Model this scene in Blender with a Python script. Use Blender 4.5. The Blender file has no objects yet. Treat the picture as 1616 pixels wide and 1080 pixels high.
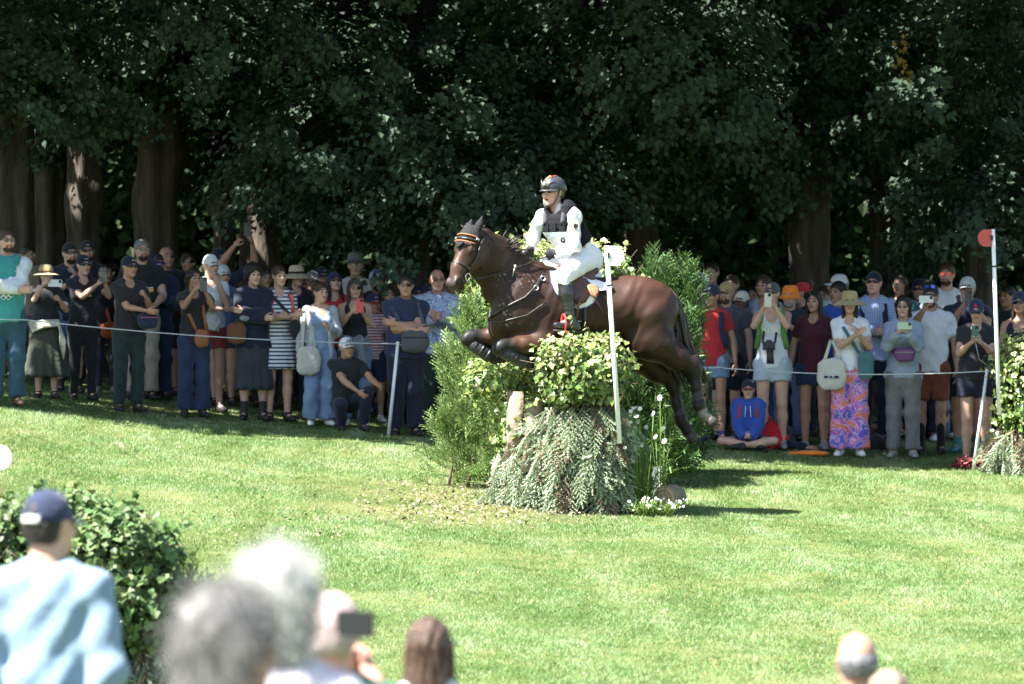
import bpy, math, random
import numpy as np
from mathutils import Vector, Matrix
rng = np.random.default_rng(11)
random.seed(11)
scn = bpy.context.scene
COL = scn.collection

# ------------------------------------------------------------------ camera, light, exposure
F = 7500.0            # focal length in pixels of the 1616 px wide photograph
CZ = 1.54             # camera height above the foot of the jump
cam_d = bpy.data.cameras.new('camera'); cam = bpy.data.objects.new('camera', cam_d); COL.objects.link(cam)
cam.location = (0, 0, CZ); cam.rotation_euler = (math.radians(90), 0, 0)
cam_d.sensor_width = 36.0; cam_d.lens = 36.0 * F / 1616.0
cam_d.clip_start = 0.5; cam_d.clip_end = 2000
cam_d.dof.use_dof = True; cam_d.dof.focus_distance = 42.8; cam_d.dof.aperture_fstop = 3.7
scn.camera = cam
SUN_EL = math.radians(56)
to_sun = Vector((-0.88 * math.cos(SUN_EL), -0.475 * math.cos(SUN_EL), math.sin(SUN_EL)))
world = bpy.data.worlds.new('World'); scn.world = world; world.use_nodes = True
wn = world.node_tree.nodes; wl = world.node_tree.links
sky = wn.new('ShaderNodeTexSky'); sky.sky_type = 'NISHITA'; sky.sun_disc = False
sky.sun_elevation = SUN_EL
sky.sun_rotation = math.atan2(to_sun.x, to_sun.y)
wl.new(sky.outputs[0], wn['Background'].inputs[0]); wn['Background'].inputs[1].default_value = 0.062
sd = bpy.data.lights.new('sun', 'SUN'); sun = bpy.data.objects.new('sun', sd); COL.objects.link(sun)
sd.energy = 5.0; sd.angle = math.radians(0.53); sd.color = (1.0, 0.97, 0.92)
sun.rotation_euler = to_sun.to_track_quat('Z', 'Y').to_euler()
scn.view_settings.view_transform = 'Standard'; scn.view_settings.look = 'None'
scn.view_settings.gamma = 1.0; scn.view_settings.exposure = 2.45
scn.view_settings.use_curve_mapping = False
scn.cycles.max_bounces = 6; scn.cycles.diffuse_bounces = 3; scn.cycles.glossy_bounces = 2
scn.cycles.transmission_bounces = 3; scn.cycles.transparent_max_bounces = 4
scn.cycles.use_denoising = True

# ------------------------------------------------------------------ small helpers
def P(px, py, d):
    """the point at distance d that the camera sees at photo pixel (px, py)"""
    return np.array([(px - 808) * d / F, d, CZ + (540 - py) * d / F])
A_ = np.array
def nz(v):
    v = np.asarray(v, float); return v / max(np.linalg.norm(v), 1e-9)
def sstep(a, b, x):
    t = np.clip((x - a) / (b - a), 0, 1); return t * t * (3 - 2 * t)

def raw_mesh(name, V, faces, smooth=True, mats=(), fmat=None):
    """faces: (n,k) int array or list of such arrays"""
    if not isinstance(faces, (list, tuple)): faces = [faces]
    faces = [np.asarray(f, np.int32) for f in faces if len(f)]
    me = bpy.data.meshes.new(name)
    V = np.asarray(V, np.float32).reshape(-1, 3)
    me.vertices.add(len(V)); me.vertices.foreach_set('co', V.ravel())
    nl = sum(f.size for f in faces); npoly = sum(len(f) for f in faces)
    me.loops.add(nl); me.polygons.add(npoly)
    me.loops.foreach_set('vertex_index', np.concatenate([f.ravel() for f in faces]))
    tot = np.concatenate([np.full(len(f), f.shape[1], np.int32) for f in faces])
    st = np.concatenate([[0], np.cumsum(tot)[:-1]]).astype(np.int32)
    me.polygons.foreach_set('loop_start', st)
    try: me.polygons.foreach_set('loop_total', tot)
    except Exception: pass
    for m in mats: me.materials.append(m)
    if fmat is not None: me.polygons.foreach_set('material_index', np.asarray(fmat, np.int32))
    me.polygons.foreach_set('use_smooth', np.full(npoly, bool(smooth)))
    me.update(calc_edges=True); me.validate()
    return me

def link(name, me, parent=None, loc=None, rz=None):
    o = bpy.data.objects.new(name, me); COL.objects.link(o)
    if parent is not None: o.parent = parent
    if loc is not None: o.location = loc
    if rz is not None: o.rotation_euler = (0, 0, rz)
    return o
def tag(o, label=None, cat=None, group=None, kind=None):
    if label: o['label'] = label
    if cat: o['category'] = cat
    if group: o['group'] = group
    if kind: o['kind'] = kind
    return o
def empty(name, loc, rz=0.0, **k):
    o = bpy.data.objects.new(name, None); COL.objects.link(o); o.location = loc; o.rotation_euler = (0, 0, rz)
    o.empty_display_size = 0.1
    return tag(o, **k)

class MB:
    """collects vertices and faces for one mesh"""
    def __init__(s): s.V = []; s.Fq = []; s.Ft = []; s.n = 0
    def add(s, V, quads=None, tris=None):
        V = np.asarray(V, float).reshape(-1, 3)
        if quads is not None and len(quads): s.Fq.append(np.asarray(quads) + s.n)
        if tris is not None and len(tris): s.Ft.append(np.asarray(tris) + s.n)
        s.V.append(V); s.n += len(V); return s
    def tube(s, pts, rad, n=8, cap=True, ell=None, up=None):
        pts = np.asarray(pts, float); m = len(pts)
        rad = np.broadcast_to(np.asarray(rad, float), (m,)) if np.ndim(rad) < 2 else np.asarray(rad)
        V = []
        tan = np.gradient(pts, axis=0)
        ref = np.array(up if up is not None else (0.13, 0.31, 0.94))
        prev = None
        for i in range(m):
            t = nz(tan[i])
            a = np.cross(ref, t) if prev is None or up is not None else prev - t * np.dot(prev, t)
            if np.linalg.norm(a) < 1e-4: a = np.cross((1, 0, 0.1), t)
            a = nz(a); prev = a; b = np.cross(t, a)
            th = np.arange(n) * 2 * np.pi / n
            r = rad[i]; ra, rb = (r if np.ndim(r) else (r, r)) if ell is None else (r, r * ell)
            V.append(pts[i] + ra * np.cos(th)[:, None] * a + rb * np.sin(th)[:, None] * b)
        V = np.concatenate(V)
        q = [[i * n + j, i * n + (j + 1) % n, (i + 1) * n + (j + 1) % n, (i + 1) * n + j] for i in range(m - 1) for j in range(n)]
        t = []
        if cap:
            V = np.concatenate([V, pts[[0]], pts[[-1]]])
            t = [[m * n, (j + 1) % n, j] for j in range(n)] + [[m * n + 1, (m - 1) * n + j, (m - 1) * n + (j + 1) % n] for j in range(n)]
        return s.add(V, q, t)
    def box(s, c, size, R=None):
        x, y, z = np.asarray(size) / 2.0
        V = np.array([[a, b, d] for a in (-x, x) for b in (-y, y) for d in (-z, z)])
        if R is not None: V = V @ np.asarray(R).T
        return s.add(V + np.asarray(c), [[0, 1, 3, 2], [4, 6, 7, 5], [0, 4, 5, 1], [2, 3, 7, 6], [0, 2, 6, 4], [1, 5, 7, 3]])
    def lathe(s, prof, c=(0, 0, 0), n=20, sx=1, sy=1, R=None, closed=False):
        prof = np.asarray(prof, float); m = len(prof); th = np.arange(n) * 2 * np.pi / n
        V = np.concatenate([np.stack([p[0] * np.cos(th) * sx, p[0] * np.sin(th) * sy, np.full(n, p[1])], 1) for p in prof])
        if R is not None: V = V @ np.asarray(R).T
        q = [[i * n + j, i * n + (j + 1) % n, (i + 1) * n + (j + 1) % n, (i + 1) * n + j] for i in range(m - 1) for j in range(n)]
        return s.add(V + np.asarray(c), q)
    def plate(s, outline, t, fr):
        """outline: 2D polygon; fr = (origin, axis u, axis v); extruded t along u x v"""
        o, u, v = [np.asarray(a, float) for a in fr]; w = nz(np.cross(u, v)); pl = np.asarray(outline, float); k = len(pl)
        base = o + pl[:, :1] * u + pl[:, 1:] * v
        V = np.concatenate([base - w * t / 2, base + w * t / 2, [base.mean(0) - w * t / 2, base.mean(0) + w * t / 2]])
        q = [[j, (j + 1) % k, k + (j + 1) % k, k + j] for j in range(k)]
        tr = [[2 * k, (j + 1) % k, j] for j in range(k)] + [[2 * k + 1, k + j, k + (j + 1) % k] for j in range(k)]
        return s.add(V, q, tr)
    def mesh(s, name, mat, smooth=True):
        f = []
        if s.Fq: f.append(np.concatenate(s.Fq))
        if s.Ft: f.append(np.concatenate(s.Ft))
        return raw_mesh(name, np.concatenate(s.V), f, smooth, (mat,) if mat else ())
    def build(s, name, mat, parent=None, smooth=True, loc=None, rz=None):
        return link(name, s.mesh(name, mat, smooth), parent, loc, rz)

# ------------------------------------------------------------------ materials
MATS = {}
def mat(name, col=(.5, .5, .5), rough=.8, var=.12, vscale=6., bump=0., bscale=40., spec=.3, metal=0., island=0., hue=0.,
        transl=0., sheen=0., coat=0.):
    if name in MATS: return MATS[name]
    m = bpy.data.materials.new(name); m.use_nodes = True; MATS[name] = m
    N = m.node_tree.nodes; L = m.node_tree.links; b = N['Principled BSDF']
    b.inputs['Roughness'].default_value = rough; b.inputs['Metallic'].default_value = metal
    b.inputs['Specular IOR Level'].default_value = spec
    if sheen: b.inputs['Sheen Weight'].default_value = sheen
    if coat: b.inputs['Coat Weight'].default_value = coat
    tc = N.new('ShaderNodeTexCoord')
    mx = N.new('ShaderNodeHueSaturation'); mx.inputs['Color'].default_value = (*col, 1)
    src = None
    if var:
        nt = N.new('ShaderNodeTexNoise'); nt.inputs['Scale'].default_value = vscale; nt.inputs['Detail'].default_value = 4
        L.new(tc.outputs['Object'], nt.inputs['Vector'])
        mr = N.new('ShaderNodeMapRange'); mr.inputs['From Min'].default_value = .25; mr.inputs['From Max'].default_value = .75
        mr.inputs['To Min'].default_value = 1 - var; mr.inputs['To Max'].default_value = 1 + var
        L.new(nt.outputs['Fac'], mr.inputs['Value']); src = mr.outputs[0]
    if island:
        g = N.new('ShaderNodeNewGeometry'); m2 = N.new('ShaderNodeMapRange')
        m2.inputs['To Min'].default_value = 1 - island; m2.inputs['To Max'].default_value = 1 + island
        L.new(g.outputs['Random Per Island'], m2.inputs['Value'])
        if src is not None:
            mu = N.new('ShaderNodeMath'); mu.operation = 'MULTIPLY'; L.new(src, mu.inputs[0]); L.new(m2.outputs[0], mu.inputs[1]); src = mu.outputs[0]
        else: src = m2.outputs[0]
        if hue:
            wn_ = N.new('ShaderNodeTexWhiteNoise'); wn_.noise_dimensions = '1D'; L.new(g.outputs['Random Per Island'], wn_.inputs['W'])
            m3 = N.new('ShaderNodeMapRange'); m3.inputs['To Min'].default_value = .5 - hue; m3.inputs['To Max'].default_value = .5 + hue
            L.new(wn_.outputs['Value'], m3.inputs['Value']); L.new(m3.outputs[0], mx.inputs['Hue'])
    if src is not None: L.new(src, mx.inputs['Value'])
    L.new(mx.outputs[0], b.inputs['Base Color'])
    if bump:
        n2 = N.new('ShaderNodeTexNoise'); n2.inputs['Scale'].default_value = bscale; n2.inputs['Detail'].default_value = 3
        L.new(tc.outputs['Object'], n2.inputs['Vector'])
        bp = N.new('ShaderNodeBump'); bp.inputs['Strength'].default_value = bump; bp.inputs['Distance'].default_value = .02
        L.new(n2.outputs['Fac'], bp.inputs['Height']); L.new(bp.outputs[0], b.inputs['Normal'])
    if transl:
        tr = N.new('ShaderNodeBsdfTranslucent'); L.new(mx.outputs[0], tr.inputs['Color'])
        ms = N.new('ShaderNodeMixShader'); ms.inputs[0].default_value = transl
        L.new(b.outputs[0], ms.inputs[1]); L.new(tr.outputs[0], ms.inputs[2])
        L.new(ms.outputs[0], N['Material Output'].inputs['Surface'])
    return m
def col_chain(m): return m.node_tree.nodes['Principled BSDF'], m.node_tree.nodes, m.node_tree.links

# ------------------------------------------------------------------ ground height
_GY = np.array([-60, 0, 6, 10, 14, 18, 22, 26, 30, 36, 42, 48, 54, 60, 80, 140, 1200.])
_GZ = np.array([-.3, -.16, -.35, -.55, -.90, -1.16, -1.10, -.86, -.648, -.324, 0, .324, .648, .82, 1.05, 1.5, 4.])
def gz(x, y):
    x = np.asarray(x, float); y = np.asarray(y, float)
    z = (np.interp(y - .8, _GY, _GZ) + np.interp(y, _GY, _GZ) + np.interp(y + .8, _GY, _GZ)) / 3
    w = sstep(27, 45, y) * (1 - sstep(70, 120, y)); xc = np.clip(x, -14, 14)
    lat = -.045 * (xc - .5) + .0065 * np.clip(xc - .5, -9, 0) ** 2
    z = z + w * lat
    z = z + .33 * np.exp(-((x + 1.9) ** 2 / 1.6 + (y - 17) ** 2 / 3.0))        # small bank where the man in the blue shirt stands
    z = z + .012 * np.sin(x * 1.7 + y * .6) + .012 * np.sin(y * 1.3 - x * .8)
    return z
def G(px, d, lift=0.0):
    x = (px - 808) * d / F
    return np.array([x, d, float(gz(x, d)) + lift])

# ------------------------------------------------------------------ signed distance modelling
def _cap(p, a, b, ra, rb, flat=False):
    ba = b - a; L2 = float(ba @ ba) + 1e-12
    pa = p - a; t = (pa @ ba) / L2; tc = np.clip(t, 0, 1)
    d = np.sqrt(((pa - tc[..., None] * ba) ** 2).sum(-1)) - (ra + (rb - ra) * tc)
    if flat: d = np.maximum(d, (t - 1) * math.sqrt(L2))
    return d
def _ell(p, c, r, R=None):
    q = p - c
    if R is not None: q = q @ R
    k0 = np.sqrt(((q / r) ** 2).sum(-1)); k1 = np.sqrt(((q / (r * r)) ** 2).sum(-1)) + 1e-9
    return k0 * (k0 - 1) / k1
def _ecap(p, a, b, A, B, u, flat=0):
    ba = b - a; Ln = math.sqrt(float(ba @ ba)) + 1e-9; w = ba / Ln; u = nz(u - w * (u @ w)); v = np.cross(w, u)
    pa = p - a; t = (pa @ w) / Ln; tc = np.clip(t, 0, 1); res = (t - tc) * Ln
    ru = A[0] + (B[0] - A[0]) * tc; rv = A[1] + (B[1] - A[1]) * tc; mn = np.minimum(ru, rv)
    k = np.sqrt((pa @ u / ru) ** 2 + (pa @ v / rv) ** 2 + (res / mn) ** 2)
    d = (k - 1) * mn
    if flat & 1: d = np.maximum(d, (t - 1) * Ln)
    if flat & 2: d = np.maximum(d, -t * Ln)
    return d
def cap(a, b, ra, rb=None, k=.03, flat=False): return ('cap', A_(a, float), A_(b, float), ra, ra if rb is None else rb, flat, k)
def ell(c, r, R=None, k=.03): return ('ell', A_(c, float), A_(r, float), R, k)
def ecap(a, b, A, B, u=(1, 0, 0), k=.03, flat=0): return ('ecap', A_(a, float), A_(b, float), A, B, A_(u, float), flat, k)
def sub(prim, k=.02): return ('sub', prim, k)
def plane_cut(o, n): return ('cut', A_(o, float), nz(n))
def _box(pr, m):
    t = pr[0]
    if t == 'cap': r = max(pr[3], pr[4]) + m; return np.minimum(pr[1], pr[2]) - r, np.maximum(pr[1], pr[2]) + r
    if t == 'ell': r = (pr[2].max() if pr[3] is not None else pr[2]) + m; return pr[1] - r, pr[1] + r
    if t == 'ecap': r = max(*pr[3], *pr[4]) + m; return np.minimum(pr[1], pr[2]) - r, np.maximum(pr[1], pr[2]) + r
def _ev(pr, p):
    t = pr[0]
    if t == 'cap': return _cap(p, pr[1], pr[2], pr[3], pr[4], pr[5])
    if t == 'ell': return _ell(p, pr[1], pr[2], pr[3])
    return _ecap(p, pr[1], pr[2], pr[3], pr[4], pr[5], pr[6])
def sdf_grid(prims, h, disp=None, inflate=0.0):
    pos = [q for q in prims if q[0] not in ('sub', 'cut')]
    bb = [_box(q, .03 + 2 * h + inflate) for q in pos]
    lo = np.min([b[0] for b in bb], 0); hi = np.max([b[1] for b in bb], 0)
    n = np.ceil((hi - lo) / h).astype(int) + 1
    X = [lo[i] + h * np.arange(n[i]) for i in range(3)]
    D = np.full(tuple(n), 1.0, np.float32)
    for pr in prims:
        if pr[0] == 'cut':
            o, nn = pr[1], pr[2]
            d = ((X[0] - o[0]) * nn[0])[:, None, None] + ((X[1] - o[1]) * nn[1])[None, :, None] + ((X[2] - o[2]) * nn[2])[None, None, :]
            D = np.maximum(D, d); continue
        neg = pr[0] == 'sub'; q = pr[1] if neg else pr; k = pr[-1]
        b0, b1 = _box(q, max(k, .02) + 2 * h + inflate)
        i0 = np.clip(np.floor((b0 - lo) / h).astype(int), 0, n - 1); i1 = np.clip(np.ceil((b1 - lo) / h).astype(int) + 1, 0, n)
        if (i1 <= i0).any(): continue
        sl = tuple(slice(i0[i], i1[i]) for i in range(3))
        g = np.stack(np.meshgrid(*[X[i][i0[i]:i1[i]] for i in range(3)], indexing='ij'), -1)
        d = _ev(q, g) - (0 if neg else inflate); cur = D[sl]
        if neg:
            hh = np.maximum(k - np.abs(cur + d), 0) / k; D[sl] = np.maximum(cur, -d) + hh * hh * k * .25
        else:
            hh = np.maximum(k - np.abs(cur - d), 0) / k; D[sl] = np.minimum(cur, d) - hh * hh * k * .25
    if disp is not None:
        g = np.stack(np.meshgrid(*X, indexing='ij'), -1); D = D + disp(g)
    return D, lo, h
def nets(D, lo, h):
    """surface nets: returns vertices, quads"""
    D = np.pad(D, 1, constant_values=1.0); lo = lo - h
    S = D < 0; n = np.array(D.shape) - 1
    c = np.zeros(tuple(n), np.int8)
    for dx in (0, 1):
        for dy in (0, 1):
            for dz in (0, 1): c += S[dx:dx + n[0], dy:dy + n[1], dz:dz + n[2]]
    act = np.argwhere((c > 0) & (c < 8))
    idx = np.full(tuple(n), -1, np.int32); idx[tuple(act.T)] = np.arange(len(act))
    acc = np.zeros((len(act), 3)); cnt = np.zeros(len(act))
    corners = [(a, b, d) for a in (0, 1) for b in (0, 1) for d in (0, 1)]
    val = {cc: D[act[:, 0] + cc[0], act[:, 1] + cc[1], act[:, 2] + cc[2]] for cc in corners}
    for ca in corners:
        for ax in range(3):
            if ca[ax] == 0:
                cb = tuple(1 if i == ax else ca[i] for i in range(3))
                va, vb = val[ca], val[cb]; m = (va < 0) != (vb < 0)
                t = np.where(m, va / np.where(m, va - vb, 1), 0)
                pt = np.array(ca, float)[None] + 0 * acc; pt[:, ax] = t
                acc[m] += pt[m]; cnt[m] += 1
    V = lo + h * (act + acc / np.maximum(cnt, 1)[:, None])
    Q = []
    for ax in range(3):
        u, v = (ax + 1) % 3, (ax + 2) % 3
        s0 = [slice(1, -1)] * 3; s1 = [slice(1, -1)] * 3; s0[ax] = slice(0, -1); s1[ax] = slice(1, None)
        a, b = S[tuple(s0)], S[tuple(s1)]
        e = np.argwhere(a != b)
        if not len(e): continue
        sgn = a[tuple(e.T)]
        off = np.ones(3, int); off[ax] = 0; e = e + off
        def cell(du, dv):
            q = e.copy(); q[:, u] -= du; q[:, v] -= dv; return idx[tuple(q.T)]
        q = np.stack([cell(1, 1), cell(0, 1), cell(0, 0), cell(1, 0)], 1)
        q[~sgn] = q[~sgn][:, ::-1]
        Q.append(q)
    return V, np.concatenate(Q)
def relax(V, Q, it=1, f=.5):
    for _ in range(it):
        acc = np.zeros_like(V); c = np.zeros(len(V))
        for i in range(4):
            for j in (1, 3):
                np.add.at(acc, Q[:, i], V[Q[:, (i + j) % 4]]); np.add.at(c, Q[:, i], 1)
        V = V + f * (acc / np.maximum(c, 1)[:, None] - V)
    return V
def blob(prims, h, disp=None, inflate=0.0, it=1):
    V, Q = nets(*sdf_grid(prims, h, disp, inflate)); return relax(V, Q, it), Q

# ------------------------------------------------------------------ foliage
def unit_rand(n, r=rng):
    v = r.normal(size=(n, 3)); return v / np.linalg.norm(v, axis=1)[:, None]
def vnorm(v): return v / np.maximum(np.linalg.norm(v, axis=1), 1e-9)[:, None]
def leaf_arrays(pos, nrm, size, aspect=.8, droop=None, fold=.18, shape='leaf'):
    """one folded leaf blade for each position"""
    n = len(pos); nrm = vnorm(nrm)
    t = rng.normal(size=(n, 3)) if droop is None else droop + .5 * rng.normal(size=(n, 3))
    t = vnorm(t - nrm * (t * nrm).sum(1)[:, None]); s = np.cross(nrm, t)
    L = np.broadcast_to(size, (n,))[:, None]; W = L * aspect * .5
    if shape == 'leaf':
        V = np.stack([pos - t * L * .5, pos - t * L * .08 - s * W + nrm * L * fold, pos + t * L * .5, pos - t * L * .08 + s * W + nrm * L * fold], 1)
        F_ = np.array([[0, 2, 1], [0, 3, 2]])
    elif shape == 'ivy':
        V = np.stack([pos - t * L * .3, pos - t * L * .42 - s * W * .55 + nrm * L * .04, pos - t * L * .02 - s * W + nrm * L * fold, pos + t * L * .55 - nrm * L * .06,
                      pos - t * L * .02 + s * W + nrm * L * fold, pos - t * L * .42 + s * W * .55 + nrm * L * .04], 1)
        F_ = np.array([[0, 2, 1], [0, 3, 2], [0, 4, 3], [0, 5, 4]])
    k = V.shape[1]
    return V.reshape(-1, 3), (F_[None] + (np.arange(n) * k)[:, None, None]).reshape(-1, 3)
def leaves(name, pos, nrm, size, m, parent=None, **k):
    V, T = leaf_arrays(np.asarray(pos), np.asarray(nrm), size, **k)
    return link(name, raw_mesh(name, V, T, False, (m,)), parent)
def place_template(V, Fc, M, T, S):
    """copies template (V,F) with rotation matrices M (n,3,3), offsets T, scales S"""
    n = len(T); W = np.einsum('nij,kj->nki', M, V) * np.asarray(S)[:, None, None] + T[:, None, :]
    return W.reshape(-1, 3), (Fc[None] + (np.arange(n) * len(V))[:, None, None]).reshape(-1, Fc.shape[1])
def frames(d, up_hint=None, roll=None):
    """rotation matrices with column 0 along d, column 2 near up_hint"""
    d = vnorm(np.asarray(d, float)); n = len(d)
    u = rng.normal(size=(n, 3)) if up_hint is None else np.asarray(up_hint, float) + .25 * rng.normal(size=(n, 3))
    z = vnorm(u - d * (u * d).sum(1)[:, None]); y = np.cross(z, d)
    return np.stack([d, y, z], 2)
# ------------------------------------------------------------------ ground
def ground_material():
    m = bpy.data.materials.new('turf'); m.use_nodes = True
    N = m.node_tree.nodes; L = m.node_tree.links; b = N['Principled BSDF']; b.inputs['Roughness'].default_value = .95
    b.inputs['Specular IOR Level'].default_value = .1
    g = N.new('ShaderNodeNewGeometry'); n1 = N.new('ShaderNodeTexNoise'); n1.inputs['Scale'].default_value = .9; n1.inputs['Detail'].default_value = 6
    L.new(g.outputs['Position'], n1.inputs['Vector'])
    r = N.new('ShaderNodeValToRGB'); r.color_ramp.elements[0].position = .35; r.color_ramp.elements[0].color = (.045, .075, .018, 1)
    r.color_ramp.elements[1].position = .7; r.color_ramp.elements[1].color = (.13, .135, .05, 1)
    L.new(n1.outputs['Fac'], r.inputs[0]); L.new(r.outputs[0], b.inputs['Base Color'])
    return m
xs = np.concatenate([[-600, -300, -150, -80, -40, -24], np.arange(-16, 16.1, .4), [24, 40, 80, 150, 300, 600]])
ys = np.concatenate([[-300, -120, -50, -20, -8], np.arange(0, 70, .5), [74, 80, 90, 105, 140, 200, 320, 600, 1200]])
gx, gy = np.meshgrid(xs, ys, indexing='ij'); gv = np.stack([gx, gy, gz(gx, gy)], -1).reshape(-1, 3)
ny_ = len(ys); ii, jj = np.meshgrid(np.arange(len(xs) - 1), np.arange(ny_ - 1), indexing='ij'); a0 = (ii * ny_ + jj).ravel()
ground = link('ground', raw_mesh('ground', gv, np.stack([a0, a0 + ny_, a0 + ny_ + 1, a0 + 1], 1), True, (ground_material(),)))
tag(ground, 'grassy slope rising from the camera to the wood', kind='structure')

def grass_material():
    m = bpy.data.materials.new('grass_blades'); m.use_nodes = True
    N = m.node_tree.nodes; L = m.node_tree.links; b = N['Principled BSDF']; b.inputs['Roughness'].default_value = .5
    b.inputs['Specular IOR Level'].default_value = .35
    g = N.new('ShaderNodeNewGeometry')
    def noise(s, d=4):
        n = N.new('ShaderNodeTexNoise'); n.inputs['Scale'].default_value = s; n.inputs['Detail'].default_value = d
        L.new(g.outputs['Position'], n.inputs['Vector']); return n.outputs['Fac']
    def ramp(src, stops):
        r = N.new('ShaderNodeValToRGB'); e = r.color_ramp.elements
        while len(e) < len(stops): e.new(.5)
        for q, (p, c) in zip(e, stops): q.position = p; q.color = (*c, 1)
        L.new(src, r.inputs[0]); return r.outputs[0]
    def mixc(f, a, c):
        x = N.new('ShaderNodeMix'); x.data_type = 'RGBA'
        if isinstance(f, float): x.inputs[0].default_value = f
        else: L.new(f, x.inputs[0])
        L.new(a, x.inputs[6]); L.new(c, x.inputs[7]); return x.outputs[2]
    blade = ramp(g.outputs['Random Per Island'], [(0, (.085, .165, .035)), (.45, (.14, .245, .058)), (.8, (.20, .30, .085)), (.93, (.34, .37, .18)), (1, (.48, .46, .29))])
    dry = ramp(g.outputs['Random Per Island'], [(0, (.19, .26, .085)), (.5, (.32, .37, .16)), (1, (.52, .50, .33))])
    n1 = N.new('ShaderNodeMapRange'); n1.inputs['From Min'].default_value = .5; n1.inputs['From Max'].default_value = .72
    L.new(noise(1.7, 6), n1.inputs['Value'])
    n1.inputs['To Max'].default_value = .75
    c = mixc(n1.outputs[0], blade, dry)
    # pale and lush bands left by mowing and wear, running obliquely down the slope
    mp = N.new('ShaderNodeMapping'); mp.inputs['Rotation'].default_value = (0, 0, .62); mp.inputs['Scale'].default_value = (1.5, .32, 1); L.new(g.outputs['Position'], mp.inputs[0])
    nb = N.new('ShaderNodeTexNoise'); nb.inputs['Scale'].default_value = 1.25; nb.inputs['Detail'].default_value = 5; nb.inputs['Roughness'].default_value = .62; L.new(mp.outputs[0], nb.inputs['Vector'])
    m2 = N.new('ShaderNodeMapRange'); m2.inputs['From Min'].default_value = .38; m2.inputs['From Max'].default_value = .68; m2.inputs['To Min'].default_value = .74; m2.inputs['To Max'].default_value = 1.34; L.new(nb.outputs['Fac'], m2.inputs['Value'])
    hs = N.new('ShaderNodeHueSaturation'); L.new(c, hs.inputs['Color']); L.new(m2.outputs[0], hs.inputs['Value'])
    m4 = N.new('ShaderNodeMapRange'); m4.inputs['From Min'].default_value = .4; m4.inputs['From Max'].default_value = .7; m4.inputs['To Min'].default_value = 1.06; m4.inputs['To Max'].default_value = .74; L.new(nb.outputs['Fac'], m4.inputs['Value']); L.new(m4.outputs[0], hs.inputs['Saturation'])
    hs.inputs['Hue'].default_value = .512
    c = hs.outputs[0]
    # trodden, bare patch in front of the jump
    sx = N.new('ShaderNodeSeparateXYZ'); L.new(g.outputs['Position'], sx.inputs[0])
    def mth(op, a, v):
        q = N.new('ShaderNodeMath'); q.operation = op; L.new(a, q.inputs[0])
        if isinstance(v, (int, float)): q.inputs[1].default_value = v
        else: L.new(v, q.inputs[1])
        return q.outputs[0]
    dx = mth('MULTIPLY', mth('ADD', sx.outputs[0], .45), .85); dy = mth('MULTIPLY', mth('SUBTRACT', sx.outputs[1], 42.6), .55)
    rr = mth('SQRT', mth('ADD', mth('MULTIPLY', dx, dx), mth('MULTIPLY', dy, dy)), 0)
    rr = mth('SUBTRACT', rr, mth('MULTIPLY', noise(2.5, 5), 1.6))
    mk = N.new('ShaderNodeMapRange'); mk.inputs['From Min'].default_value = .55; mk.inputs['From Max'].default_value = -.35
    mk.inputs['To Min'].default_value = 0; mk.inputs['To Max'].default_value = .85; L.new(rr, mk.inputs['Value'])
    straw = ramp(g.outputs['Random Per Island'], [(0, (.15, .15, .06)), (.6, (.27, .23, .12)), (1, (.4, .33, .2))])
    c = mixc(mk.outputs[0], c, straw)
    L.new(c, b.inputs['Base Color'])
    tr = N.new('ShaderNodeBsdfTranslucent'); L.new(c, tr.inputs['Color'])
    ms = N.new('ShaderNodeMixShader'); ms.inputs[0].default_value = .35
    L.new(b.outputs[0], ms.inputs[1]); L.new(tr.outputs[0], ms.inputs[2]); L.new(ms.outputs[0], N['Material Output'].inputs['Surface'])
    return m
def grass_blades(n, y0, y1, hmin, hmax, margin=.9, keep=None):
    y = y0 + (y1 - y0) * rng.random(n) ** 1.0
    x = (rng.random(n) * 2 - 1) * (y * .1085 + margin)
    tuft = rng.random(n) < .75                       # most blades stand in tufts
    nt = n // 14; ty = y0 + (y1 - y0) * rng.random(nt); tx = (rng.random(nt) * 2 - 1) * (ty * .1085 + margin)
    pick = rng.integers(0, nt, n)
    x = np.where(tuft, tx[pick] + rng.normal(size=n) * .035, x); y = np.where(tuft, ty[pick] + rng.normal(size=n) * .035, y)
    lean_t = rng.normal(size=(nt, 2)) * .4
    hh = hmin + (hmax - hmin) * rng.random(n) ** 1.6
    big = .75 + .5 * (np.sin(x * 2.1 + 1.3 * np.sin(y * 1.1)) * np.sin(y * 1.7 + x) * .5 + .5)
    hh *= big
    bare = np.sqrt(((x + .45) * .85) ** 2 + ((y - 42.6) * .55) ** 2)
    hh *= np.clip(.45 + .55 * sstep(.3, 1.5, bare), 0, 1)
    ln = rng.normal(size=(n, 2)) * .5 + np.where(tuft[:, None], lean_t[pick], 0)
    base = np.stack([x, y, gz(x, y) - .006], 1)
    th = rng.random(n) * np.pi; w = (.0024 + .0026 * rng.random(n))
    sx_ = np.stack([np.cos(th) * w, np.sin(th) * w, 0 * w], 1)
    tip = base + np.stack([ln[:, 0] * hh, ln[:, 1] * hh, hh], 1)
    V = np.stack([base - sx_, base + sx_, tip], 1).reshape(-1, 3)
    return V, np.arange(3 * n).reshape(-1, 3)
gA = grass_blades(560000, 28.5, 43, .014, .036); gB = grass_blades(300000, 43, 53.5, .018, .042); gC = grass_blades(30000, 53.5, 64, .03, .08)
gV = np.concatenate([gA[0], gB[0], gC[0]])
grass = link('grass', raw_mesh('grass', gV, np.arange(len(gV)).reshape(-1, 3), False, (grass_material(),)))
tag(grass, 'short sunlit lawn grass on the slope', kind='stuff')

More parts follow.
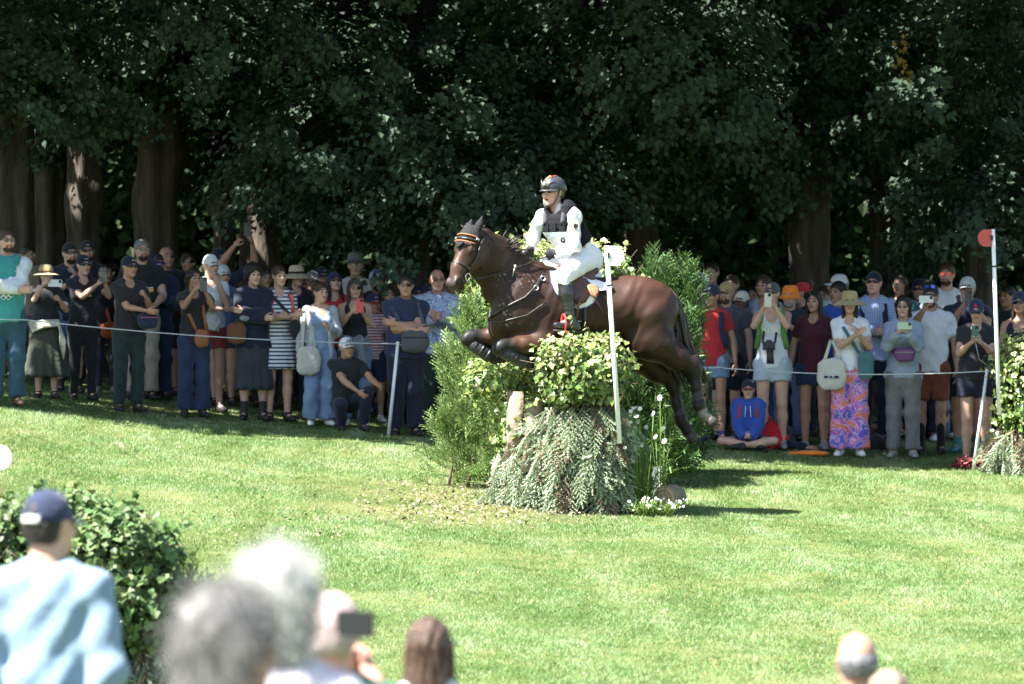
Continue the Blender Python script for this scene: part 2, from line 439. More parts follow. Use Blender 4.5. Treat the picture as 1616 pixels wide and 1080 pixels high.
# dry leaf litter and chips in front of the jump
nl = 1100
lx = np.where(rng.random(nl) < .8, -.5 + rng.normal(size=nl) * .62, -2.2 + rng.normal(size=nl) * 1.2); ly = np.where(lx < -1.4, 39.6 + rng.normal(size=nl) * 1.6, 42.4 + rng.normal(size=nl) * 1.0)
lp = np.stack([lx, ly, gz(lx, ly) + .012 + .02 * rng.random(nl)], 1)
litter = leaves('leaf_litter', lp, A_([0, -.25, 1.]) + .55 * rng.normal(size=(nl, 3)), .02 + .03 * rng.random(nl),
                mat('dry_leaf', (.21, .175, .10), .8, 0, island=.6, hue=.02), aspect=.7)
tag(litter, 'dry pale leaves and chips strewn before the jump', kind='stuff')

# ------------------------------------------------------------------ trees
bark = mat('bark', (.066, .055, .042), .95, .5, 5, .9, 9)
bN = bark.node_tree.nodes; bL = bark.node_tree.links                    # furrows run up the trunk
_mp = bN.new('ShaderNodeMapping'); _mp.inputs['Scale'].default_value = (2.6, 2.6, .55)
_tc = [n for n in bN if n.type == 'TEX_COORD'][0]; bL.new(_tc.outputs['Object'], _mp.inputs[0])
for n in bN:
    if n.type == 'TEX_NOISE': bL.new(_mp.outputs[0], n.inputs['Vector'])
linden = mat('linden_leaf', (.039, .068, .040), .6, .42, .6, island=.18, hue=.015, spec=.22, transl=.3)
linden_light = mat('linden_leaf_sun_tint', (.045, .078, .041), .6, .5, .6, island=.25, hue=.02, spec=.25, transl=.35)  # lighter copy for the left crowns, sunlight put into the leaf colour
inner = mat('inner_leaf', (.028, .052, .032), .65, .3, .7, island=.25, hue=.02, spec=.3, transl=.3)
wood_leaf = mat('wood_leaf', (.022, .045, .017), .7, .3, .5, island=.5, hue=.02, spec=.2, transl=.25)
yellow_leaf = mat('yellowed_leaf', (.20, .14, .02), .6, .1, island=.3, transl=.3)
def bottom(px):
    return np.interp(px, [-120, 0, 60, 100, 140, 250, 330, 345, 420, 470, 520, 560, 700, 860, 960, 985, 1040, 1060, 1100, 1160, 1235, 1300, 1330, 1400, 1470, 1510, 1560, 1700],
                     [150, 190, 205, 225, 236, 238, 232, 262, 285, 325, 385, 398, 400, 398, 345, 318, 300, 335, 352, 300, 262, 262, 300, 315, 320, 395, 430, 430])
trunks = [(15, 54.6, .27, 'broad furrowed lime tree at the far left behind the steward'),
          (78, 57.5, .20, 'dark lime tree behind the straw hat at the left'),
          (133, 56.0, .20, 'leaning lime tree left of the pale edged trunk'),
          (245, 55.6, .25, 'thick lime tree with a pale lit left edge'),
          (356, 59.0, .12, 'slim tree beside the raised arms'),
          (408, 57.0, .23, 'lime tree with sun flecks behind the raised phone'),
          (640, 57.5, .24, 'lime tree hidden by its low hanging boughs in the middle'),
          (840, 58.5, .24, 'lime tree with boughs reaching down behind the rider'),
          (1012, 56.5, .21, 'lime tree rising behind the feathery bush'),
          (1278, 55.8, .24, 'straight reddish lime trunk behind the orange hat'),
          (1395, 59.5, .23, 'dim lime tree behind the plaid shirt'),
          (1545, 58.0, .18, 'lime tree behind the red flag at the right')]
tpx = A_([t[0] for t in trunks], float)
def crown_points(n_cl, px0, px1, d0, d1, ytop, shift, rad, per, seed):
    r = np.random.default_rng(seed); out = {}
    for _ in range(n_cl):
        px = px0 + (px1 - px0) * r.random(); b = bottom(px) + shift
        py = ytop + (b - ytop) * r.random() ** .85 - rad * 70
        hole = math.sin(px * .021 + 1.1) * math.sin(py * .027 + px * .004) + .4 * math.sin(px * .05 + py * .03)
        if hole > .75 and r.random() < .8: continue
        d = d0 + (d1 - d0) * r.random() + .5 * math.sin(px * .017) + .004 * max(0, py - 120) * (1 if px > 1000 else .3)
        c = P(px, py, d); k = int(np.argmin(np.abs(tpx - px) + r.random(len(tpx)) * 70))
        m = int(per * (.6 + .8 * r.random()))
        q = r.normal(size=(m, 3)); q /= np.linalg.norm(q, axis=1)[:, None]; q *= (r.random((m, 1)) ** .4)
        R = rad * (.7 + .6 * r.random())
        off = q * R * A_([1.25, 1.0, .62]); off[:, 2] -= .22 * (off[:, 0] ** 2 + off[:, 1] ** 2) / max(R, .1)
        nrm = q * A_([.5, .5, .4]) + A_([0, -.55, .75]) + .4 * r.normal(size=(m, 3))
        out.setdefault(k, []).append((c + off, nrm))
    return out
def boughs(n_b, px0, px1, d0, d1, shift, R, per, seed, top=-90):
    """leafy boughs: leaves gathered on the outside of drooping lobes, with dark hollows between the lobes"""
    r = np.random.default_rng(seed); out = {}
    for _ in range(n_b):
        px = px0 + (px1 - px0) * r.random(); b = bottom(px) + shift; py = top + (b - top - R * 60) * r.random() ** .8
        d = d0 + (d1 - d0) * r.random() ** .8; c = P(px, py, d)
        k = int(np.argmin(np.abs(tpx - px) + r.random(len(tpx)) * 60)); Rb = R * (.6 + .8 * r.random())
        for _ in range(int(9 * (Rb / R) ** 2) + 3):          # twigs on each bough
            a = r.random() * 6.283; v = r.random() * 2 - .9; v = np.clip(v, -1, 1)
            q0 = A_([math.cos(a) * math.sqrt(1 - v * v) * 1.3, math.sin(a) * math.sqrt(1 - v * v), v * .7]); tw = c + q0 * Rb
            dv = nz(A_([q0[0], q0[1] - .3, -.55])); m = int(per * (.6 + .8 * r.random())); s = r.random((m, 1)) - .35
            off = dv * s * .62 * Rb + r.normal(size=(m, 3)) * A_([.11, .11, .075]) * Rb * 1.25
            out.setdefault(k, []).append((tw + off, nz(q0) * .75 + A_([0, -.5, .8]) + .30 * r.normal(size=(m, 3))))
    return out
front = boughs(150, -110, 1720, 50.9, 54.6, 6, .66, 66, 1)
back = boughs(120, -110, 1720, 54.5, 59, 14, .85, 56, 2)
roof = {}
r_ = np.random.default_rng(5)
# gaps in the high canopy: shafts of sun that reach leaves and trunks low in the wood
SHAFTS = [(P(px, py, d), w) for px, py, d, w in ((298, 385, 62.5, .75), (330, 330, 64, .5), (655, 395, 63, .5), (402, 350, 56.6, .35), (208, 330, 55.2, .16), (1345, 320, 62.4, .3))]
def in_shaft(p, extra=0.0):
    s_ = A_(to_sun); out = np.zeros(len(p), bool)
    for c, w in SHAFTS:
        q = p - c; t = q @ s_; out |= (np.sqrt(np.maximum((q ** 2).sum(1) - t * t, 0)) < w + extra) & (t > .25)
    return out
for _ in range(1900):                                        # high crowns above the picture, they shade the crowd
    x = -16 + 27 * r_.random(); edge = 47.7 + .25 * math.sin(x * 1.3) + .03 * x; y = edge + 17 * r_.random() ** 1.5; z = 6.0 + 5.5 * r_.random()
    if y < edge + 1.5 + .3 * (z - 6): z = 6.0 + 1.4 * r_.random()
    if in_shaft(A_([[x, y, z]]), .75)[0]: continue
    k = int(np.argmin(np.abs(tpx - (x * F / 55 + 808))))
    roof.setdefault(k, []).append(A_([x, y, z]))
def trunk_mesh(c, r, H, lean, seed):
    rr = np.random.default_rng(seed); b = MB(); n = 44
    zs = np.concatenate([[-.15, 0, .1, .2, .35, .55, .8], np.arange(1.05, 4.6, .2), [5, 6, H]]); V = []; rn = np.repeat(rr.normal(size=(n // 2, 1)), 2, 0); kn = [(rr.random() * 6.28, .9 + 2.6 * rr.random(), .12 + .1 * rr.random()) for _ in range(5)]
    ph = rr.random() * 6
    for z in zs:
        th = np.arange(n) * 2 * np.pi / n; fl = 1 + .55 * math.exp(-max(z, 0) / .22); taper = 1 - .035 * max(z, 0)
        rad = r * taper * (fl + (.10 + .12 * math.exp(-max(z, 0) / .4)) * np.sin(th * 5 + ph) + .04 * np.sin(th * 3 + z + ph) + .03 * rn[:, 0] + .02 * np.sin(th * 9 + 3 * np.sin(z * 1.7 + ph)) + .025 * rr.normal(size=n))
        for ka, kz, kr in kn: rad = rad + .09 * np.exp(-((np.angle(np.exp(1j * (th - ka))) * r / kr) ** 2 + ((z - kz) / kr) ** 2))
        V.append(np.stack([rad * np.cos(th) + lean[0] * z, rad * np.sin(th) + lean[1] * z, np.full(n, z)], 1))
    V = np.concatenate(V); m = len(zs)
    b.add(V, [[i * n + j, i * n + (j + 1) % n, (i + 1) * n + (j + 1) % n, (i + 1) * n + j] for i in range(m - 1) for j in range(n)])
    return b
for i, (px, d, r, lab) in enumerate(trunks):
    g = G(px, d); t = empty('lime_tree', g, 0, label=lab, cat='tree', group='lime trees behind the crowd')
    lean = (rng.normal() * .012, rng.normal() * .01)
    trunk_mesh(g, r, 8.5, lean, i).build('trunk', bark, t)
    rr = np.random.default_rng(50 + i)
    for q in range(6):
        z0 = 3.0 + 4 * rr.random(); a = rr.random() * 6.28 if q > 2 else -1.57 + rr.normal() * .6; Ln = 2.2 + 1.5 * rr.random()
        s = np.linspace(0, 1, 7)[:, None]; dirv = A_([math.cos(a), math.sin(a), 0])
        pts = A_([lean[0] * z0, lean[1] * z0, z0]) + dirv * Ln * s + A_([0, 0, 1]) * (.9 * s - 1.3 * s ** 2)
        lb = MB(); lb.tube(pts, .075 * (1 - .8 * s[:, 0]), 6); lb.build('limb', bark, t)
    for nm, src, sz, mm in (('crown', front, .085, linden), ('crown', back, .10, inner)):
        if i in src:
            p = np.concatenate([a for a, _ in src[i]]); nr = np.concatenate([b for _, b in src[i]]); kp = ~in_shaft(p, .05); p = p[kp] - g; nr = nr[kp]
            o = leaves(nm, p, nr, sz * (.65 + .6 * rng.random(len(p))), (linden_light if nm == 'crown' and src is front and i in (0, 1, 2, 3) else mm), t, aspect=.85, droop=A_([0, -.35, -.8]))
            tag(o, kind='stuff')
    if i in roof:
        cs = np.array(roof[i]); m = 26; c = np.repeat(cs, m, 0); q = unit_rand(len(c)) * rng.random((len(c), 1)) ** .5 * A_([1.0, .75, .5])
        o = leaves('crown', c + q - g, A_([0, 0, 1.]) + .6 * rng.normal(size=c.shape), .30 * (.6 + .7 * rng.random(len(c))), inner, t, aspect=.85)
        tag(o, kind='stuff')
    if i == 9:
        yp = np.concatenate([P(1423 + 10 * s * math.sin(s * 9), 65 + 60 * s, 51.0)[None] + rng.normal(size=(5, 3)) * .04 for s in np.linspace(0, 1, 7)])
        o = leaves('yellow_spray', yp - g, A_([0, -1., .4]) + .4 * rng.normal(size=yp.shape), .06, yellow_leaf, t, droop=A_([0, 0, -1.])); tag(o, 'small spray of yellowed leaves', kind='stuff')
# the deep wood behind: one dark mass of leaves, thicker with height
nw = 60000
w_d = 62 + 16 * rng.random(nw); wx = (rng.random(nw) * 2 - 1) * 15; wz = 9 * rng.random(nw) ** .9
low = (wz < 1.8) & (rng.random(nw) < .35); wz[low] += 2
wp = np.stack([wx, w_d, gz(wx, w_d) + wz], 1); wp = wp[~in_shaft(wp, .1)]; nw = len(wp)
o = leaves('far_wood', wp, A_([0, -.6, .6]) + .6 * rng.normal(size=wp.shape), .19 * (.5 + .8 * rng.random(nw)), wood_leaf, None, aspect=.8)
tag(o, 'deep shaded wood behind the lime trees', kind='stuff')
nr_ = 20000; rp = np.stack([-27 + 46 * rng.random(nr_), 59 + 32 * rng.random(nr_), 8.5 + 4 * rng.random(nr_)], 1)  # unseen leaf layer, added to keep the sun off the far leaves
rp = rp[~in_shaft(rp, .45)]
o = leaves('wood_shade_layer', rp, A_([0, 0, 1.]) + .5 * rng.normal(size=rp.shape), .8, wood_leaf, None); tag(o, 'unseen leaf layer added to shade the deep wood', kind='stuff')
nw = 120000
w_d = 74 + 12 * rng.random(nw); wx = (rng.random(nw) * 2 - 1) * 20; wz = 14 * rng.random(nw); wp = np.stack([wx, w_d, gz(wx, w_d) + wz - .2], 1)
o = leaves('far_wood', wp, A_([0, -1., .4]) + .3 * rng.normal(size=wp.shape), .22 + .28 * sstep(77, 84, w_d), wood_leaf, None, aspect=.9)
tag(o, 'dark rear edge of the wood', kind='stuff')
# ------------------------------------------------------------------ obstacle, hedges and bushes
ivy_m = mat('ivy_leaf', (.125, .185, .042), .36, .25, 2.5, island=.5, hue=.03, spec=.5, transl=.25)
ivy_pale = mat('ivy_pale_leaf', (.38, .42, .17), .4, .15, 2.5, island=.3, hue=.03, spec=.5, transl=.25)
ivy_dark = mat('ivy_dark_leaf', (.075, .13, .034), .55, .25, 2.5, island=.45, hue=.025, spec=.5, transl=.2)
stem_m = mat('twig', (.13, .09, .055), .9, .3, 8)
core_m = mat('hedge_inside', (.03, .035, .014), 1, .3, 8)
spruce_m = mat('spruce_needle', (.34, .41, .27), .5, .3, 3, island=.35, hue=.02, spec=.4, transl=.1)
spruce_brown = mat('dried_spruce', (.26, .19, .12), .7, .3, 3, island=.3)
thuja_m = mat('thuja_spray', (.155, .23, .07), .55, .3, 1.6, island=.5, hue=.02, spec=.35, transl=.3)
thuja_dark = mat('thuja_shade_tint_spray', (.06, .115, .03), .55, .3, 1.6, island=.35, hue=.02, spec=.35, transl=.25)  # darker copy of the thuja spray, with shade put into its colour
log_bark = mat('log_bark', (.23, .18, .125), .9, .4, 9, .7, 22)
log_cut = mat('log_cut', (.52, .33, .17), .7, .2, 6)
_b, _N, _L = col_chain(log_cut)
_w = _N.new('ShaderNodeTexWave'); _w.wave_type = 'RINGS'; _w.rings_direction = 'Y'; _w.inputs['Scale'].default_value = 9; _w.inputs['Distortion'].default_value = 1.5
_t = [n for n in _N if n.type == 'TEX_COORD'][0]; _L.new(_t.outputs['Object'], _w.inputs['Vector'])
_r = _N.new('ShaderNodeValToRGB'); _r.color_ramp.elements[0].color = (.50, .31, .15, 1); _r.color_ramp.elements[1].color = (.74, .54, .31, 1)
_L.new(_w.outputs['Fac'], _r.inputs[0]); _L.new(_r.outputs[0], _b.inputs['Base Color'])
white_paint = mat('white_paint', (.8, .8, .78), .35, .05, 3, spec=.5)
red_paint = mat('red_paint', (.45, .06, .045), .4, .06, 3, spec=.5)

def superbox(n, c, r, pw=4.0, bottom=True):
    """points and outward normals on a rounded block"""
    q = unit_rand(n); 
    if not bottom: q[:, 2] = np.abs(q[:, 2]) * 1.0 - .25 * (rng.random(n) < .3)
    k = (np.abs(q) ** pw).sum(1) ** (-1 / pw); p = q * k[:, None]
    nr = vnorm(np.sign(p) * np.abs(p) ** (pw - 1) / np.asarray(r)); return p * r + c, nr
def ivy_mass(root, c, r, n, pale=.25, dark=False, size=.055, pw=4.0, core=True, tilt=.5):
    """ivy foliage on a rounded block: several skins of leaves, loose tendrils, twigs, dark inside"""
    c = np.asarray(c, float); r = np.asarray(r, float); pos, nr = [], []
    for f, k in ((1.0, .5), (.93, .3), (.84, .2)):
        p, q = superbox(int(n * k), c, r * f, pw)
        lump = .05 * np.sin(p[:, 0] * 9 + 1) * np.sin(p[:, 2] * 11 + p[:, 1] * 7) + .035 * rng.normal(size=len(p))
        pos.append(p + q * lump[:, None]); nr.append(q * .75 + A_([-.1, -.15, .55]) + tilt * rng.normal(size=q.shape))
    pos = np.concatenate(pos); nr = np.concatenate(nr)
    tp, tn = [], []
    for _ in range(int(n / 130)):
        s, q = superbox(1, c, r, pw); d = nz(q[0] + A_([0, 0, .55]) + .5 * rng.normal(size=3)); Ln = .08 + .16 * rng.random()
        for t in np.linspace(.1, 1, 5): tp.append(s[0] + d * Ln * t + rng.normal(size=3) * .01); tn.append(rng.normal(size=3) + A_([-.3, -.5, .6]))
    pos = np.concatenate([pos, tp]); nr = np.concatenate([nr, tn])
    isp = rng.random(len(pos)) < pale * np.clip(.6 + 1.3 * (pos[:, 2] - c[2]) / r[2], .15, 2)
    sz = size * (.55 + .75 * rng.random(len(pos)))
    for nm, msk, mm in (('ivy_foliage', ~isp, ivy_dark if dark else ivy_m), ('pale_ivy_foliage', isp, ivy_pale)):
        if msk.sum():
            o = leaves(nm, pos[msk] - A_(root.location), nr[msk], sz[msk], mm, root, aspect=.95, droop=A_([0, -.3, -.8]), shape='ivy', fold=.10); tag(o, kind='stuff')
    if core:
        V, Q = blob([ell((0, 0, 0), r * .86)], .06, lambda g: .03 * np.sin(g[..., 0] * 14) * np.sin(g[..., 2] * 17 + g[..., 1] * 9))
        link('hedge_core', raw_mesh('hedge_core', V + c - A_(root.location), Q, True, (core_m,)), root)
    tw = MB()
    for _ in range(int(n / 90)):
        s, q = superbox(1, c, r * .95, pw); d = nz(A_([rng.normal() * .7, rng.normal() * .4, rng.normal()]) + .3 * q[0]); Ln = .1 + .18 * rng.random()
        tw.tube([s[0] - A_(root.location), s[0] + d * Ln * .5 + q[0] * .03 - A_(root.location), s[0] + d * Ln - A_(root.location)], [.004, .0035, .002], 4)
    tag(tw.build('twig', stem_m, root), kind='stuff')

# --- a drooping spruce branch: stem, finger-like twigs, needles
def spruce_branch(seed, Ln=.5):
    r = np.random.default_rng(seed); V, T, VB, QB = [], [], MB(), None
    s = np.linspace(0, 1, 8); stem = np.stack([s * Ln, 0 * s, .05 * np.sin(s * 3)], 1)
    VB.tube(stem, .006 * (1 - .7 * s), 5)
    tws = [(stem[-3], stem[-1] + A_([.08, 0, 0]))]
    for i in range(13):
        t = .12 + .82 * i / 12; p = A_([t * Ln, 0, .05 * math.sin(t * 3)]); sd = 1 if i % 2 else -1
        L2 = (.17 * (1 - .55 * t) + .03) * (.7 + .5 * r.random()); tws.append((p, p + A_([.75 * L2, sd * .62 * L2, -.06 * L2 + .03 * r.normal()])))
    off = 0
    for a, b in tws:
        a = A_(a); b = A_(b); Lt = np.linalg.norm(b - a); w = (b - a) / Lt; m = int(16 + Lt * 330)
        t = r.random(m); ang = r.random(m) * 6.28; u = nz(np.cross(w, (0.1, .3, 1))); v = np.cross(w, u)
        rad = np.cos(ang)[:, None] * u + np.sin(ang)[:, None] * v
        dirs = vnorm(rad * .8 + w * .75); root_ = a + (b - a) * t[:, None]; nlen = .024 + .010 * r.random((m, 1)); wd = np.cross(dirs, rad); wd = vnorm(wd) * .0062
        tri = np.stack([root_ - wd, root_ + wd, root_ + dirs * nlen], 1).reshape(-1, 3)
        V.append(tri); T.append(np.arange(3 * m).reshape(-1, 3) + off); off += 3 * m
    return np.concatenate(V), np.concatenate(T), VB
_sp = [spruce_branch(s) for s in (1, 2, 3)]
def spruce_skirt(root, pos, dirs, outw, scale, brown=.12):
    pos = np.asarray(pos) - A_(root.location); n = len(pos); which = rng.integers(0, 3, n); isb = rng.random(n) < brown
    M = frames(dirs, outw); Vn = {0: [], 1: []}; st = MB()
    cnt = {0: 0, 1: 0}; Tn = {0: [], 1: []}
    for k in range(3):
        for bq in (0, 1):
            m = (which == k) & (isb == bool(bq))
            if not m.any(): continue
            V, T = place_template(_sp[k][0], _sp[k][1], M[m], pos[m], scale[m]); Vn[bq].append(V); Tn[bq].append(T + cnt[bq]); cnt[bq] += len(V)
        m = which == k
        if m.any():
            Vs = np.concatenate(_sp[k][2].V); Fq = np.concatenate(_sp[k][2].Fq)
            V, Qq = place_template(Vs, Fq, M[m], pos[m], scale[m]); st.add(V, Qq)
    for bq, mm, nm in ((0, spruce_m, 'spruce_branches'), (1, spruce_brown, 'dried_spruce_branches')):
        if cnt[bq]: tag(link(nm, raw_mesh(nm, np.concatenate(Vn[bq]), np.concatenate(Tn[bq]), False, (mm,)), root), kind='stuff')
    tag(st.build('branch_stems', stem_m, root), kind='stuff')
def skirt_points(n, c0, r_top, r_bot, z0, z1, a0=-3.6, a1=.5, pw=.7):
    """points and directions on the lower flank of an obstacle; c0 = centre line on the ground"""
    a = a0 + (a1 - a0) * rng.random(n); t = rng.random(n) ** pw; r = r_top[0] + (r_bot[0] - r_top[0]) * (1 - t); rd = r_top[1] + (r_bot[1] - r_top[1]) * (1 - t)
    x = c0[0] + np.cos(a) * r; y = c0[1] + np.sin(a) * rd; z = z0 + (z1 - z0) * t
    out = np.stack([np.cos(a) * .9, np.sin(a) * .9, 0 * a + .45], 1)
    dr = np.stack([np.cos(a) * .05, np.sin(a) * .05, 0 * a - 1], 1) + .27 * rng.normal(size=(n, 3))
    return np.stack([x, y, z], 1) + out * .03 * rng.random((n, 1)), dr, out

# --- flat feathery frond of a thuja
def thuja_frond(seed, Ln=.34):
    r = np.random.default_rng(seed); P0, D, S = [], [], []
    def add(a, b, w, n):
        for t in np.linspace(0, 1, n): P0.append(a + (b - a) * t); D.append(nz(b - a)); S.append(w * 1.25 * (1.1 - .5 * t))
    add(A_([0, 0, 0]), A_([Ln, 0, -.03]), .03, 9)
    for i in range(13):
        t = .14 + .8 * i / 12; sd = 1 if i % 2 else -1; a = A_([t * Ln, 0, -.03 * t]); L2 = Ln * (.46 * (1 - t) + .09) * (.8 + .4 * r.random())
        b = a + A_([.80 * L2, sd * .6 * L2, .02 * r.normal()]); add(a, b, .03, max(3, int(L2 / .024)))
    P0 = A_(P0); D = A_(D); S = A_(S); n = len(P0); up = A_([0, 0, 1.]) + .25 * r.normal(size=(n, 3)); s = vnorm(np.cross(D, up))
    V = np.stack([P0 - D * S[:, None] * .3, P0 - s * S[:, None] * .28 + D * S[:, None] * .3, P0 + D * S[:, None] * 1.0, P0 + s * S[:, None] * .28 + D * S[:, None] * .3], 1).reshape(-1, 3)
    T = (A_([[0, 2, 1], [0, 3, 2]])[None] + (np.arange(n) * 4)[:, None, None]).reshape(-1, 3)
    return V, T
_th = [thuja_frond(s) for s in (4, 5, 6)]
def thuja_bush(label, base, spires, m, n_per=70, group='feathery conifer bushes round the jump', fr=1.0, lean=(0, 0)):
    root = empty('thuja_bush', base, 0, label=label, cat='bush', group=group); VV, TT, c = [], [], 0; st = MB(); tw = []
    for (dx, dy, H, R) in spires:
        foot = A_([dx, dy, 0.]); n = int(n_per * H / 1.3)
        t = (rng.random(n) ** .8) * .97; a = rng.random(n) * 6.283; prof = R * (1 - t) ** .65 * (.35 + .65 * rng.random(n)) + .02
        ax = foot + A_([lean[0], lean[1], 1]) * (t * H)[:, None] * 1.0 + np.stack([.04 * np.sin(t * 7 + dx * 9), 0 * t, 0 * t], 1)
        p = ax + np.stack([np.cos(a) * prof, np.sin(a) * prof, 0 * a], 1) * .55
        d = np.stack([np.cos(a) * (1 - .6 * t), np.sin(a) * (1 - .6 * t), .45 + 1.1 * t], 1) + .25 * rng.normal(size=(n, 3))
        up = np.stack([-np.cos(a) * .3, -np.sin(a) * .3, 0 * a + .8], 1) + .5 * rng.normal(size=(n, 3)); M = frames(d, up); sc = fr * (.65 + .6 * rng.random(n)); w = rng.integers(0, 3, n)
        for k in range(3):
            q = w == k
            if q.any():
                V, T = place_template(*_th[k], M[q], p[q], sc[q]); VV.append(V); TT.append(T + c); c += len(V)
        sp = np.linspace(0, .92, 6)[:, None]; st = MB(); st.tube(foot + A_([lean[0], lean[1], 1]) * sp * H + A_([.02, 0, 0]) * np.sin(sp * 7 + dx * 9), .016 * (1.1 - sp[:, 0]), 5); st.build('stem', stem_m, root)
    tag(link('foliage', raw_mesh('thuja_foliage', np.concatenate(VV), np.concatenate(TT), False, (m,)), root), kind='stuff')
    return root

# --- front ivy column of the jump
d0 = 42.6; base = G(905, d0)
jump = empty('brush_jump', base, 0, label='ivy topped brush jump with spruce skirt, below the leaping horse', cat='jump', group='brush jumps')
zc = CZ + (540 - 588) * d0 / F
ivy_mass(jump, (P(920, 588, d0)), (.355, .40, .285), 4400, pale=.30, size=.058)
post_b = MB()
def post(px0, py0, px1, py1, d, r, top_cut=True):
    b = MB(); a = P(px0, py0, d); c = P(px1, py1, d); o = A_(jump.location)
    b.tube([a - o, (a + c) / 2 - o + A_([.012, 0, 0]), c - o], [r, r * 1.06, r * 1.12], 14); p_ = b.build('post', log_bark, jump)
    k = MB(); k.lathe([(0.001, .004), (r * .93, .004)], (0, 0, 0), 14, R=np.eye(3)); k.add(np.zeros((0, 3))); e = k.build('cut_end', log_cut, p_); e.location = a - o
post(814, 618, 809, 735, 43.0, .078); post(845, 634, 838, 745, 42.72, .08)
# spruce skirt: flank of the front column, then the lower bank of boughs at its left
p1, q1, o1 = skirt_points(360, (P(920, 640, d0)[0], d0 + .05), (.30, .33), (.31, .40), float(gz(.6, d0)) + .16, P(920, 640, d0)[2] + .03)
p2, q2, o2 = skirt_points(110, (P(838, 700, 43.0)[0], 43.1), (.22, .25), (.27, .32), float(gz(.1, 43)) + .16, P(838, 706, 43.)[2])
spruce_skirt(jump, np.concatenate([p1, p2]), np.concatenate([q1, q2]), np.concatenate([o1, o2]), .42 + .55 * rng.random(470))
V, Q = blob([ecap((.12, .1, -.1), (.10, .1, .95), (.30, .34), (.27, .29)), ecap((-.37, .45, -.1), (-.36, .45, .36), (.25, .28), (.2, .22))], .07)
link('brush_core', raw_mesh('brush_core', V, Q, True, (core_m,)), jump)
# leafy ivy between the posts and along the fence behind
ivy_mass(jump, P(800, 600, 43.3), (.36, .3, .17), 1300, pale=.25, size=.055, core=False)
ivy_mass(jump, P(820, 690, 43.2), (.22, .25, .20), 420, pale=.1, size=.05, core=False)
# cut log ends showing at the right flank
for (px, py, d, r) in ((973, 622, 42.4, .075), (986, 672, 42.4, .07)):
    lg = MB(); o = P(px, py, d) - base; R = A_(Matrix.Rotation(math.radians(38), 3, 'Z')) @ A_(Matrix.Rotation(math.radians(90), 3, 'X'))
    lg.lathe([(0.001, -.25), (r, -.25), (r, .0)], (0, 0, 0), 18, R=R); ob = lg.build('log', log_bark, jump); ob.location = o
    k = MB(); k.lathe([(.001, .0), (r, .0)], (0, 0, 0), 18, R=A_(Matrix.Rotation(math.radians(90), 3, 'X'))); e = k.build('cut_end', log_cut, ob); e.rotation_euler = (0, 0, math.radians(38))
    e.location = R @ A_([0, 0, .002])

# --- rear ivy column behind the horse
b2 = G(880, 46.0); jump2 = empty('brush_jump', b2, 0, label='taller sunlit ivy column rising behind the horse and rider', cat='jump', group='brush jumps')
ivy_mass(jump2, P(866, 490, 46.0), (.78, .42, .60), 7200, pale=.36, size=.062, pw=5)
p3, q3, o3 = skirt_points(70, (P(880, 640, 46.)[0], 46.), (.5, .4), (.8, .6), b2[2] + .2, b2[2] + .75)
spruce_skirt(jump2, p3, q3, o3, .8 + .4 * rng.random(70))

# --- right hand jump, cut by the frame
d3 = 49.2; b3 = G(1640, d3); jump3 = empty('brush_jump', b3, 0, label='ivy topped jump with spruce skirt at the right edge', cat='jump', group='brush jumps')
ivy_mass(jump3, P(1656, 610, d3), (.52, .4, .52), 4600, pale=.34, size=.06)
p4, q4, o4 = skirt_points(190, (P(1645, 680, d3)[0], d3), (.38, .36), (.45, .42), b3[2] + .2, P(1640, 672, d3)[2])
spruce_skirt(jump3, p4, q4, o4, .62 + .45 * rng.random(190))
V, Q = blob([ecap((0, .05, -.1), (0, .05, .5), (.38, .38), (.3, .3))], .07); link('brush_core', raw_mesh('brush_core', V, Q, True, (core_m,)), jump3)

# --- near left jump behind the man in the blue shirt
d4 = 30.0; b4 = G(110, d4); jump4 = empty('brush_jump', b4, 0, label='big rounded dark ivy hedge at the lower left', cat='jump', group='brush jumps')
ivy_mass(jump4, P(50, 925, d4), (.90, .55, .52), 11000, pale=.015, dark=True, size=.062, pw=3.2)
p5, q5, o5 = skirt_points(110, (P(80, 1000, d4)[0], d4), (.7, .38), (.85, .5), b4[2] + .1, P(60, 1010, d4)[2])
spruce_skirt(jump4, p5, q5, o5, .7 + .4 * rng.random(110), brown=.05)
thuja_bush('small feathery sprig beside the big ivy hedge', G(292, 30.2), [(0, 0, .62, .2), (-.1, .05, .45, .16)], thuja_m, 60)

# --- thujas
thuja_bush('bright feathery conifer bush left of the jump under the muzzle', G(757, 45.2), [(-.05, 0, 1.60, .24), (-.22, .1, 1.12, .22), (.16, .1, 1.45, .24), (.02, -.2, 1.0, .26), (.28, -.1, .8, .24)], thuja_m, 105, fr=.85)
thuja_bush('low feathery conifer with dark inner sprays left of the posts', G(738, 44.2), [(0, 0, .76, .26), (-.16, .1, .62, .24), (.2, 0, .7, .25), (.35, -.1, .55, .24)], thuja_m, 105, fr=.85)
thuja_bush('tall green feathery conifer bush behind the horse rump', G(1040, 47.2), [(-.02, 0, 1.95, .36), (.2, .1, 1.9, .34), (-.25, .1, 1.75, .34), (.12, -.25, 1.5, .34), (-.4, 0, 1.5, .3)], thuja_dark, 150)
thuja_bush('lower feathery conifer bush behind the hind legs', G(1010, 45.6), [(0, 0, 1.2, .32), (-.25, 0, 1.1, .3), (.26, .1, 1.1, .28)], thuja_dark, 120)

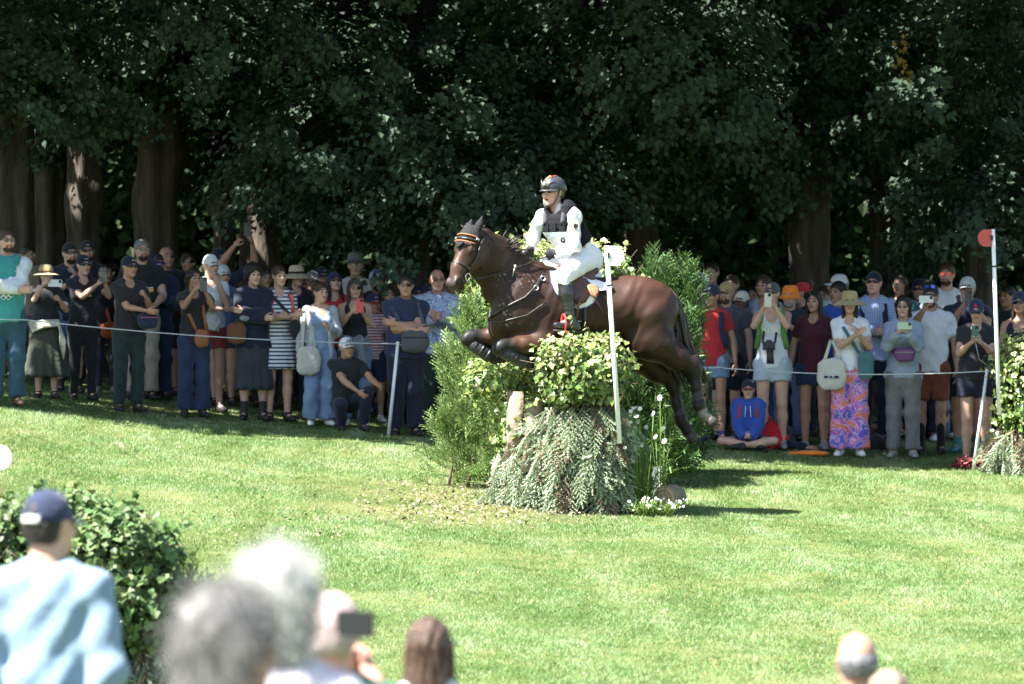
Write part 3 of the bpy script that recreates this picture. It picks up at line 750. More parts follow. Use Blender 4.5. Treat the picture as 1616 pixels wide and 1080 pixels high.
# --- lying log with a pale round cut face
lg = empty('log', G(1048, 43.2, .105), 0, label='short round log lying with its cut face towards us', cat='log')
R = A_(Matrix.Rotation(math.radians(-24), 3, 'Z')) @ A_(Matrix.Rotation(math.radians(90), 3, 'X'))
m = MB(); m.lathe([(.001, -.3), (.10, -.3), (.112, -.2), (.108, -.02), (.104, 0)], (0, 0, 0), 24, R=R, sy=1.08); m.build('bark', log_bark, lg)
m = MB(); m.lathe([(.001, .008), (.06, .008), (.10, .004), (.104, 0)], (0, 0, 0), 24, R=A_(Matrix.Rotation(math.radians(90), 3, 'X')), sy=1.08); e = m.build('cut_face', log_cut, lg); e.rotation_euler = (0, 0, math.radians(-24))

# --- flowers
petal = mat('white_petal', (.8, .8, .76), .6, .05, transl=.2); fl_y = mat('flower_heart', (.7, .5, .05), .7); stalk = mat('green_stalk', (.13, .22, .04), .6, .2, island=.3, transl=.2)
def flowers(label, base, heads, fern=60, fern_h=.5, rad=.022, name='flower_plant', spread=.2):
    root = empty(name, base, 0, label=label, cat='flowers'); b = MB(); pv = []; hv = MB(); n = 0; TT = []
    for (x, y, z) in heads:
        f = A_([x * .35, y * .35, 0]); h = A_([x, y, z]); b.tube([f, (f + h) / 2 + A_([x * .1, 0, .03]), h], [.005, .004, .003], 4)
        nn = nz(A_([-.3 + .6 * rng.normal(), -.8, .5 + .4 * rng.normal()])); u = nz(np.cross(nn, (0, 0, 1.))); v = np.cross(nn, u); k = 8; a = np.arange(k) * 2 * np.pi / k; rr = rad * (.7 + .6 * rng.random())
        for q in a:
            d = math.cos(q) * u + math.sin(q) * v; s = -math.sin(q) * u + math.cos(q) * v
            pv.append([h, h + d * rr * .6 - s * rr * .34, h + d * rr + nn * rr * .2, h + d * rr * .6 + s * rr * .34])
        hv.lathe([(.001, .005), (rr * .25, .002)], h + nn * .002, 6, R=np.stack([u, v, nn], 1))
    pv = A_(pv).reshape(-1, 3); T = (A_([[0, 1, 2], [0, 2, 3]])[None] + (np.arange(len(pv) // 4) * 4)[:, None, None]).reshape(-1, 3)
    tag(link('petals', raw_mesh('petals', pv, T, False, (petal,)), root), kind='stuff'); tag(hv.build('flower_hearts', fl_y, root), kind='stuff')
    for _ in range(fern):
        a = rng.random() * 6.28; t = A_([math.cos(a) * spread * rng.random(), math.sin(a) * spread * .6 * rng.random(), 0]); H = fern_h * (.5 + .6 * rng.random())
        b.tube([t * .4, t * .8 + A_([0, 0, H * .6]), t * 1.7 + A_([.06 * rng.normal(), 0, H])], [.004, .003, .0015], 4)
        for s in np.linspace(.3, 1, 7):
            p = t * (.4 + 1.3 * s) + A_([0, 0, H * s]); d = nz(rng.normal(size=3) + A_([0, 0, .8])); b.tube([p, p + d * .06], [.0035, .001], 3)
    tag(b.build('stems', stalk, root), kind='stuff'); return root
hd = [((1000 + 34 * rng.normal() * .5 - 1010) / 176, -.05 + .1 * rng.normal(), .60 + .36 * rng.random()) for _ in range(30)]
flowers('white daisies and ferny stems at the right of the jump', G(1010, 42.5), hd, 90, .52)
hd = [(.16 * rng.normal(), .08 * rng.normal(), .06 + .10 * rng.random()) for _ in range(38)]
flowers('low clump of tiny white flowers before the round log', G(1040, 42.3), hd, 20, .12, .013, spread=.15)
hd = [(.05 * rng.normal(), .05 * rng.normal(), .05 + .14 * rng.random()) for _ in range(26)]
flowers('small tuft of white flowers left of the round log', G(1018, 42.2), hd, 16, .14, .013, spread=.1)
hd = [(-.02, 0, .98), (-.06, -.02, .62), (.02, 0, .58)]
flowers('single tall white flower on a leafy stem beside the white peg', G(1045, 43.8), hd, 8, .75, .03, spread=.1)

# --- dark red bedding plant at the right jump
cm = mat('red_leaf', (.20, .035, .045), .5, .3, 8, island=.45, hue=.03, transl=.2)
root = empty('bedding_plant', G(1528, 49.6), 0, label='dark red leafed bedding plant beside the right jump', cat='plant')
n = 150; p = A_([.17, .12, .09]) * unit_rand(n) * rng.random((n, 1)) ** .4; p[:, 2] = np.abs(p[:, 2]) * 1.2 + .03
tag(leaves('leaves', p, A_([0, -.5, .7]) + .6 * rng.normal(size=(n, 3)), .06 + .04 * rng.random(n), cm, root, aspect=.55), kind='stuff')
b = MB()
for _ in range(12): q = rng.normal(size=2) * .08; b.tube([[q[0] * .2, q[1] * .2, 0], [q[0], q[1], .12]], [.005, .003], 4)
tag(b.build('stems', stem_m, root), kind='stuff')

# --- flags on white posts
def half_disc(r, w): 
    a = np.linspace(-np.pi / 2, np.pi / 2, 14); return [(0, -r)] + [(w + (r * .9) * math.cos(t), r * math.sin(t)) for t in a] + [(0, r)]
def flag_post(label, foot, top, cap_m, side, plate_m, w=.055):
    root = empty('flag_post', foot, 0, label=label, cat='flag post', group='flag posts of the jump'); t = A_(top) - A_(foot)
    b = MB(); b.tube([(0, 0, 0), t * .5, t], [.021, .021, .021], 10); b.build('post', white_paint, root)
    b = MB(); b.plate([(side * x, y) for x, y in half_disc(.088, .06)], .014, (t + A_([side * .016, -.012, -.09]), (1, -.05, 0), (0, 0, 1))); b.build('flag_plate', plate_m, root, smooth=False)
    b = MB(); b.box(t + A_([side * .016, -.028, -.085]), (.022, .016, .05)); b.build('clamp', dark_plastic, root, smooth=False)
    b = MB(); q = t * .80; b.tube([q - nz(t) * .008, q + nz(t) * .008], [.026, .026], 10); b.build('band', dark_plastic, root)
    return root
dark_plastic = mat('dark_plastic', (.03, .03, .035), .45, .05)
dfl = 42.12
flag_post('white flag post with a white half round plate before the saddle', P(978, 700, dfl), P(957, 388, dfl), None, 1, white_paint)
flag_post('white post with a red half round flag plate at the right', P(1577, 655, 48.6), P(1567, 362, 48.6), None, -1, red_paint)
flag_post('white half round flag plate peeping in at the left edge', P(-16, 905, 33.5), P(-16, 702, 33.5), None, 1, white_paint)
pg = empty('peg', G(1042, 44.0), 0, label='short white marker peg with a grey board by the flowers', cat='peg')
b = MB(); b.box((0, 0, .15), (.03, .02, .36)); b.build('peg_board', white_paint, pg, smooth=False)
b = MB(); b.box((-.045, .02, .19), (.05, .02, .27)); b.build('grey_board', mat('grey_board', (.30, .33, .33), .7), pg, smooth=False)
b = MB(); b.box((.004, -.013, .22), (.012, .006, .05)); b.build('clip', dark_plastic, pg, smooth=False)

# --- crowd rope on thin white stakes
pole_m = mat('stake_paint', (.70, .73, .74), .4, .08, 5)
def stake(label, foot, top):
    r = empty('rope_stake', foot, 0, label=label, cat='stake', group='stakes carrying the crowd rope'); b = MB(); b.tube([(0, 0, -.06), (A_(top) - foot)], [.019, .017], 10); b.build('pole', pole_m, r)
    t = A_(top) - foot; b = MB(); b.tube([t * .985, t * 1.01], [.021, .019], 10); b.build('cap', white_paint, r)
dk = 50.2
stake('leaning white stake holding the rope before the man with the grey bag', G(612, dk), P(628, 541, dk)); stake('leaning white stake holding the rope at the right', G(1535, 49.4), P(1558, 583, 49.4))
rope_m = mat('rope', (.42, .45, .48), .7, .1, 20)
def rope(label, pts):
    q = []
    for (a, b, sag) in zip(pts[:-1], pts[1:], (.05,) * 9):
        for t in np.linspace(0, 1, 10)[:-1]: q.append(a + (b - a) * t - A_([0, 0, sag * 4 * t * (1 - t)]))
    q.append(pts[-1]); b = MB(); b.tube(A_(q), .006, 6); o = b.build('rope', rope_m); tag(o, label, 'rope', 'crowd ropes')
rope('white rope along the left crowd', [P(-140, 478, 49.0), P(40, 505, 49.1), P(628, 543, dk), P(790, 565, 50.3), P(1140, 580, 49.9)])
rope('white rope along the right crowd', [P(1140, 581, 49.9), P(1558, 586, 49.4), P(1760, 590, 49.2)])
# ------------------------------------------------------------------ the horse
HD = 42.9                                    # distance of the middle of the horse
def H(px, py, o=0.0): return P(px, py, HD + o)
coat_m = bpy.data.materials.new('bay_coat'); coat_m.use_nodes = True
_N = coat_m.node_tree.nodes; _L = coat_m.node_tree.links; _b = _N['Principled BSDF']
_b.inputs['Roughness'].default_value = .5; _b.inputs['Specular IOR Level'].default_value = .26
_at = _N.new('ShaderNodeAttribute'); _at.attribute_name = 'coat'
_tc = _N.new('ShaderNodeTexCoord'); _n1 = _N.new('ShaderNodeTexNoise'); _n1.inputs['Scale'].default_value = 9; _n1.inputs['Detail'].default_value = 5
_L.new(_tc.outputs['Object'], _n1.inputs['Vector'])
_hs = _N.new('ShaderNodeHueSaturation'); _mr = _N.new('ShaderNodeMapRange'); _mr.inputs['To Min'].default_value = .72; _mr.inputs['To Max'].default_value = 1.28
_L.new(_n1.outputs['Fac'], _mr.inputs['Value']); _L.new(_mr.outputs[0], _hs.inputs['Value']); _L.new(_at.outputs['Color'], _hs.inputs['Color']); _L.new(_hs.outputs[0], _b.inputs['Base Color'])
_n2 = _N.new('ShaderNodeTexNoise'); _n2.inputs['Scale'].default_value = 5; _n2.inputs['Detail'].default_value = 6; _L.new(_tc.outputs['Object'], _n2.inputs['Vector'])
_bp = _N.new('ShaderNodeBump'); _bp.inputs['Strength'].default_value = .25; _bp.inputs['Distance'].default_value = .03; _L.new(_n2.outputs['Fac'], _bp.inputs['Height']); _L.new(_bp.outputs[0], _b.inputs['Normal'])

yaw_ax = nz(H(1040, 0, .28) - H(790, 0, -.22))      # long axis of the trunk, pointing to the tail
side = A_([-yaw_ax[1], yaw_ax[0], 0]); side = side if side[1] < 0 else -side      # towards the camera
def HS(px, py, w, o=0.0):
    """point given on the middle plane of the trunk, moved w metres towards the near side"""
    t = (px - 915) / 250.0; return P(px, py, HD + .30 * t + o - w)
zz = A_([0, 0, 1.])
hp = []
# trunk
hp += [ecap(HS(838, 487, 0), HS(905, 489, 0), (.255, .315), (.275, .335), side, .06),
       ecap(HS(905, 490, 0), HS(985, 488, 0), (.275, .33), (.265, .265), side, .06),
       ecap(HS(985, 484, 0), HS(1030, 488, 0), (.27, .245), (.255, .235), side, .08),
       ell(HS(1010, 470, .09), (.24, .16, .19), None, .08), ell(HS(1010, 470, -.09), (.24, .16, .19), None, .08),
       ell(HS(1038, 496, .10), (.15, .13, .24), None, .08), ell(HS(1038, 496, -.10), (.15, .13, .24), None, .08),
       cap(HS(990, 460, 0), HS(1044, 466, 0), .12, .07, .06),
       cap(HS(850, 430, 0), HS(905, 446, 0), .085, .07, .09),                  # withers
       ell(HS(815, 487, .14), (.20, .13, .29), None, .07), ell(HS(815, 487, -.14), (.20, .13, .29), None, .07),   # shoulders
       ell(HS(797, 512, .075), (.13, .11, .16), None, .06), ell(HS(794, 512, -.09), (.13, .11, .17), None, .06),  # breast
       ell(HS(850, 530, .12), (.15, .12, .14), None, .06), ell(HS(850, 530, -.12), (.15, .12, .14), None, .06)]
# neck (carried up and a little towards the camera)
N0, N1, N2, N3 = HS(822, 462, 0), HS(797, 436, .03), HS(774, 408, .10), HS(754, 384, .17)
nu = side
hp += [ecap(N0, N1, (.135, .29), (.12, .25), nu, .08), ecap(N1, N2, (.12, .25), (.105, .215), nu, .06), ecap(N2, N3, (.105, .215), (.095, .165), nu, .06)]
# head: axis from poll to muzzle; seen three quarters from the front
poll = HS(748, 370, .20); muz = HS(716, 449, .34)
hax = nz(muz - poll); hw = nz(side * .80 + yaw_ax * .50 + A_([0, 0, .0])); hw = nz(hw - hax * (hw @ hax)); hf = np.cross(hw, hax); hf = hf if hf[0] < 0 else -hf   # hw: to its left, hf: forehead direction
Lh = np.linalg.norm(muz - poll)
HK = 1.2
def HH(t, f, w): return poll + hax * t * Lh + hf * f * HK + hw * w * HK
Rh = np.stack([hax, hw, hf], 1)
hp += [ell(HH(.20, -.035, 0), (.17, .115, .135), Rh, .04), ecap(HH(.18, .0, 0), HH(.72, .012, 0), (.098, .115), (.062, .074), hw, .05),
       ecap(HH(.70, .01, 0), HH(.98, -.012, 0), (.062, .074), (.062, .060), hw, .04),
       ell(HH(.34, -.085, .045), (.12, .048, .10), Rh, .04), ell(HH(.34, -.085, -.045), (.12, .048, .10), Rh, .04),     # jowls
       cap(HH(.45, -.085, 0), HH(.88, -.062, 0), .056, .042, .04),                                                  # lower jaw
       ell(HH(.99, -.062, 0), (.045, .042, .036), Rh, .02),
       ell(HH(.97, .012, .036), (.055, .029, .043), Rh, .02), ell(HH(.97, .012, -.036), (.055, .029, .043), Rh, .02),
       cap(HH(.27, .05, .068), HH(.37, .038, .080), .022, .018, .03), cap(HH(.27, .05, -.068), HH(.37, .038, -.080), .022, .018, .03),
       cap(HH(.42, .0, .07), HH(.62, .002, .055), .012, .008, .03), cap(HH(.42, .0, -.07), HH(.62, .002, -.055), .012, .008, .03)]
hp += [sub(ell(HH(.985, .022, .062), (.028, .014, .018), Rh), .01), sub(ell(HH(.985, .022, -.062), (.028, .014, .018), Rh), .01),
       sub(cap(HH(.88, -.045, .06), HH(1.03, -.045, .03), .005), .012)]
# ears
for sgn, tilt in ((1, .02), (-1, -.05)):
    e0 = HH(.02, .03, .05 * sgn); e1 = e0 - hax * .15 + hw * .03 * sgn + hf * (.02 + tilt)
    hp += [cap(e0, (e0 + e1) / 2, .032, .028, .03), cap((e0 + e1) / 2, e1, .027, .006, .02)]
# forelegs, folded
def chain(pts, rads, k=.03):
    return [cap(pts[i], pts[i + 1], rads[i], rads[i + 1], k) for i in range(len(pts) - 1)]
near_f = [HS(862, 542, .20), HS(828, 545, .22), HS(792, 546, .24), HS(787, 550, .24), HS(813, 566, .22), HS(836, 573, .20), HS(846, 566, .19), HS(852, 563, .19)]
far_f = [HS(812, 540, -.17), HS(775, 533, -.17), HS(744, 532, -.16), HS(738, 536, -.16), HS(758, 555, -.16), HS(780, 566, -.16), HS(792, 566, -.16), HS(800, 562, -.16)]
for L_ in (near_f, far_f): hp += chain(L_, [.115, .088, .062, .060, .040, .046, .038, .040])
hp += [ell(HS(852, 520, .17), (.16, .1, .17), None, .06), ell(HS(805, 528, -.15), (.13, .1, .15), None, .06)]
# hind legs, stretched behind
near_h = [HS(1024, 500, .13), HS(1036, 542, .15), HS(1066, 563, .15), HS(1091, 572, .15), HS(1096, 584, .15), HS(1099, 612, .15), HS(1103, 640, .15), HS(1111, 654, .15), HS(1117, 660, .15)]
far_h = [HS(1010, 510, -.13), HS(1012, 560, -.13), HS(1040, 585, -.13), HS(1060, 601, -.13), HS(1064, 612, -.13), HS(1069, 640, -.13), HS(1075, 664, -.13), HS(1083, 677, -.13), HS(1087, 683, -.13)]
for L_ in (near_h, far_h): hp += chain(L_, [.20, .165, .118, .066, .060, .044, .049, .040, .044], .05)
for L_ in (near_h, far_h): hp += [cap(L_[3], L_[3] + A_([.045, 0, .055]), .032, .022, .03), cap(L_[2] + A_([.02, 0, .05]), L_[3] + A_([.03, 0, .045]), .03, .016, .03)]
hp += [ell(HS(1012, 535, .15), (.16, .11, .18), None, .07), ell(HS(995, 540, -.15), (.16, .11, .18), None, .07)]
V, Q = blob(hp, .0125, lambda g: .0018 * np.sin(g[..., 0] * 21 + 4 * np.sin(g[..., 2] * 9)) * np.sin(g[..., 2] * 26 + 3 * np.sin(g[..., 0] * 8)) + .0018 * np.sin(g[..., 0] * 47 - g[..., 2] * 31 + 2 * np.sin(g[..., 0] * 17)), 0, 1)
# coat colour: bay with black points and pale muzzle
c = np.tile(A_([.0215, .0100, .0054]), (len(V), 1))
def near(pts, r0, r1):
    d = np.full(len(V), 9.0)
    for a, b in zip(pts[:-1], pts[1:]): d = np.minimum(d, _cap(V, A_(a), A_(b), 0, 0))
    return 1 - sstep(r0, r1, d)
def paint(w, col):
    global c; c = c * (1 - w[:, None]) + A_(col) * w[:, None]
rel = V - HS(915, 490, 0)
paint(sstep(-.15, .12, rel[:, 2]) * sstep(-.1, .5, rel @ yaw_ax) * .6, (.056, .024, .0125))        # sunlit top of the croup, painted into the coat
paint(sstep(.0, -.2, rel[:, 2]) * sstep(.2, .5, rel @ yaw_ax) * .0, (.1, .05, .03))
for L_ in (near_f, far_f): paint(near(L_[:3], .06, .16) * .5, (.075, .026, .010)); paint(near(L_[2:], .08, .16), (.010, .009, .009))
for L_ in (near_h, far_h): paint(near(L_[2:6], .05, .11) * .8, (.016, .011, .010)); paint(near(L_[4:], .06, .12), (.012, .010, .010))
paint(near(near_h[6:], .04, .055), (.55, .52, .48))
foam = np.sin(V[:, 0] * 61 + 5 * np.sin(V[:, 2] * 23)) * np.sin(V[:, 2] * 74 + 4 * np.sin(V[:, 0] * 31)) + .5 * np.sin(V[:, 0] * 140 + V[:, 2] * 90)
fz = np.maximum.reduce([near([HS(812, 470, .2), HS(796, 493, .2)], .03, .10), near([HS(824, 443, .2), HS(838, 436, .2)], .02, .09), near([HS(790, 442, .15), HS(800, 438, .15)], .02, .08), near([HS(803, 492, .22), HS(800, 508, .2)], .02, .06)])
paint(fz * sstep(.45, 1.0, foam) * .6, (.34, .33, .31))
tt = (V - poll) @ hax / Lh; hmask = near([poll, muz], .14, .2)
paint(hmask * sstep(.25, .7, tt) * (1 - sstep(.86, .93, tt)) * .6, (.085, .042, .027))
paint(hmask * sstep(.88, .99, tt) * .75, (.035, .028, .026)); 
for s in (1, -1): paint(near([HH(.985, .022, .062 * s), HH(.99, .022, .062 * s)], .018, .032), (.01, .008, .008))
me = raw_mesh('horse_body', V, Q, True, (coat_m,))
ca = me.color_attributes.new('coat', 'FLOAT_COLOR', 'POINT'); ca.data.foreach_set('color', np.concatenate([c, np.ones((len(c), 1))], 1).astype(np.float32).ravel())
horse = empty('horse', G(910, HD), 0, label='dark bay horse leaping over the ivy jump with its legs folded', cat='horse')
def hlink(b, name, m, smooth=True, parent=None): 
    pr = parent or horse
    o = b.build(name, m, pr, smooth); o.location = -A_(horse.location) if pr is horse else (0, 0, 0); return o
def hpart(name, V, Q, m, parent=None):
    o = link(name, raw_mesh(name, V, Q, True, (m,)), parent or horse); o.location = -A_(horse.location) if parent is None else (0, 0, 0); return o
hb = link('body', me, horse); hb.location = -A_(horse.location)
blk = mat('black_leather', (.018, .016, .016), .38, .1, 20, .15, 60, spec=.5)
horn = mat('hoof_horn', (.05, .042, .036), .5, .3, 20); hair_blk = mat('mane_hair', (.034, .025, .02), .55, .3, 10, spec=.4)
steel = mat('bright_steel', (.6, .6, .6), .25, .05, metal=1.0); eye_m = mat('dark_eye', (.008, .006, .005), .08, 0, spec=.8)
boot_m = mat('leg_boot', (.028, .03, .036), .55, .15, 12, .2, 40)
# hooves
for L_, hind in ((near_f, 0), (far_f, 0), (near_h, 1), (far_h, 1)):
    a, b2_ = L_[-2], L_[-1]; d = nz(b2_ - a); hs = MB(); e = b2_ + d * .085 if hind else b2_ + nz(d + A_([.3, 0, -.2])) * .075
    hs.tube([b2_ - d * .008, b2_ + (e - b2_) * .5, e], [.046, .055, .062], 14); hlink(hs, 'hoof', horn)
for s in (1, -1):
    V_, Q_ = blob([ell(HH(.335, .034, .083 * s), (.026, .014, .020), Rh)], .005); hpart('eye', V_, Q_, eye_m)
# mane: locks along the crest, a few blown up
crest = [HS(756, 357, .17), HS(775, 372, .12), HS(793, 388, .06), HS(812, 404, .03), HS(838, 418, 0)]
def along(pts, t):
    k = min(int(t * (len(pts) - 1)), len(pts) - 2); u = t * (len(pts) - 1) - k; return pts[k] * (1 - u) + pts[k + 1] * u
mn = MB()
for i in range(260):
    t = rng.random(); p = along(crest, t) - zz * .02; fl = .5 + .5 * math.exp(-((t - .55) / .16) ** 2); Ln = (.045 + .17 * fl ** 3 * rng.random() ** 1.2)
    d = nz(A_([.6 + .3 * rng.normal(), -.35 + .3 * rng.normal(), -.15 + 1.0 * fl ** 2 * rng.random()])); q = p + d * Ln
    wv = A_([.5, -.1, .1]) * Ln * .35; mn.tube([p - d * .02, p + d * Ln * .35, p + d * Ln * .7 + wv * .3, q + wv], [.013, .011, .007, .0012], 4)
for i in range(26):
    b0 = HH(.0, .02, .03 * rng.normal()); mn.tube([b0, b0 + hf * .03 + zz * .03, b0 + hf * .06 + zz * (.01 + .04 * rng.random()) + hw * .02 * rng.normal()], [.009, .007, .002], 4)
hlink(mn, 'mane', hair_blk)
# tail
tl = MB(); tp0 = HS(1046, 462, 0)
for i in range(150):
    r0 = rng.normal(size=3) * A_([.022, .034, .022]); sp = .25 + .75 * rng.random(); fl = rng.normal() * .05
    pts = [tp0 + r0, HS(1058, 478, 0) + r0 * 1.2, HS(1068, 510, 0) + r0 * 1.5 + A_([fl * .3, 0, 0]), HS(1070, 552, 0) + r0 * 1.7 + A_([fl, fl, 0]), HS(1082 + 18 * sp, 552 + 62 * sp, 0) + r0 * 1.6 + A_([fl, fl, 0])]
    tl.tube(pts, [.02, .02, .018, .013, .003], 4)
hlink(tl, 'tail', hair_blk)
# leg boots
for L_, i, a, b_ in ((near_f, 3, .12, .92), (far_f, 3, .12, .92)):
    p0, p1, p2 = L_[i], L_[i + 1], L_[i + 2]; A0 = p0 + (p1 - p0) * .25; B0 = p1 + (p2 - p1) * .8
    b = MB(); b.tube([A0, A0 + (B0 - A0) * .06, A0 + (B0 - A0) * .5, A0 + (B0 - A0) * .94, B0], [.060, .069, .064, .069, .058], 16); o = hlink(b, 'leg_boot', boot_m)
    for t in (.2, .5, .8):
        q = A0 + (B0 - A0) * t; w = nz(B0 - A0); s = MB(); s.tube([q - w * .012, q + w * .012], [.0675, .0675], 16); hlink(s, 'strap', blk, parent=o)
for L_ in (near_h, far_h):
    p0, p1, p2 = L_[4], L_[5], L_[6]; b = MB(); b.tube([p1 * .8 + p0 * .2, p1, p1 * .2 + p2 * .8, p2], [.046, .050, .053, .058], 14); hlink(b, 'leg_boot', boot_m)

# --- ear bonnet and bridle (one thing worn on the head)
bridle = empty('bridle', HS(735, 400, .3), 0, label='black bridle with orange trimmed ear bonnet and reins', cat='bridle')
def blink(b, name, m, parent=None, smooth=True):
    o = b.build(name, m, parent or bridle, smooth); o.location = -A_(bridle.location) if parent is None else (0, 0, 0); return o
bon_m = mat('bonnet_cloth', (.014, .014, .016), .85, .1, 30, .3, 120); rope_orange = mat('orange_piping', (.42, .14, .05), .6, .3, 60)
bp_ = [ell(HH(.13, .02, 0), (.140, .112, .108), Rh, .03), ('cut', HH(.27, .1, 0), nz(hax + hf * .0)), ('cut', HH(.2, -.02, 0), -hf)]
V_, Q_ = blob(bp_, .010); o = link('ear_bonnet', raw_mesh('ear_bonnet', V_, Q_, True, (bon_m,)), bridle); o.location = -A_(bridle.location)
for sgn, tilt in ((1, .02), (-1, -.05)):
    e0 = HH(.02, .03, .05 * sgn); e1 = e0 - hax * .152 + hw * .03 * sgn + hf * (.02 + tilt)
    V_, Q_ = blob([cap(e0 + hax * .03, (e0 + e1) / 2, .040, .034, .03), cap((e0 + e1) / 2, e1, .033, .011, .02)], .009)
    o = link('ear_cover', raw_mesh('ear_cover', V_, Q_, True, (bon_m,)), bridle); o.location = -A_(bridle.location)
def band(name, t0, f, prof, m, r=.007, n=18, a0=-1.25, a1=1.25, parent=None):
    b = MB(); a = np.linspace(a0, a1, n); pts = [HH(t0 + prof * (1 - math.cos(q)), f[1] * math.cos(q) + f[2], f[0] * math.sin(q)) for q in a]; b.tube(pts, r, 8); return blink(b, name, m, parent)
br = band('browband', .215, (.098, .106, 0), -.06, blk, .010)
for t0 in (.155, .285): 
    b = MB(); a = np.linspace(-1.15, 1.15, 22); pts = [HH(t0 - .05 * (1 - math.cos(q)) - .008, .118 * math.cos(q), .105 * math.sin(q)) for q in a]; b.tube(pts, [.0045 if k % 2 else .0062 for k in range(22)], 7); blink(b, 'orange_piping', rope_orange)
b = MB(); b.plate([(-.055, 0), (0, -.075), (.055, 0)], .012, (HH(.285, .107, 0), hw, -hax)); blink(b, 'bonnet_point', bon_m)
band('noseband', .66, (.072, .085, -.01), 0, blk, .011, 30, -np.pi, np.pi)
band('flash_strap', .80, (.064, .072, -.02), .12, blk, .007, 30, -np.pi, np.pi)
for s in (1, -1):
    b = MB(); b.tube([HH(.0, -.02, .09 * s), HH(.22, -.0, .108 * s), HH(.45, -.03, .088 * s), HH(.72, -.035, .066 * s)], [.009, .010, .009, .008], 7); blink(b, 'cheekpiece', blk)
    b = MB(); b.tube([HH(.05, -.08, .10 * s), HH(.28, -.13, .088 * s), HH(.42, -.17, .03 * s)], [.007] * 3, 6); blink(b, 'throat_lash', blk)
    b = MB(); a = np.linspace(0, 6.283, 20); b.tube([HH(.79, -.045, .066 * s) + hax * .034 * math.cos(q) + hf * .034 * math.sin(q) for q in a], .0055, 6); blink(b, 'bit_ring', steel)
    b = MB(); b.box(HH(.16, .05, .105 * s), (.02, .02, .03), Rh); blink(b, 'buckle', steel)
hand_n, hand_f = HS(862, 405, .10), HS(834, 404, -.05)
for s, hnd in ((1, hand_n), (-1, hand_f)):
    r0 = HH(.80, -.07, .068 * s); mid = HS(785, 432, .19) if s > 0 else HS(770, 430, -.05)
    b = MB(); b.tube([r0, r0 * .5 + mid * .5 - zz * .012, mid, mid * .5 + hnd * .5 - zz * .006, hnd], [.007] * 5, 6); blink(b, 'rein', blk)
b = MB(); q = HS(813, 421, .20); b.box(q, (.018, .018, .03)); b.tube([q, q - zz * .03 + A_([-.01, 0, 0]), q - zz * .085 + A_([-.025, 0, 0])], [.006, .005, .003], 5); blink(b, 'rein_stop', mat('pale_strap', (.55, .53, .48), .6))

# --- breastplate
bpl = empty('breastplate', HS(800, 490, .2), 0, label='black breastplate straps across the horse chest', cat='breastplate')
def plink(b, name, m): o = b.build(name, m, bpl); o.location = -A_(bpl.location); return o
def on_body(pts, lift=.008):
    """push points out onto the horse surface along the near side or the front"""
    out = []
    for p, dv in pts:
        dv = nz(dv); q = p + dv * .8; 
        d2 = ((V0 - q) - ((V0 - q) @ -dv)[:, None] * -dv); k = np.where(np.sqrt((d2 ** 2).sum(1)) < .03)[0]
        out.append(p if not len(k) else p + dv * (((V0[k] - p) @ dv).max() + lift))
    return out
V0 = V
def strap(name, seq, r, m, up=None, parent=None):
    seq = [(HS(a, b_, 0), A_(d)) for a, b_, d in seq]; fine = []
    for (p, d), (p2, d2) in zip(seq[:-1], seq[1:]):
        for t in np.linspace(0, 1, 6)[:-1]: fine.append((p * (1 - t) + p2 * t, A_(d) * (1 - t) + A_(d2) * t))
    fine.append(seq[-1]); b = MB(); b.tube(on_body(fine), r, 7); return b
S = side
plink(strap('a', [(849, 432, S), (832, 452, S), (812, 470, S), (795, 492, S - yaw_ax * .6), (786, 505, -yaw_ax + S * .3)], .010, blk), 'shoulder_strap', blk)
plink(strap('a', [(845, 478, S), (815, 498, S), (797, 508, S - yaw_ax * .5), (786, 508, -yaw_ax + S * .2)], .007, blk), 'chest_strap', blk)
plink(strap('a', [(786, 506, -yaw_ax + S * .3), (782, 500, -yaw_ax - S * .3), (784, 490, -yaw_ax - S * .7)], .011, blk), 'chest_strap', blk)
plink(strap('a', [(787, 507, -yaw_ax + S * .2), (800, 535, -yaw_ax + S * .1)], .010, blk), 'chest_strap', blk)
for px, py in ((831, 455), (846, 440)):
    q = on_body([(HS(px, py, 0), S)], .016)[0]; b = MB(); a = np.linspace(0, 6.283, 14); b.tube([q + A_([.021 * math.cos(t), 0, .021 * math.sin(t)]) for t in a], .005, 6); plink(b, 'ring', steel)

# --- saddle pad and saddle
pad_m = mat('saddle_pad_cloth', (.78, .80, .82), .85, .06, 10, .5, 90); tan_l = mat('brown_leather', (.085, .034, .022), .42, .25, 14, .2, 50, spec=.5); tan_2 = mat('tan_panel', (.40, .15, .08), .5, .2, 12)
navy_trim = mat('navy_trim', (.02, .025, .06), .6); fleece = mat('pale_fleece', (.68, .67, .60), .95, .1, 30, .6, 60)
def shell(outline, thick, m, name, parent, off=.014, trim=None, far=True):
    """a cloth piece that follows the near flank of the horse; outline in photo pixels"""
    ol = A_(outline, float); c0 = ol.mean(0); rings = [ol, c0 + (ol - c0) * .66, c0 + (ol - c0) * .33]; k = len(ol); pts = []
    for rg in rings + [c0[None]]: pts += [(HS(a, b_, 0), S) for a, b_ in rg]
    pp = A_(on_body(pts, off)); n_ = len(pp); inner_ = pp - S * thick; Vv = np.concatenate([pp, inner_]); q = []; t = []
    for l in range(2):
        for j in range(k): q.append([l * k + j, l * k + (j + 1) % k, (l + 1) * k + (j + 1) % k, (l + 1) * k + j])
    for j in range(k): t.append([2 * k + j, 2 * k + (j + 1) % k, 3 * k]); q.append([j, n_ + j, n_ + (j + 1) % k, (j + 1) % k])
    b = MB(); b.add(Vv, q, t); o = b.build(name, m, parent); o.location = -A_(parent.location); 
    if trim:
        b = MB(); b.tube(np.concatenate([pp[:k], pp[:1]]), trim[1], 6); o2 = b.build('trim', trim[0], o)
    return o
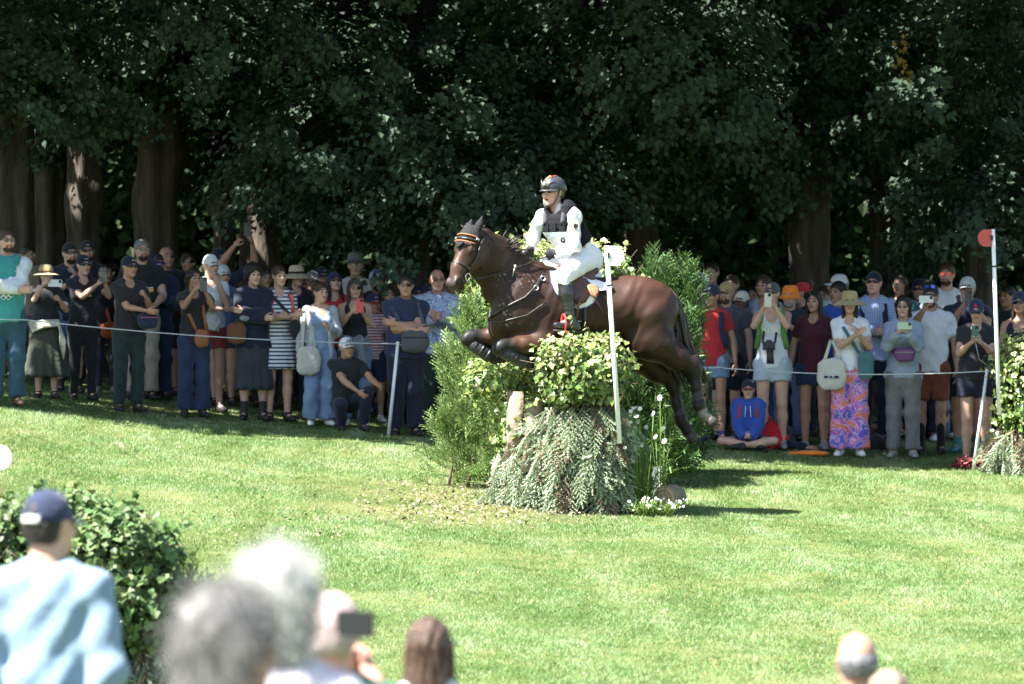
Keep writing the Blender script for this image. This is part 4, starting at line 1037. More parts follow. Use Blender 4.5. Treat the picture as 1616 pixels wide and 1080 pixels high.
pad = empty('saddle_pad', HS(890, 460, .25), 0, label='white saddle pad with a navy piped edge', cat='saddle pad')
out = [(860, 428), (857, 445), (861, 462), (870, 475), (884, 486), (892, 489), (906, 487), (917, 481), (925, 471), (931, 460), (945, 459), (953, 455), (951, 449), (944, 446), (930, 441), (905, 436), (880, 428)]
shell(out, .012, pad_m, 'pad', pad, .012, (navy_trim, .006))
b = MB(); b.tube([HS(855, 427, .02), HS(880, 436, .02), HS(915, 441, .02), HS(950, 444, .02)], [(.05, .10), (.045, .1), (.045, .1), (.03, .08)], 12); o = b.build('pad_ridge', pad_m, pad); o.location = -A_(pad.location)
sad = empty('saddle', HS(900, 440, .1), 0, label='brown leather jumping saddle under the rider', cat='saddle')
def slink(b, name, m, smooth=True): o = b.build(name, m, sad, smooth); o.location = -A_(sad.location); return o
shell([(872, 432), (869, 444), (873, 458), (882, 474), (893, 483), (905, 478), (914, 465), (918, 450), (912, 440), (895, 434)], .03, tan_l, 'flap', sad, .035)
shell([(908, 450), (914, 466), (920, 471), (927, 462), (929, 454), (920, 449)], .02, tan_2, 'knee_panel', sad, .05)
V_, Q_ = blob([ecap(HS(886, 430, .0), HS(905, 433, 0), (.10, .04), (.15, .045), S, .05), ecap(HS(905, 432, 0), HS(937, 428, 0), (.16, .05), (.15, .03), S, .05), cap(HS(937, 425, .09), HS(937, 425, -.09), .035, .035, .04),
               ell(HS(925, 443, .13), (.10, .07, .07), None, .03), ell(HS(925, 443, -.13), (.10, .07, .07), None, .03), cap(HS(876, 424, 0), HS(884, 428, 0), .035, .05, .03)], .014)
o = link('seat', raw_mesh('seat', V_, Q_, True, (tan_l,)), sad); o.location = -A_(sad.location)
for s in (.15, -.15):
    V_, Q_ = blob([ell(HS(932, 450, s), (.12, .06, .06), None, .03)], .014); o = link('fleece', raw_mesh('fleece', V_, Q_, True, (fleece,)), pad); o.location = -A_(pad.location)
# girth
g_ = [(905, y, S) for y in (486, 505, 525, 545)]; b = strap('g', g_, .02, blk); slink(b, 'girth', blk)
# stirrup leather and iron
fo = on_body([(HS(893, 470, 0), S)], .06)[0]; st_y = on_body([(HS(887, 505, 0), S)], .09)[0]
b = MB(); b.tube([fo, HS(890, 487, 0) + (st_y - HS(887, 505, 0)), st_y], [.010] * 3, 6); slink(b, 'stirrup_leather', tan_l)
red_p = mat('red_plastic', (.62, .045, .045), .4, .1)
ST = st_y
# ------------------------------------------------------------------ people: shared shapes
def skin(col, name): return mat('skin_' + name, col, .5, .12, 7, .08, 60, spec=.4)
SK = {'fair': (.50, .30, .215), 'tan': (.40, .215, .14), 'olive': (.32, .175, .11), 'brown': (.13, .07, .045), 'pink': (.55, .29, .22)}
SKM = {k: skin(v, k) for k, v in SK.items()}
LIPM = {k: mat('lip_' + k, (v[0] * .75, v[1] * .45, v[2] * .48), .45, .05) for k, v in SK.items()}
face_dark = mat('brow_and_eye', (.02, .015, .012), .5, .05)
eye_white = mat('eye_white', (.6, .58, .54), .3, .02)
_HC = {}
def head_shape(sex, h=.0085, mouth=False):
    key = (sex, h, mouth)
    if key in _HC: return _HC[key]
    w = {'m': 1.0, 'f': .93, 'c': .94}[sex]; j = {'m': 1.0, 'f': .86, 'c': .85}[sex]
    pr = [ell((0, .016, .030), (.077 * w, .096, .090)), ell((0, -.030, -.032), (.064 * w, .068, .086), None, .03), ell((0, -.048, -.082), (.046 * j, .042, .032), None, .025),
          ell((0, -.082, -.101), (.022 * j, .016, .015), None, .02), cap((0, -.094, .008), (0, -.114, -.026), .009, .0125 * (1.1 if sex == 'm' else .95), .012),
          ell((.011, -.104, -.030), (.009, .010, .008), None, .008), ell((-.011, -.104, -.030), (.009, .010, .008), None, .008),
          cap((-.036, -.085, .026), (.036, -.085, .026), .013 if sex == 'm' else .010, None, .02),
          ell((.046 * w, -.066, -.022), (.02, .02, .022), None, .02), ell((-.046 * w, -.066, -.022), (.02, .02, .022), None, .02),
          sub(ell((.032, -.104, .006), (.017, .014, .011)), .012), sub(ell((-.032, -.104, .006), (.017, .014, .011)), .012),
          ell((.032, -.080, .005), (.0145, .0145, .0115), None, .004), ell((-.032, -.080, .005), (.0145, .0145, .0115), None, .004),
          ell((0, -.096, -.055), (.023, .009, .0055), None, .006), ell((0, -.095, -.067), (.019, .009, .006), None, .006),
          cap((.078 * w, .012, .012), (.076 * w, .006, -.026), .013, .008, .008), cap((-.078 * w, .012, .012), (-.076 * w, .006, -.026), .013, .008, .008),
          cap((0, .02, -.06), (0, .036, -.19), .053 * (w if sex != 'c' else .8), .058 * (w if sex != 'c' else .8), .03)]
    if mouth: pr += [sub(ell((0, -.102, -.062), (.0115, .018, .008)), .005)]
    V, Q = blob(pr, h, None, 0, 1); c = V[Q].mean(1); fm = np.zeros(len(Q), int)
    ex = np.abs(np.abs(c[:, 0]) - .032)
    fm[(ex < .0145) & (np.abs(c[:, 2] - .005) < .0075) & (c[:, 1] < -.082)] = 1
    fm[(ex < .019) & (np.abs(c[:, 2] - .030 - .004 * (ex < .01)) < .0052) & (c[:, 1] < -.07)] = 1
    fm[(np.abs(c[:, 0]) < .024) & (np.abs(c[:, 2] + .061) < .0105) & (c[:, 1] < -.092)] = 2
    if mouth: fm[((c[:, 0] / .011) ** 2 + ((c[:, 2] + .062) / .0075) ** 2 < 1) & (c[:, 1] < -.06)] = 1
    _HC[key] = (V, Q, fm); return _HC[key]
def hair_shape(style, sex):
    key = ('hair', style, sex)
    if key in _HC: return _HC[key]
    w = {'m': 1.0, 'f': .95, 'c': .95}[sex]; face = sub(ell((0, -.105, -.035), (.066 * w, .062, .098)), .015); dz = lambda g: .003 * np.sin(g[..., 0] * 160) * np.sin(g[..., 2] * 60 + g[..., 1] * 90)
    base = [ell((0, .018, .036), (.086 * w, .106, .094))]
    ears = [sub(ell((.09 * w, .0, -.03), (.03, .035, .05)), .01), sub(ell((-.09 * w, .0, -.03), (.03, .035, .05)), .01)]
    h = .0095
    if style == 'short': pr = base + [ell((0, .05, -.02), (.074 * w, .068, .07)), face, ('cut', A_([0, 0, -.075]), A_([0, .15, -1.]))] + ears
    elif style == 'thin': pr = [ell((0, .03, .0), (.085 * w, .098, .072)), sub(ell((0, -.02, .085), (.062, .10, .075)), .02), face, ('cut', A_([0, 0, -.07]), A_([0, .15, -1.]))] + ears
    elif style == 'curly': pr = [ell((0, .018, .045), (.108, .122, .106)), ell((0, .05, -.02), (.1, .08, .08)), face]; dz = lambda g: .012 * np.sin(g[..., 0] * 75) * np.sin(g[..., 2] * 80 + 1) * np.sin(g[..., 1] * 70)
    elif style in ('long', 'longer'):
        L = -.27 if style == 'long' else -.40
        pr = base + [ecap((0, .05, .0), (0, .085, L), (.085 * w, .06), (.105, .035), (1, 0, 0), .04), cap((.074 * w, .0, .01), (.088, -.015, L * .8), .028, .022, .03), cap((-.074 * w, .0, .01), (-.088, -.015, L * .8), .028, .022, .03), sub(ell((0, -.11, -.03), (.070, .075, .112)), .015)]
        dz = lambda g: .004 * np.sin(g[..., 0] * 150 + 3 * np.sin(g[..., 2] * 14))
    elif style == 'bob': pr = [ell((0, .02, .036), (.088, .109, .097)), ecap((0, .05, .0), (0, .065, -.10), (.089, .06), (.088, .045), (1, 0, 0), .04), sub(ell((0, -.11, -.035), (.072, .082, .112)), .015)]; dz = lambda g: .006 * np.sin(g[..., 0] * 90 + g[..., 1] * 40) * np.sin(g[..., 2] * 50)
    elif style == 'pony': pr = base + [ell((0, .05, -.02), (.076 * w, .066, .07)), cap((0, .11, .03), (.03, .15, -.14), .032, .02, .03), face] + ears
    else: raise KeyError(style)
    pr2 = [q for q in pr if q[0] != 'sub'] ; pr2 = [q for q in pr2 if q[0] != 'cut'] + [q for q in pr if q[0] in ('sub', 'cut')]
    V, Q = blob(pr2, h, dz, 0, 1); _HC[key] = (V, Q); return _HC[key]
def beard_shape():
    if 'beard' in _HC: return _HC['beard']
    pr = [ell((0, -.044, -.075), (.056, .054, .046), None, .02), ell((0, -.078, -.098), (.028, .02, .02), None, .02), cap((-.025, -.092, -.046), (.025, -.092, -.046), .010, None, .01), sub(ell((0, -.11, -.062), (.018, .02, .008)), .004), sub(ell((0, -.06, -.0), (.09, .1, .048)), .008)]
    _HC['beard'] = blob(pr, .008); return _HC['beard']
def hand_shape(pose, h=.006):
    key = ('hand', pose, h)
    if key in _HC: return _HC[key]
    curl = {'flat': (4, 6, 4), 'relaxed': (18, 24, 18), 'grip': (48, 62, 40), 'fist': (75, 85, 50)}[pose]
    pr = [ecap((-.02, 0, 0), (.02, .0, 0), (.018, .026), (.016, .032), (0, 0, 1), .02), ecap((.015, 0, 0), (.085, 0, -.002), (.016, .034), (.013, .040), (0, 0, 1), .015)]
    for i, (y, L) in enumerate(((.031, .068), (.0105, .077), (-.0105, .072), (-.030, .056))):
        p = A_([.085, y, -.002]); a = 0; d0_ = A_([1, y * 1.2, 0]); seg = (.45, .31, .24); r = .0088 if i < 3 else .0076
        for sgm, cu in zip(seg, curl):
            a += math.radians(cu + 3 * i); q = p + nz(A_([math.cos(a), d0_[1] * .8, -math.sin(a)])) * L * sgm; pr.append(cap(p, q, r, r * .88, .004)); r *= .9; p = q
    t0 = A_([.012, .028, -.004]); t1 = t0 + A_([.030, .026, -.012]); t2 = t1 + (A_([.034, .012, -.014]) if pose != 'fist' else A_([.022, -.022, -.024]))
    pr += [cap(t0, t1, .0135, .0105, .012), cap(t1, t2, .0102, .0085, .004)]
    _HC[key] = blob(pr, h, None, 0, 1); return _HC[key]
def hand_frame(fwd, palm):
    x = nz(fwd); z = -nz(palm); z = nz(z - x * (z @ x)); y = np.cross(z, x); return np.stack([x, y, z], 1)
def add_hand(parts, wrist, fwd, palm, right, pose, s=1.0, h=.006):
    """right: the hand whose thumb lies towards +y of the frame; mirrored otherwise"""
    V, Q = hand_shape(pose, h); R = hand_frame(fwd, palm); V = V.copy()
    if not right: V[:, 1] *= -1; Q = Q[:, ::-1]
    parts.append((wrist + (V * s) @ R.T, Q))
def ik(S, T, l1, l2, pole):
    S = A_(S); T = A_(T); d = T - S; L = np.linalg.norm(d); L2 = min(max(L, abs(l1 - l2) + .01), l1 + l2 - .005); d = d / L; T = S + d * L2
    a = (l1 * l1 - l2 * l2 + L2 * L2) / (2 * L2); hgt = math.sqrt(max(l1 * l1 - a * a, 0)); p = nz(pole); p = nz(p - d * (p @ d)); return S + d * a + p * hgt, T
def rotz(a): c, s = math.cos(a), math.sin(a); return A_([[c, -s, 0], [s, c, 0], [0, 0, 1.]])
def rotx(a): c, s = math.cos(a), math.sin(a); return A_([[1, 0, 0], [0, c, -s], [0, s, c]])
def roty(a): c, s = math.cos(a), math.sin(a); return A_([[c, 0, s], [0, 1, 0], [-s, 0, c]])

# hats in head space (face towards -y, head centre at the origin)
def cap_shape(backwards=False):
    b = MB(); prof = [(.0905 * math.cos(t) ** .8 if t < 1.5 else .001, .024 + .105 * math.sin(t)) for t in np.linspace(0, 1.5708, 8)]
    b.lathe([(.087, .018)] + prof, (0, .014, 0), 22, .95, 1.14); crown = b
    br = MB(); nu, nv = 11, 5; V = []
    for j in range(nv):
        for i in range(nu):
            a = -1.05 + 2.1 * i / (nu - 1); v = j / (nv - 1); x = math.sin(a) * (.087 + .004 * v); y0 = .014 - math.cos(a) * .101; y = y0 - v * .072 * math.cos(a) ** .7
            V.append([x, y, .030 - .012 * v - .020 * (x / .08) ** 2 * (.4 + .6 * v)])
    V = A_(V); k = len(V); V = np.concatenate([V, V - A_([0, 0, .004])]); q = []
    for j in range(nv - 1):
        for i in range(nu - 1): a0_ = j * nu + i; q += [[a0_, a0_ + 1, a0_ + nu + 1, a0_ + nu], [k + a0_ + nu, k + a0_ + nu + 1, k + a0_ + 1, k + a0_]]
    for i in range(nu - 1): a0_ = (nv - 1) * nu + i; q.append([a0_, a0_ + 1, k + a0_ + 1, k + a0_])
    br.add(V, q); bt = MB(); bt.lathe([(.001, .132), (.008, .131), (.009, .127)], (0, .014, 0), 8)
    return crown, br, bt
def hat_shape(kind):
    R_, dr, top, rad = {'straw': (.165, .02, .14, .094), 'floppy': (.20, .055, .135, .094), 'wide': (.185, -.01, .155, .094), 'bucket': (.135, .045, .13, .094)}[kind]
    b = MB(); b.lathe([(.001, top - .004), (rad * .55, top), (rad * .82, top - .012), (rad * .95, top - .045), (rad * 1.0, .03)], (0, .014, 0), 26, .97, 1.1)
    r = MB(); n = 6; b_ = [(rad * .98 + (R_ - rad) * t, .032 - dr * t ** 1.4) for t in np.linspace(0, 1, n)]; r.lathe(b_ + [(R_ + .001, b_[-1][1] - .004)] + [(x, z - .005) for x, z in b_[::-1]], (0, .014, 0), 28, .98, 1.08)
    bd = MB(); bd.lathe([(rad * 1.015, .033), (rad * 1.02, .058)], (0, .014, 0), 26, .97, 1.1)
    return b, r, bd
def glasses_shape():
    l = MB()
    for s in (1, -1):
        a = np.linspace(0, 2 * np.pi, 15)[:-1]; l.plate([(.0235 * np.sign(math.cos(t)) * abs(math.cos(t)) ** .7, .0175 * np.sign(math.sin(t)) * abs(math.sin(t)) ** .8) for t in a], .005, (A_([.032 * s, -.104 + .0, .006]), nz(A_([1, .18 * s, 0])), A_([0, 0, 1])))
    f = MB(); f.tube([(-.01, -.106, .012), (0, -.108, .014), (.01, -.106, .012)], .0022, 5)
    for s in (1, -1): f.tube([(.054 * s, -.100, .012), (.078 * s, -.04, .012), (.083 * s, .012, .008)], .0022, 5)
    return l, f
def frames_shape():
    f = MB()
    for s in (1, -1):
        a = np.linspace(0, 2 * np.pi, 15); f.tube([(.032 * s + .0225 * math.cos(t), -.105, .004 + .0165 * math.sin(t)) for t in a], .0018, 5); f.tube([(.054 * s, -.100, .012), (.078 * s, -.04, .012), (.083 * s, .012, .008)], .0018, 5)
    f.tube([(-.01, -.106, .010), (.01, -.106, .010)], .0018, 5); return f
_caps = cap_shape(); _hats = {k: hat_shape(k) for k in ('straw', 'floppy', 'wide', 'bucket')}; _gl = glasses_shape(); _fr = frames_shape()
lens_dark = mat('dark_lens', (.008, .009, .011), .08, 0, spec=.8); lens_blue = mat('blue_mirror_lens', (.03, .08, .55), .1, 0, spec=.8, metal=.5); lens_red = mat('red_mirror_lens', (.7, .05, .04), .1, 0, spec=.8, metal=.3)
frame_m = mat('glasses_frame', (.02, .02, .02), .3, 0)
def xf(b, R, t, s=1.0):
    o = MB(); o.Fq, o.Ft, o.n = b.Fq, b.Ft, b.n; o.V = [(np.concatenate(b.V) * s) @ R.T + t]; return o

# cloth
def cloth(name, col, bump=.5, var=.16, rough=.88, scale=26): return mat('cloth_' + name, col, rough, var, 5, bump, scale, spec=.2, sheen=.15)
def shade_tex(name, build, rough=.85):
    m = mat('cloth_' + name, (.5, .5, .5), rough, 0, 5, .4, 26, spec=.2); b, N, L = col_chain(m); tc = [n for n in N if n.type == 'TEX_COORD'][0]
    L.new(build(N, L, tc.outputs['Object']), b.inputs['Base Color']); return m
def ramp_node(N, L, src, stops, const=False):
    r = N.new('ShaderNodeValToRGB'); e = r.color_ramp.elements
    while len(e) < len(stops): e.new(.5)
    for q, (p, c) in zip(e, stops): q.position = p; q.color = (*c, 1)
    if const: r.color_ramp.interpolation = 'CONSTANT'
    L.new(src, r.inputs[0]); return r.outputs[0]
def stripes_tex(a, b, scale, direction='Z', frac=.35):
    def f(N, L, v):
        w = N.new('ShaderNodeTexWave'); w.bands_direction = direction; w.inputs['Scale'].default_value = scale; w.inputs['Distortion'].default_value = .4; w.inputs['Detail Scale'].default_value = .6
        L.new(v, w.inputs['Vector']); return ramp_node(N, L, w.outputs['Fac'], [(0, a), (frac, a), (frac + .15, b), (1, b)])
    return f
def plaid_tex(base, line):
    def f(N, L, v):
        o = []
        for ax in ('X', 'Z'):
            w = N.new('ShaderNodeTexWave'); w.bands_direction = ax; w.inputs['Scale'].default_value = 12; L.new(v, w.inputs['Vector']); o.append(ramp_node(N, L, w.outputs['Fac'], [(0, line), (.25, line), (.4, base), (1, base)]))
        x = N.new('ShaderNodeMix'); x.data_type = 'RGBA'; x.blend_type = 'MULTIPLY'; x.inputs[0].default_value = 1; L.new(o[0], x.inputs[6]); L.new(o[1], x.inputs[7]); return x.outputs[2]
    return f
def blotch_tex(stops, scale, dist=1.5):
    def f(N, L, v):
        n = N.new('ShaderNodeTexNoise'); n.inputs['Scale'].default_value = scale; n.inputs['Detail'].default_value = 3; n.inputs['Distortion'].default_value = dist; L.new(v, n.inputs['Vector']); return ramp_node(N, L, n.outputs['Fac'], stops)
    return f
fold = lambda a: (lambda g: a * (np.sin(g[..., 2] * 34 + g[..., 0] * 22 + 3 * np.sin(g[..., 0] * 9 + g[..., 1] * 7)) * .6 + np.sin(g[..., 0] * 41 - g[..., 2] * 19 + g[..., 1] * 23) * .5))

ARM = {  # wrist targets for a 1.75 m person facing -y; x > 0 is photo right
    'down': (.27, -.02, .86), 'phone': (.055, -.36, 1.50), 'phonelow': (.055, -.36, 1.36), 'clasp': (.035, -.33, 1.28), 'chest': (.06, -.27, 1.20), 'crossu': (-.13, -.20, 1.22), 'crossd': (-.10, -.23, 1.15),
    'mouth': (.03, -.235, 1.44), 'hip': (.23, -.06, 1.02), 'front': (.12, -.25, 1.02), 'up': (.10, -.16, 1.98), 'eat': (.09, -.33, 1.28), 'lap': (.05, -.26, .98), 'bag': (.20, -.18, 1.06)}
OBJ = []
def person(px, top, d, label, sex='m', yaw=0, hy=0, pitch=0, aL='down', aR='down', shirt=('tee', None), legs=('trousers', None), shoes=None, hair=('short', (.03, .02, .014)),
           hat=None, gl=None, build=1.0, sk='fair', beard=None, pose='stand', H=None, hatlift=None, foot=None, hL=None, hR=None, group='spectators behind the rope', lean=0, h=.019, stance=0, bust=None, hh=.0085, pL=None, pR=None, mouth=False):
    base = G(px, d) if foot is None else A_(foot, float)
    lift = hatlift if hatlift is not None else (0 if hat is None else .022 if hat[0] == 'cap' else .035)
    ztop = CZ + (540 - top) * d / F - lift; dzp = {'stand': 0, 'squat': -.56, 'sit': -.80, 'kneel': -.50}[pose]
    if H is None: H = (ztop - base[2]) if pose == 'stand' else 1.7
    s = H / 1.75
    if pose != 'stand': s = (ztop - base[2]) / (1.75 + dzp)
    R = rotz(math.radians(yaw)); root = empty('person', base, 0, label=label, cat='person', group=group)
    f = sex == 'f'; c_ = sex == 'c'; b = build; D = A_([0, -lean * .5, dzp])
    sw = {'m': .185, 'f': .155, 'c': .15}[sex] * (.6 + .4 * b); hipw = .095
    up = []      # torso
    wa, hi, ch = {'m': (.150, .160, .178), 'f': (.122, .166, .142), 'c': (.125, .14, .14)}[sex]; dp = {'m': .112, 'f': .10, 'c': .092}[sex] * (.35 + .65 * b)
    wa, hi, ch = wa * b, hi * b, ch * (.5 + .5 * b)
    T0, T1, T2 = A_([0, 0, .91]) + A_([0, 0, dzp]), A_([0, -.25 * lean, 1.10]) + A_([0, 0, dzp]), A_([0, -.8 * lean - .005, 1.36]) + A_([0, 0, dzp])
    tors = [ecap(T0, T1, (hi, dp * 1.02), (wa, dp * .95)), ecap(T1, T2, (wa, dp * .95), (ch, dp * 1.02))]
    Ls = A_([0, -lean, dzp])
    shl = [cap(Ls + A_([-sw * .85, .01, 1.408]), Ls + A_([sw * .85, .01, 1.408]), .050 if not f else .043, None, .05), cap(Ls + A_([-.07, .02, 1.45]), Ls + A_([.07, .02, 1.45]), .045, None, .05)]
    bst = (f if bust is None else bust)
    if bst: tors += [ell(Ls + A_([.068, -.082, 1.275]), (.066, .058, .066), None, .04), ell(Ls + A_([-.068, -.082, 1.275]), (.066, .058, .066), None, .04)]
    if b > 1.12: tors += [ell(Ls * .6 + A_([0, -.055, 1.06 + dzp * .4]), (.14 * b, .10 * b, .14), None, .06)]
    # legs
    lg = {}
    for sd in (-1, 1):
        hip_ = A_([hipw * sd, 0, .90 + dzp])
        if pose == 'stand': kn = A_([(.10 + stance) * sd, -.015, .49]); an = A_([(.105 + stance * 1.4) * sd, .02, .09]); toe = an + A_([.03 * sd, -.155, -.062])
        elif pose == 'squat': kn = A_([.17 * sd + .05, -.30 if sd < 0 else -.36, .34 if sd < 0 else .50]); an = A_([.12 * sd + .06, -.05 if sd < 0 else -.22, .09]); toe = an + A_([.02 * sd, -.155, -.06])
        elif pose == 'kneel': kn = A_([.13 * sd, -.35, .1 if sd < 0 else .47]); an = A_([.12 * sd, .05 if sd < 0 else -.28, .09]); toe = an + A_([0, -.15, -.06])
        else: kn = A_([.36 * sd, -.22, .13]); an = A_([-.06 * sd, -.34 - .04 * sd, .07]); toe = an + A_([-.14 * sd, -.03, -.02])
        lg[sd] = (hip_, kn, an, toe)
    lb = (.6 + .4 * b) * (.92 if c_ else 1)
    leg_pr = []
    for sd in (-1, 1):
        h_, k_, a_, t_ = lg[sd]; cf = k_ + (a_ - k_) * .35 + A_([0, .015 if pose == 'stand' else 0, 0])
        leg_pr += [cap(h_, k_, .088 * lb, .055 * lb, .04), cap(k_, cf, .052 * lb, .055 * lb, .03), cap(cf, a_, .054 * lb, .036, .03), cap(a_ - A_([0, 0, .02]), t_, .034, .028, .02)]
    # arms
    l1, l2 = .285, .255; arms = {}; hands = []
    for sd, tg, hp_, pl in ((-1, aL, hL, pL), (1, aR, hR, pR)):
        Sh = Ls + A_([sw * sd, .01, 1.41]); tv = A_(ARM[tg] if isinstance(tg, str) else tg, float).copy()
        if isinstance(tg, str): tv[0] *= sd
        tv = tv + (Ls if not isinstance(tg, str) or tg not in ('down',) else A_([0, -lean, dzp]))
        up_ = isinstance(tg, str) and tg == 'up'
        pole = A_([.55 * sd, .35, -1.0]) if pl is None else A_(pl, float)
        if isinstance(tg, str) and tg.startswith('cross'): pole = A_([1.0 * sd, -.1, -.7])
        if up_: pole = A_([1.0 * sd, -.25, .2])
        E, W = ik(Sh, tv, l1, l2, pole); arms[sd] = (Sh, E, W); fw = nz(W - E)
        hp2 = hp_ or {'phone': 'grip', 'phonelow': 'grip', 'clasp': 'grip', 'mouth': 'fist', 'eat': 'grip', 'chest': 'grip', 'up': 'grip', 'lap': 'grip', 'front': 'relaxed', 'hip': 'relaxed', 'bag': 'grip'}.get(tg if isinstance(tg, str) else '', 'relaxed')
        if tg in ('phone', 'phonelow', 'clasp', 'chest', 'lap', 'eat'): fw = nz(fw * .5 + A_([-.45 * sd, -.25, .55])); palm = A_([-sd * .8, .5, 0])
        elif up_: fw = nz(A_([-.2 * sd, -.15, 1])); palm = A_([-sd, .2, 0])
        elif tg == 'mouth': fw = nz(A_([-.3 * sd, .3, .8])); palm = A_([-.3 * sd, 1, 0])
        elif isinstance(tg, str) and tg.startswith('cross'): fw = nz(fw + A_([-.2 * sd, .2, .1])); palm = A_([0, 1., 0])
        else: palm = A_([-sd, .25, 0])
        rt = (np.cross(A_([0, 0, 1.]), A_([0, 1., 0])) @ A_([1., 0, 0])) < 0
        # thumb side: up / forward
        Rf = hand_frame(fw, palm); want = A_([0, -.6, .8]) if tg != 'down' else A_([0, -1., 0]); right = (Rf[:, 1] @ want) > 0
        add_hand(hands, W + fw * .012, fw, palm, right, hp2, .97 if not f else .88, .0068 if hh > .008 else .0055)
    ab = (.65 + .35 * b) * (.84 if f or c_ else 1)
    arm_pr = []
    for sd in (-1, 1):
        Sh, E, W = arms[sd]; m = E + (W - E) * .3; arm_pr += [cap(Sh, E, .054 * ab, .043 * ab, .03), cap(E, m, .042 * ab, .043 * ab, .02), cap(m, W, .043 * ab, .027 * max(ab, .9), .02)]
    NB = Ls + A_([0, .02, 1.43]); HC = Ls + A_([0, -.012, 1.625]); neck = [cap(NB, HC - A_([0, -.02, .05]), .055 if sex == 'm' else .045, .05 if sex == 'm' else .042, .03)]
    # head (head a little larger in small people)
    hs = 1.0 / s * (.5 + .5 * s) * (1.0 if sex != 'f' else .965)
    HR = rotz(math.radians(hy)) @ rotx(math.radians(-pitch))
    hcen = A_([0, -lean, 1.75 + dzp - .118 * hs]) + A_([0, -.018, 0])
    bodyp = tors + shl + neck + arm_pr + leg_pr
    V, Q = blob(bodyp, h, None, 0, 1); parts = [(V, Q, np.zeros(len(Q), int))]
    hv, hq, hm = head_shape(sex, hh, mouth); parts.append((hcen + (hv * hs) @ HR.T, hq, hm))
    parts += [(v, q, np.zeros(len(q), int)) for v, q in hands]
    n = 0; VV, QQ, MM = [], [], []
    for v, q, m_ in parts: VV.append(v); QQ.append(q + n); MM.append(m_); n += len(v)
    tf = lambda v: (np.asarray(v) * s) @ R.T
    skn = SKM[sk] if isinstance(sk, str) else sk
    link('body', raw_mesh('person_body', tf(np.concatenate(VV)), np.concatenate(QQ), True, (skn, face_dark, LIPM.get(sk, face_dark)), np.concatenate(MM)), root)
    # clothes
    def garment(name, prims, m_, infl, fa, hh_=None): 
        v, q = blob(prims, hh_ or h * .95, fold(fa) if fa else None, infl, 1); return link(name, raw_mesh(name, tf(v), q, True, (m_,)), root)
    kind, sm = shirt[0], shirt[1]; hem = shirt[2] if len(shirt) > 2 else .86; hem += dzp
    infl = {'tee': .013, 'polo': .014, 'long': .013, 'shirt': .02, 'tank': .008, 'jacket': .026, 'half': .016, 'hoodie': .034, 'crop': .009}[kind]
    sl = {'tee': .55, 'polo': .6, 'long': 2.0, 'shirt': 1.95, 'tank': 0, 'jacket': 1.95, 'half': .9, 'hoodie': 1.95, 'crop': .35}[kind]
    hemw = hi * 1.02 if kind not in ('jacket', 'hoodie', 'shirt') else hi * 1.06
    tp = [ecap(A_([0, 0, min(hem, .93 + dzp)]), T1, (hemw, dp * 1.06), (wa * 1.04, dp * 1.0), (1, 0, 0), .03, 2), *tors[1:]]
    if kind != 'tank': tp += [shl[0], shl[1]]
    else:
        tp += [cap(Ls + A_([q * .085, -.06, 1.36]), Ls + A_([q * .09, .01, 1.455]), .030, .022, .02) for q in (-1, 1)] + [cap(Ls + A_([q * .085, .07, 1.36]), Ls + A_([q * .09, .01, 1.455]), .030, .022, .02) for q in (-1, 1)]
    for sd in (-1, 1):
        Sh, E, W = arms[sd]; big = 1.0 if kind not in ('jacket', 'hoodie') else 1.12
        if sl >= 1: tp += [cap(Sh, E, .056 * ab * big, .048 * ab * big, .03), cap(E, E + (W - E) * min(sl - 1, .97), .048 * ab * big, .036 * big, .03, True)]
        elif sl > 0: tp += [cap(Sh, Sh + (E - Sh) * sl, .050 * ab, .051 * ab, .03, True)]
    tp.append(sub(cap(NB + A_([0, -.02, .075]), HC, .058 if sex == 'm' else .056, .05), .012))
    if kind in ('tank',): tp.append(sub(ell(Ls + A_([0, -.1, 1.42]), (.065, .12, .085)), .01))
    elif f and kind in ('tee', 'crop'): tp.append(sub(ell(Ls + A_([0, -.09, 1.455]), (.06, .08, .05)), .01))
    if sm is not None: garment('shirt' if kind not in ('jacket', 'hoodie') else 'jacket', tp, sm, infl, .008 if kind != 'tank' else .002)
    lk, lm = legs[0], legs[1]
    if lk != 'none' and lm is not None:
        pel = [ecap(A_([0, 0, .83 + dzp]), A_([0, 0, 1.0 + dzp]), (hi * .99, dp * 1.0), (wa * 1.06, dp * .98), (1, 0, 0), .04)]
        if pose != 'stand': pel = [ell(A_([0, 0, .92 + dzp]), (hi * 1.05, dp * 1.2, .13), None, .05)]
        lp = list(pel); nm = 'trousers'
        wide = {'trousers': (1.12, .075, .070), 'jeans': (1.08, .068, .062), 'leggings': (1.03, .056, .045), 'wide': (1.12, .086, .108), 'flare': (1.08, .072, .088), 'shorts': (1.14, .095, .10), 'short': (1.10, .10, .10)}.get(lk, (1.1, .07, .06))
        if lk in ('skirt', 'longskirt', 'dress', 'knee'):
            hz = {'skirt': .55, 'longskirt': .16, 'dress': .60, 'knee': .42}[lk] if len(legs) < 3 else legs[2]; fl = {'skirt': 1.2, 'longskirt': 1.55, 'dress': 1.28, 'knee': 1.3}[lk]
            lp = [ecap(A_([0, 0, 1.02]), A_([0, 0, .86]), (wa * 1.04, dp * 1.0), (hi * 1.04, dp * 1.1), (1, 0, 0), .04), ecap(A_([0, 0, .88]), A_([0, .0, hz]), (hi * 1.04, dp * 1.12), (hi * fl, dp * 1.25 * fl), (1, 0, 0), .04, 1)]; nm = 'skirt'
            v, q = blob(lp, h * .95, lambda g: .012 * np.sin(np.arctan2(g[..., 1], g[..., 0]) * 11) * sstep(.95, .3, g[..., 2]), .006, 1); link(nm, raw_mesh(nm, tf(v), q, True, (lm,)), root)
        else:
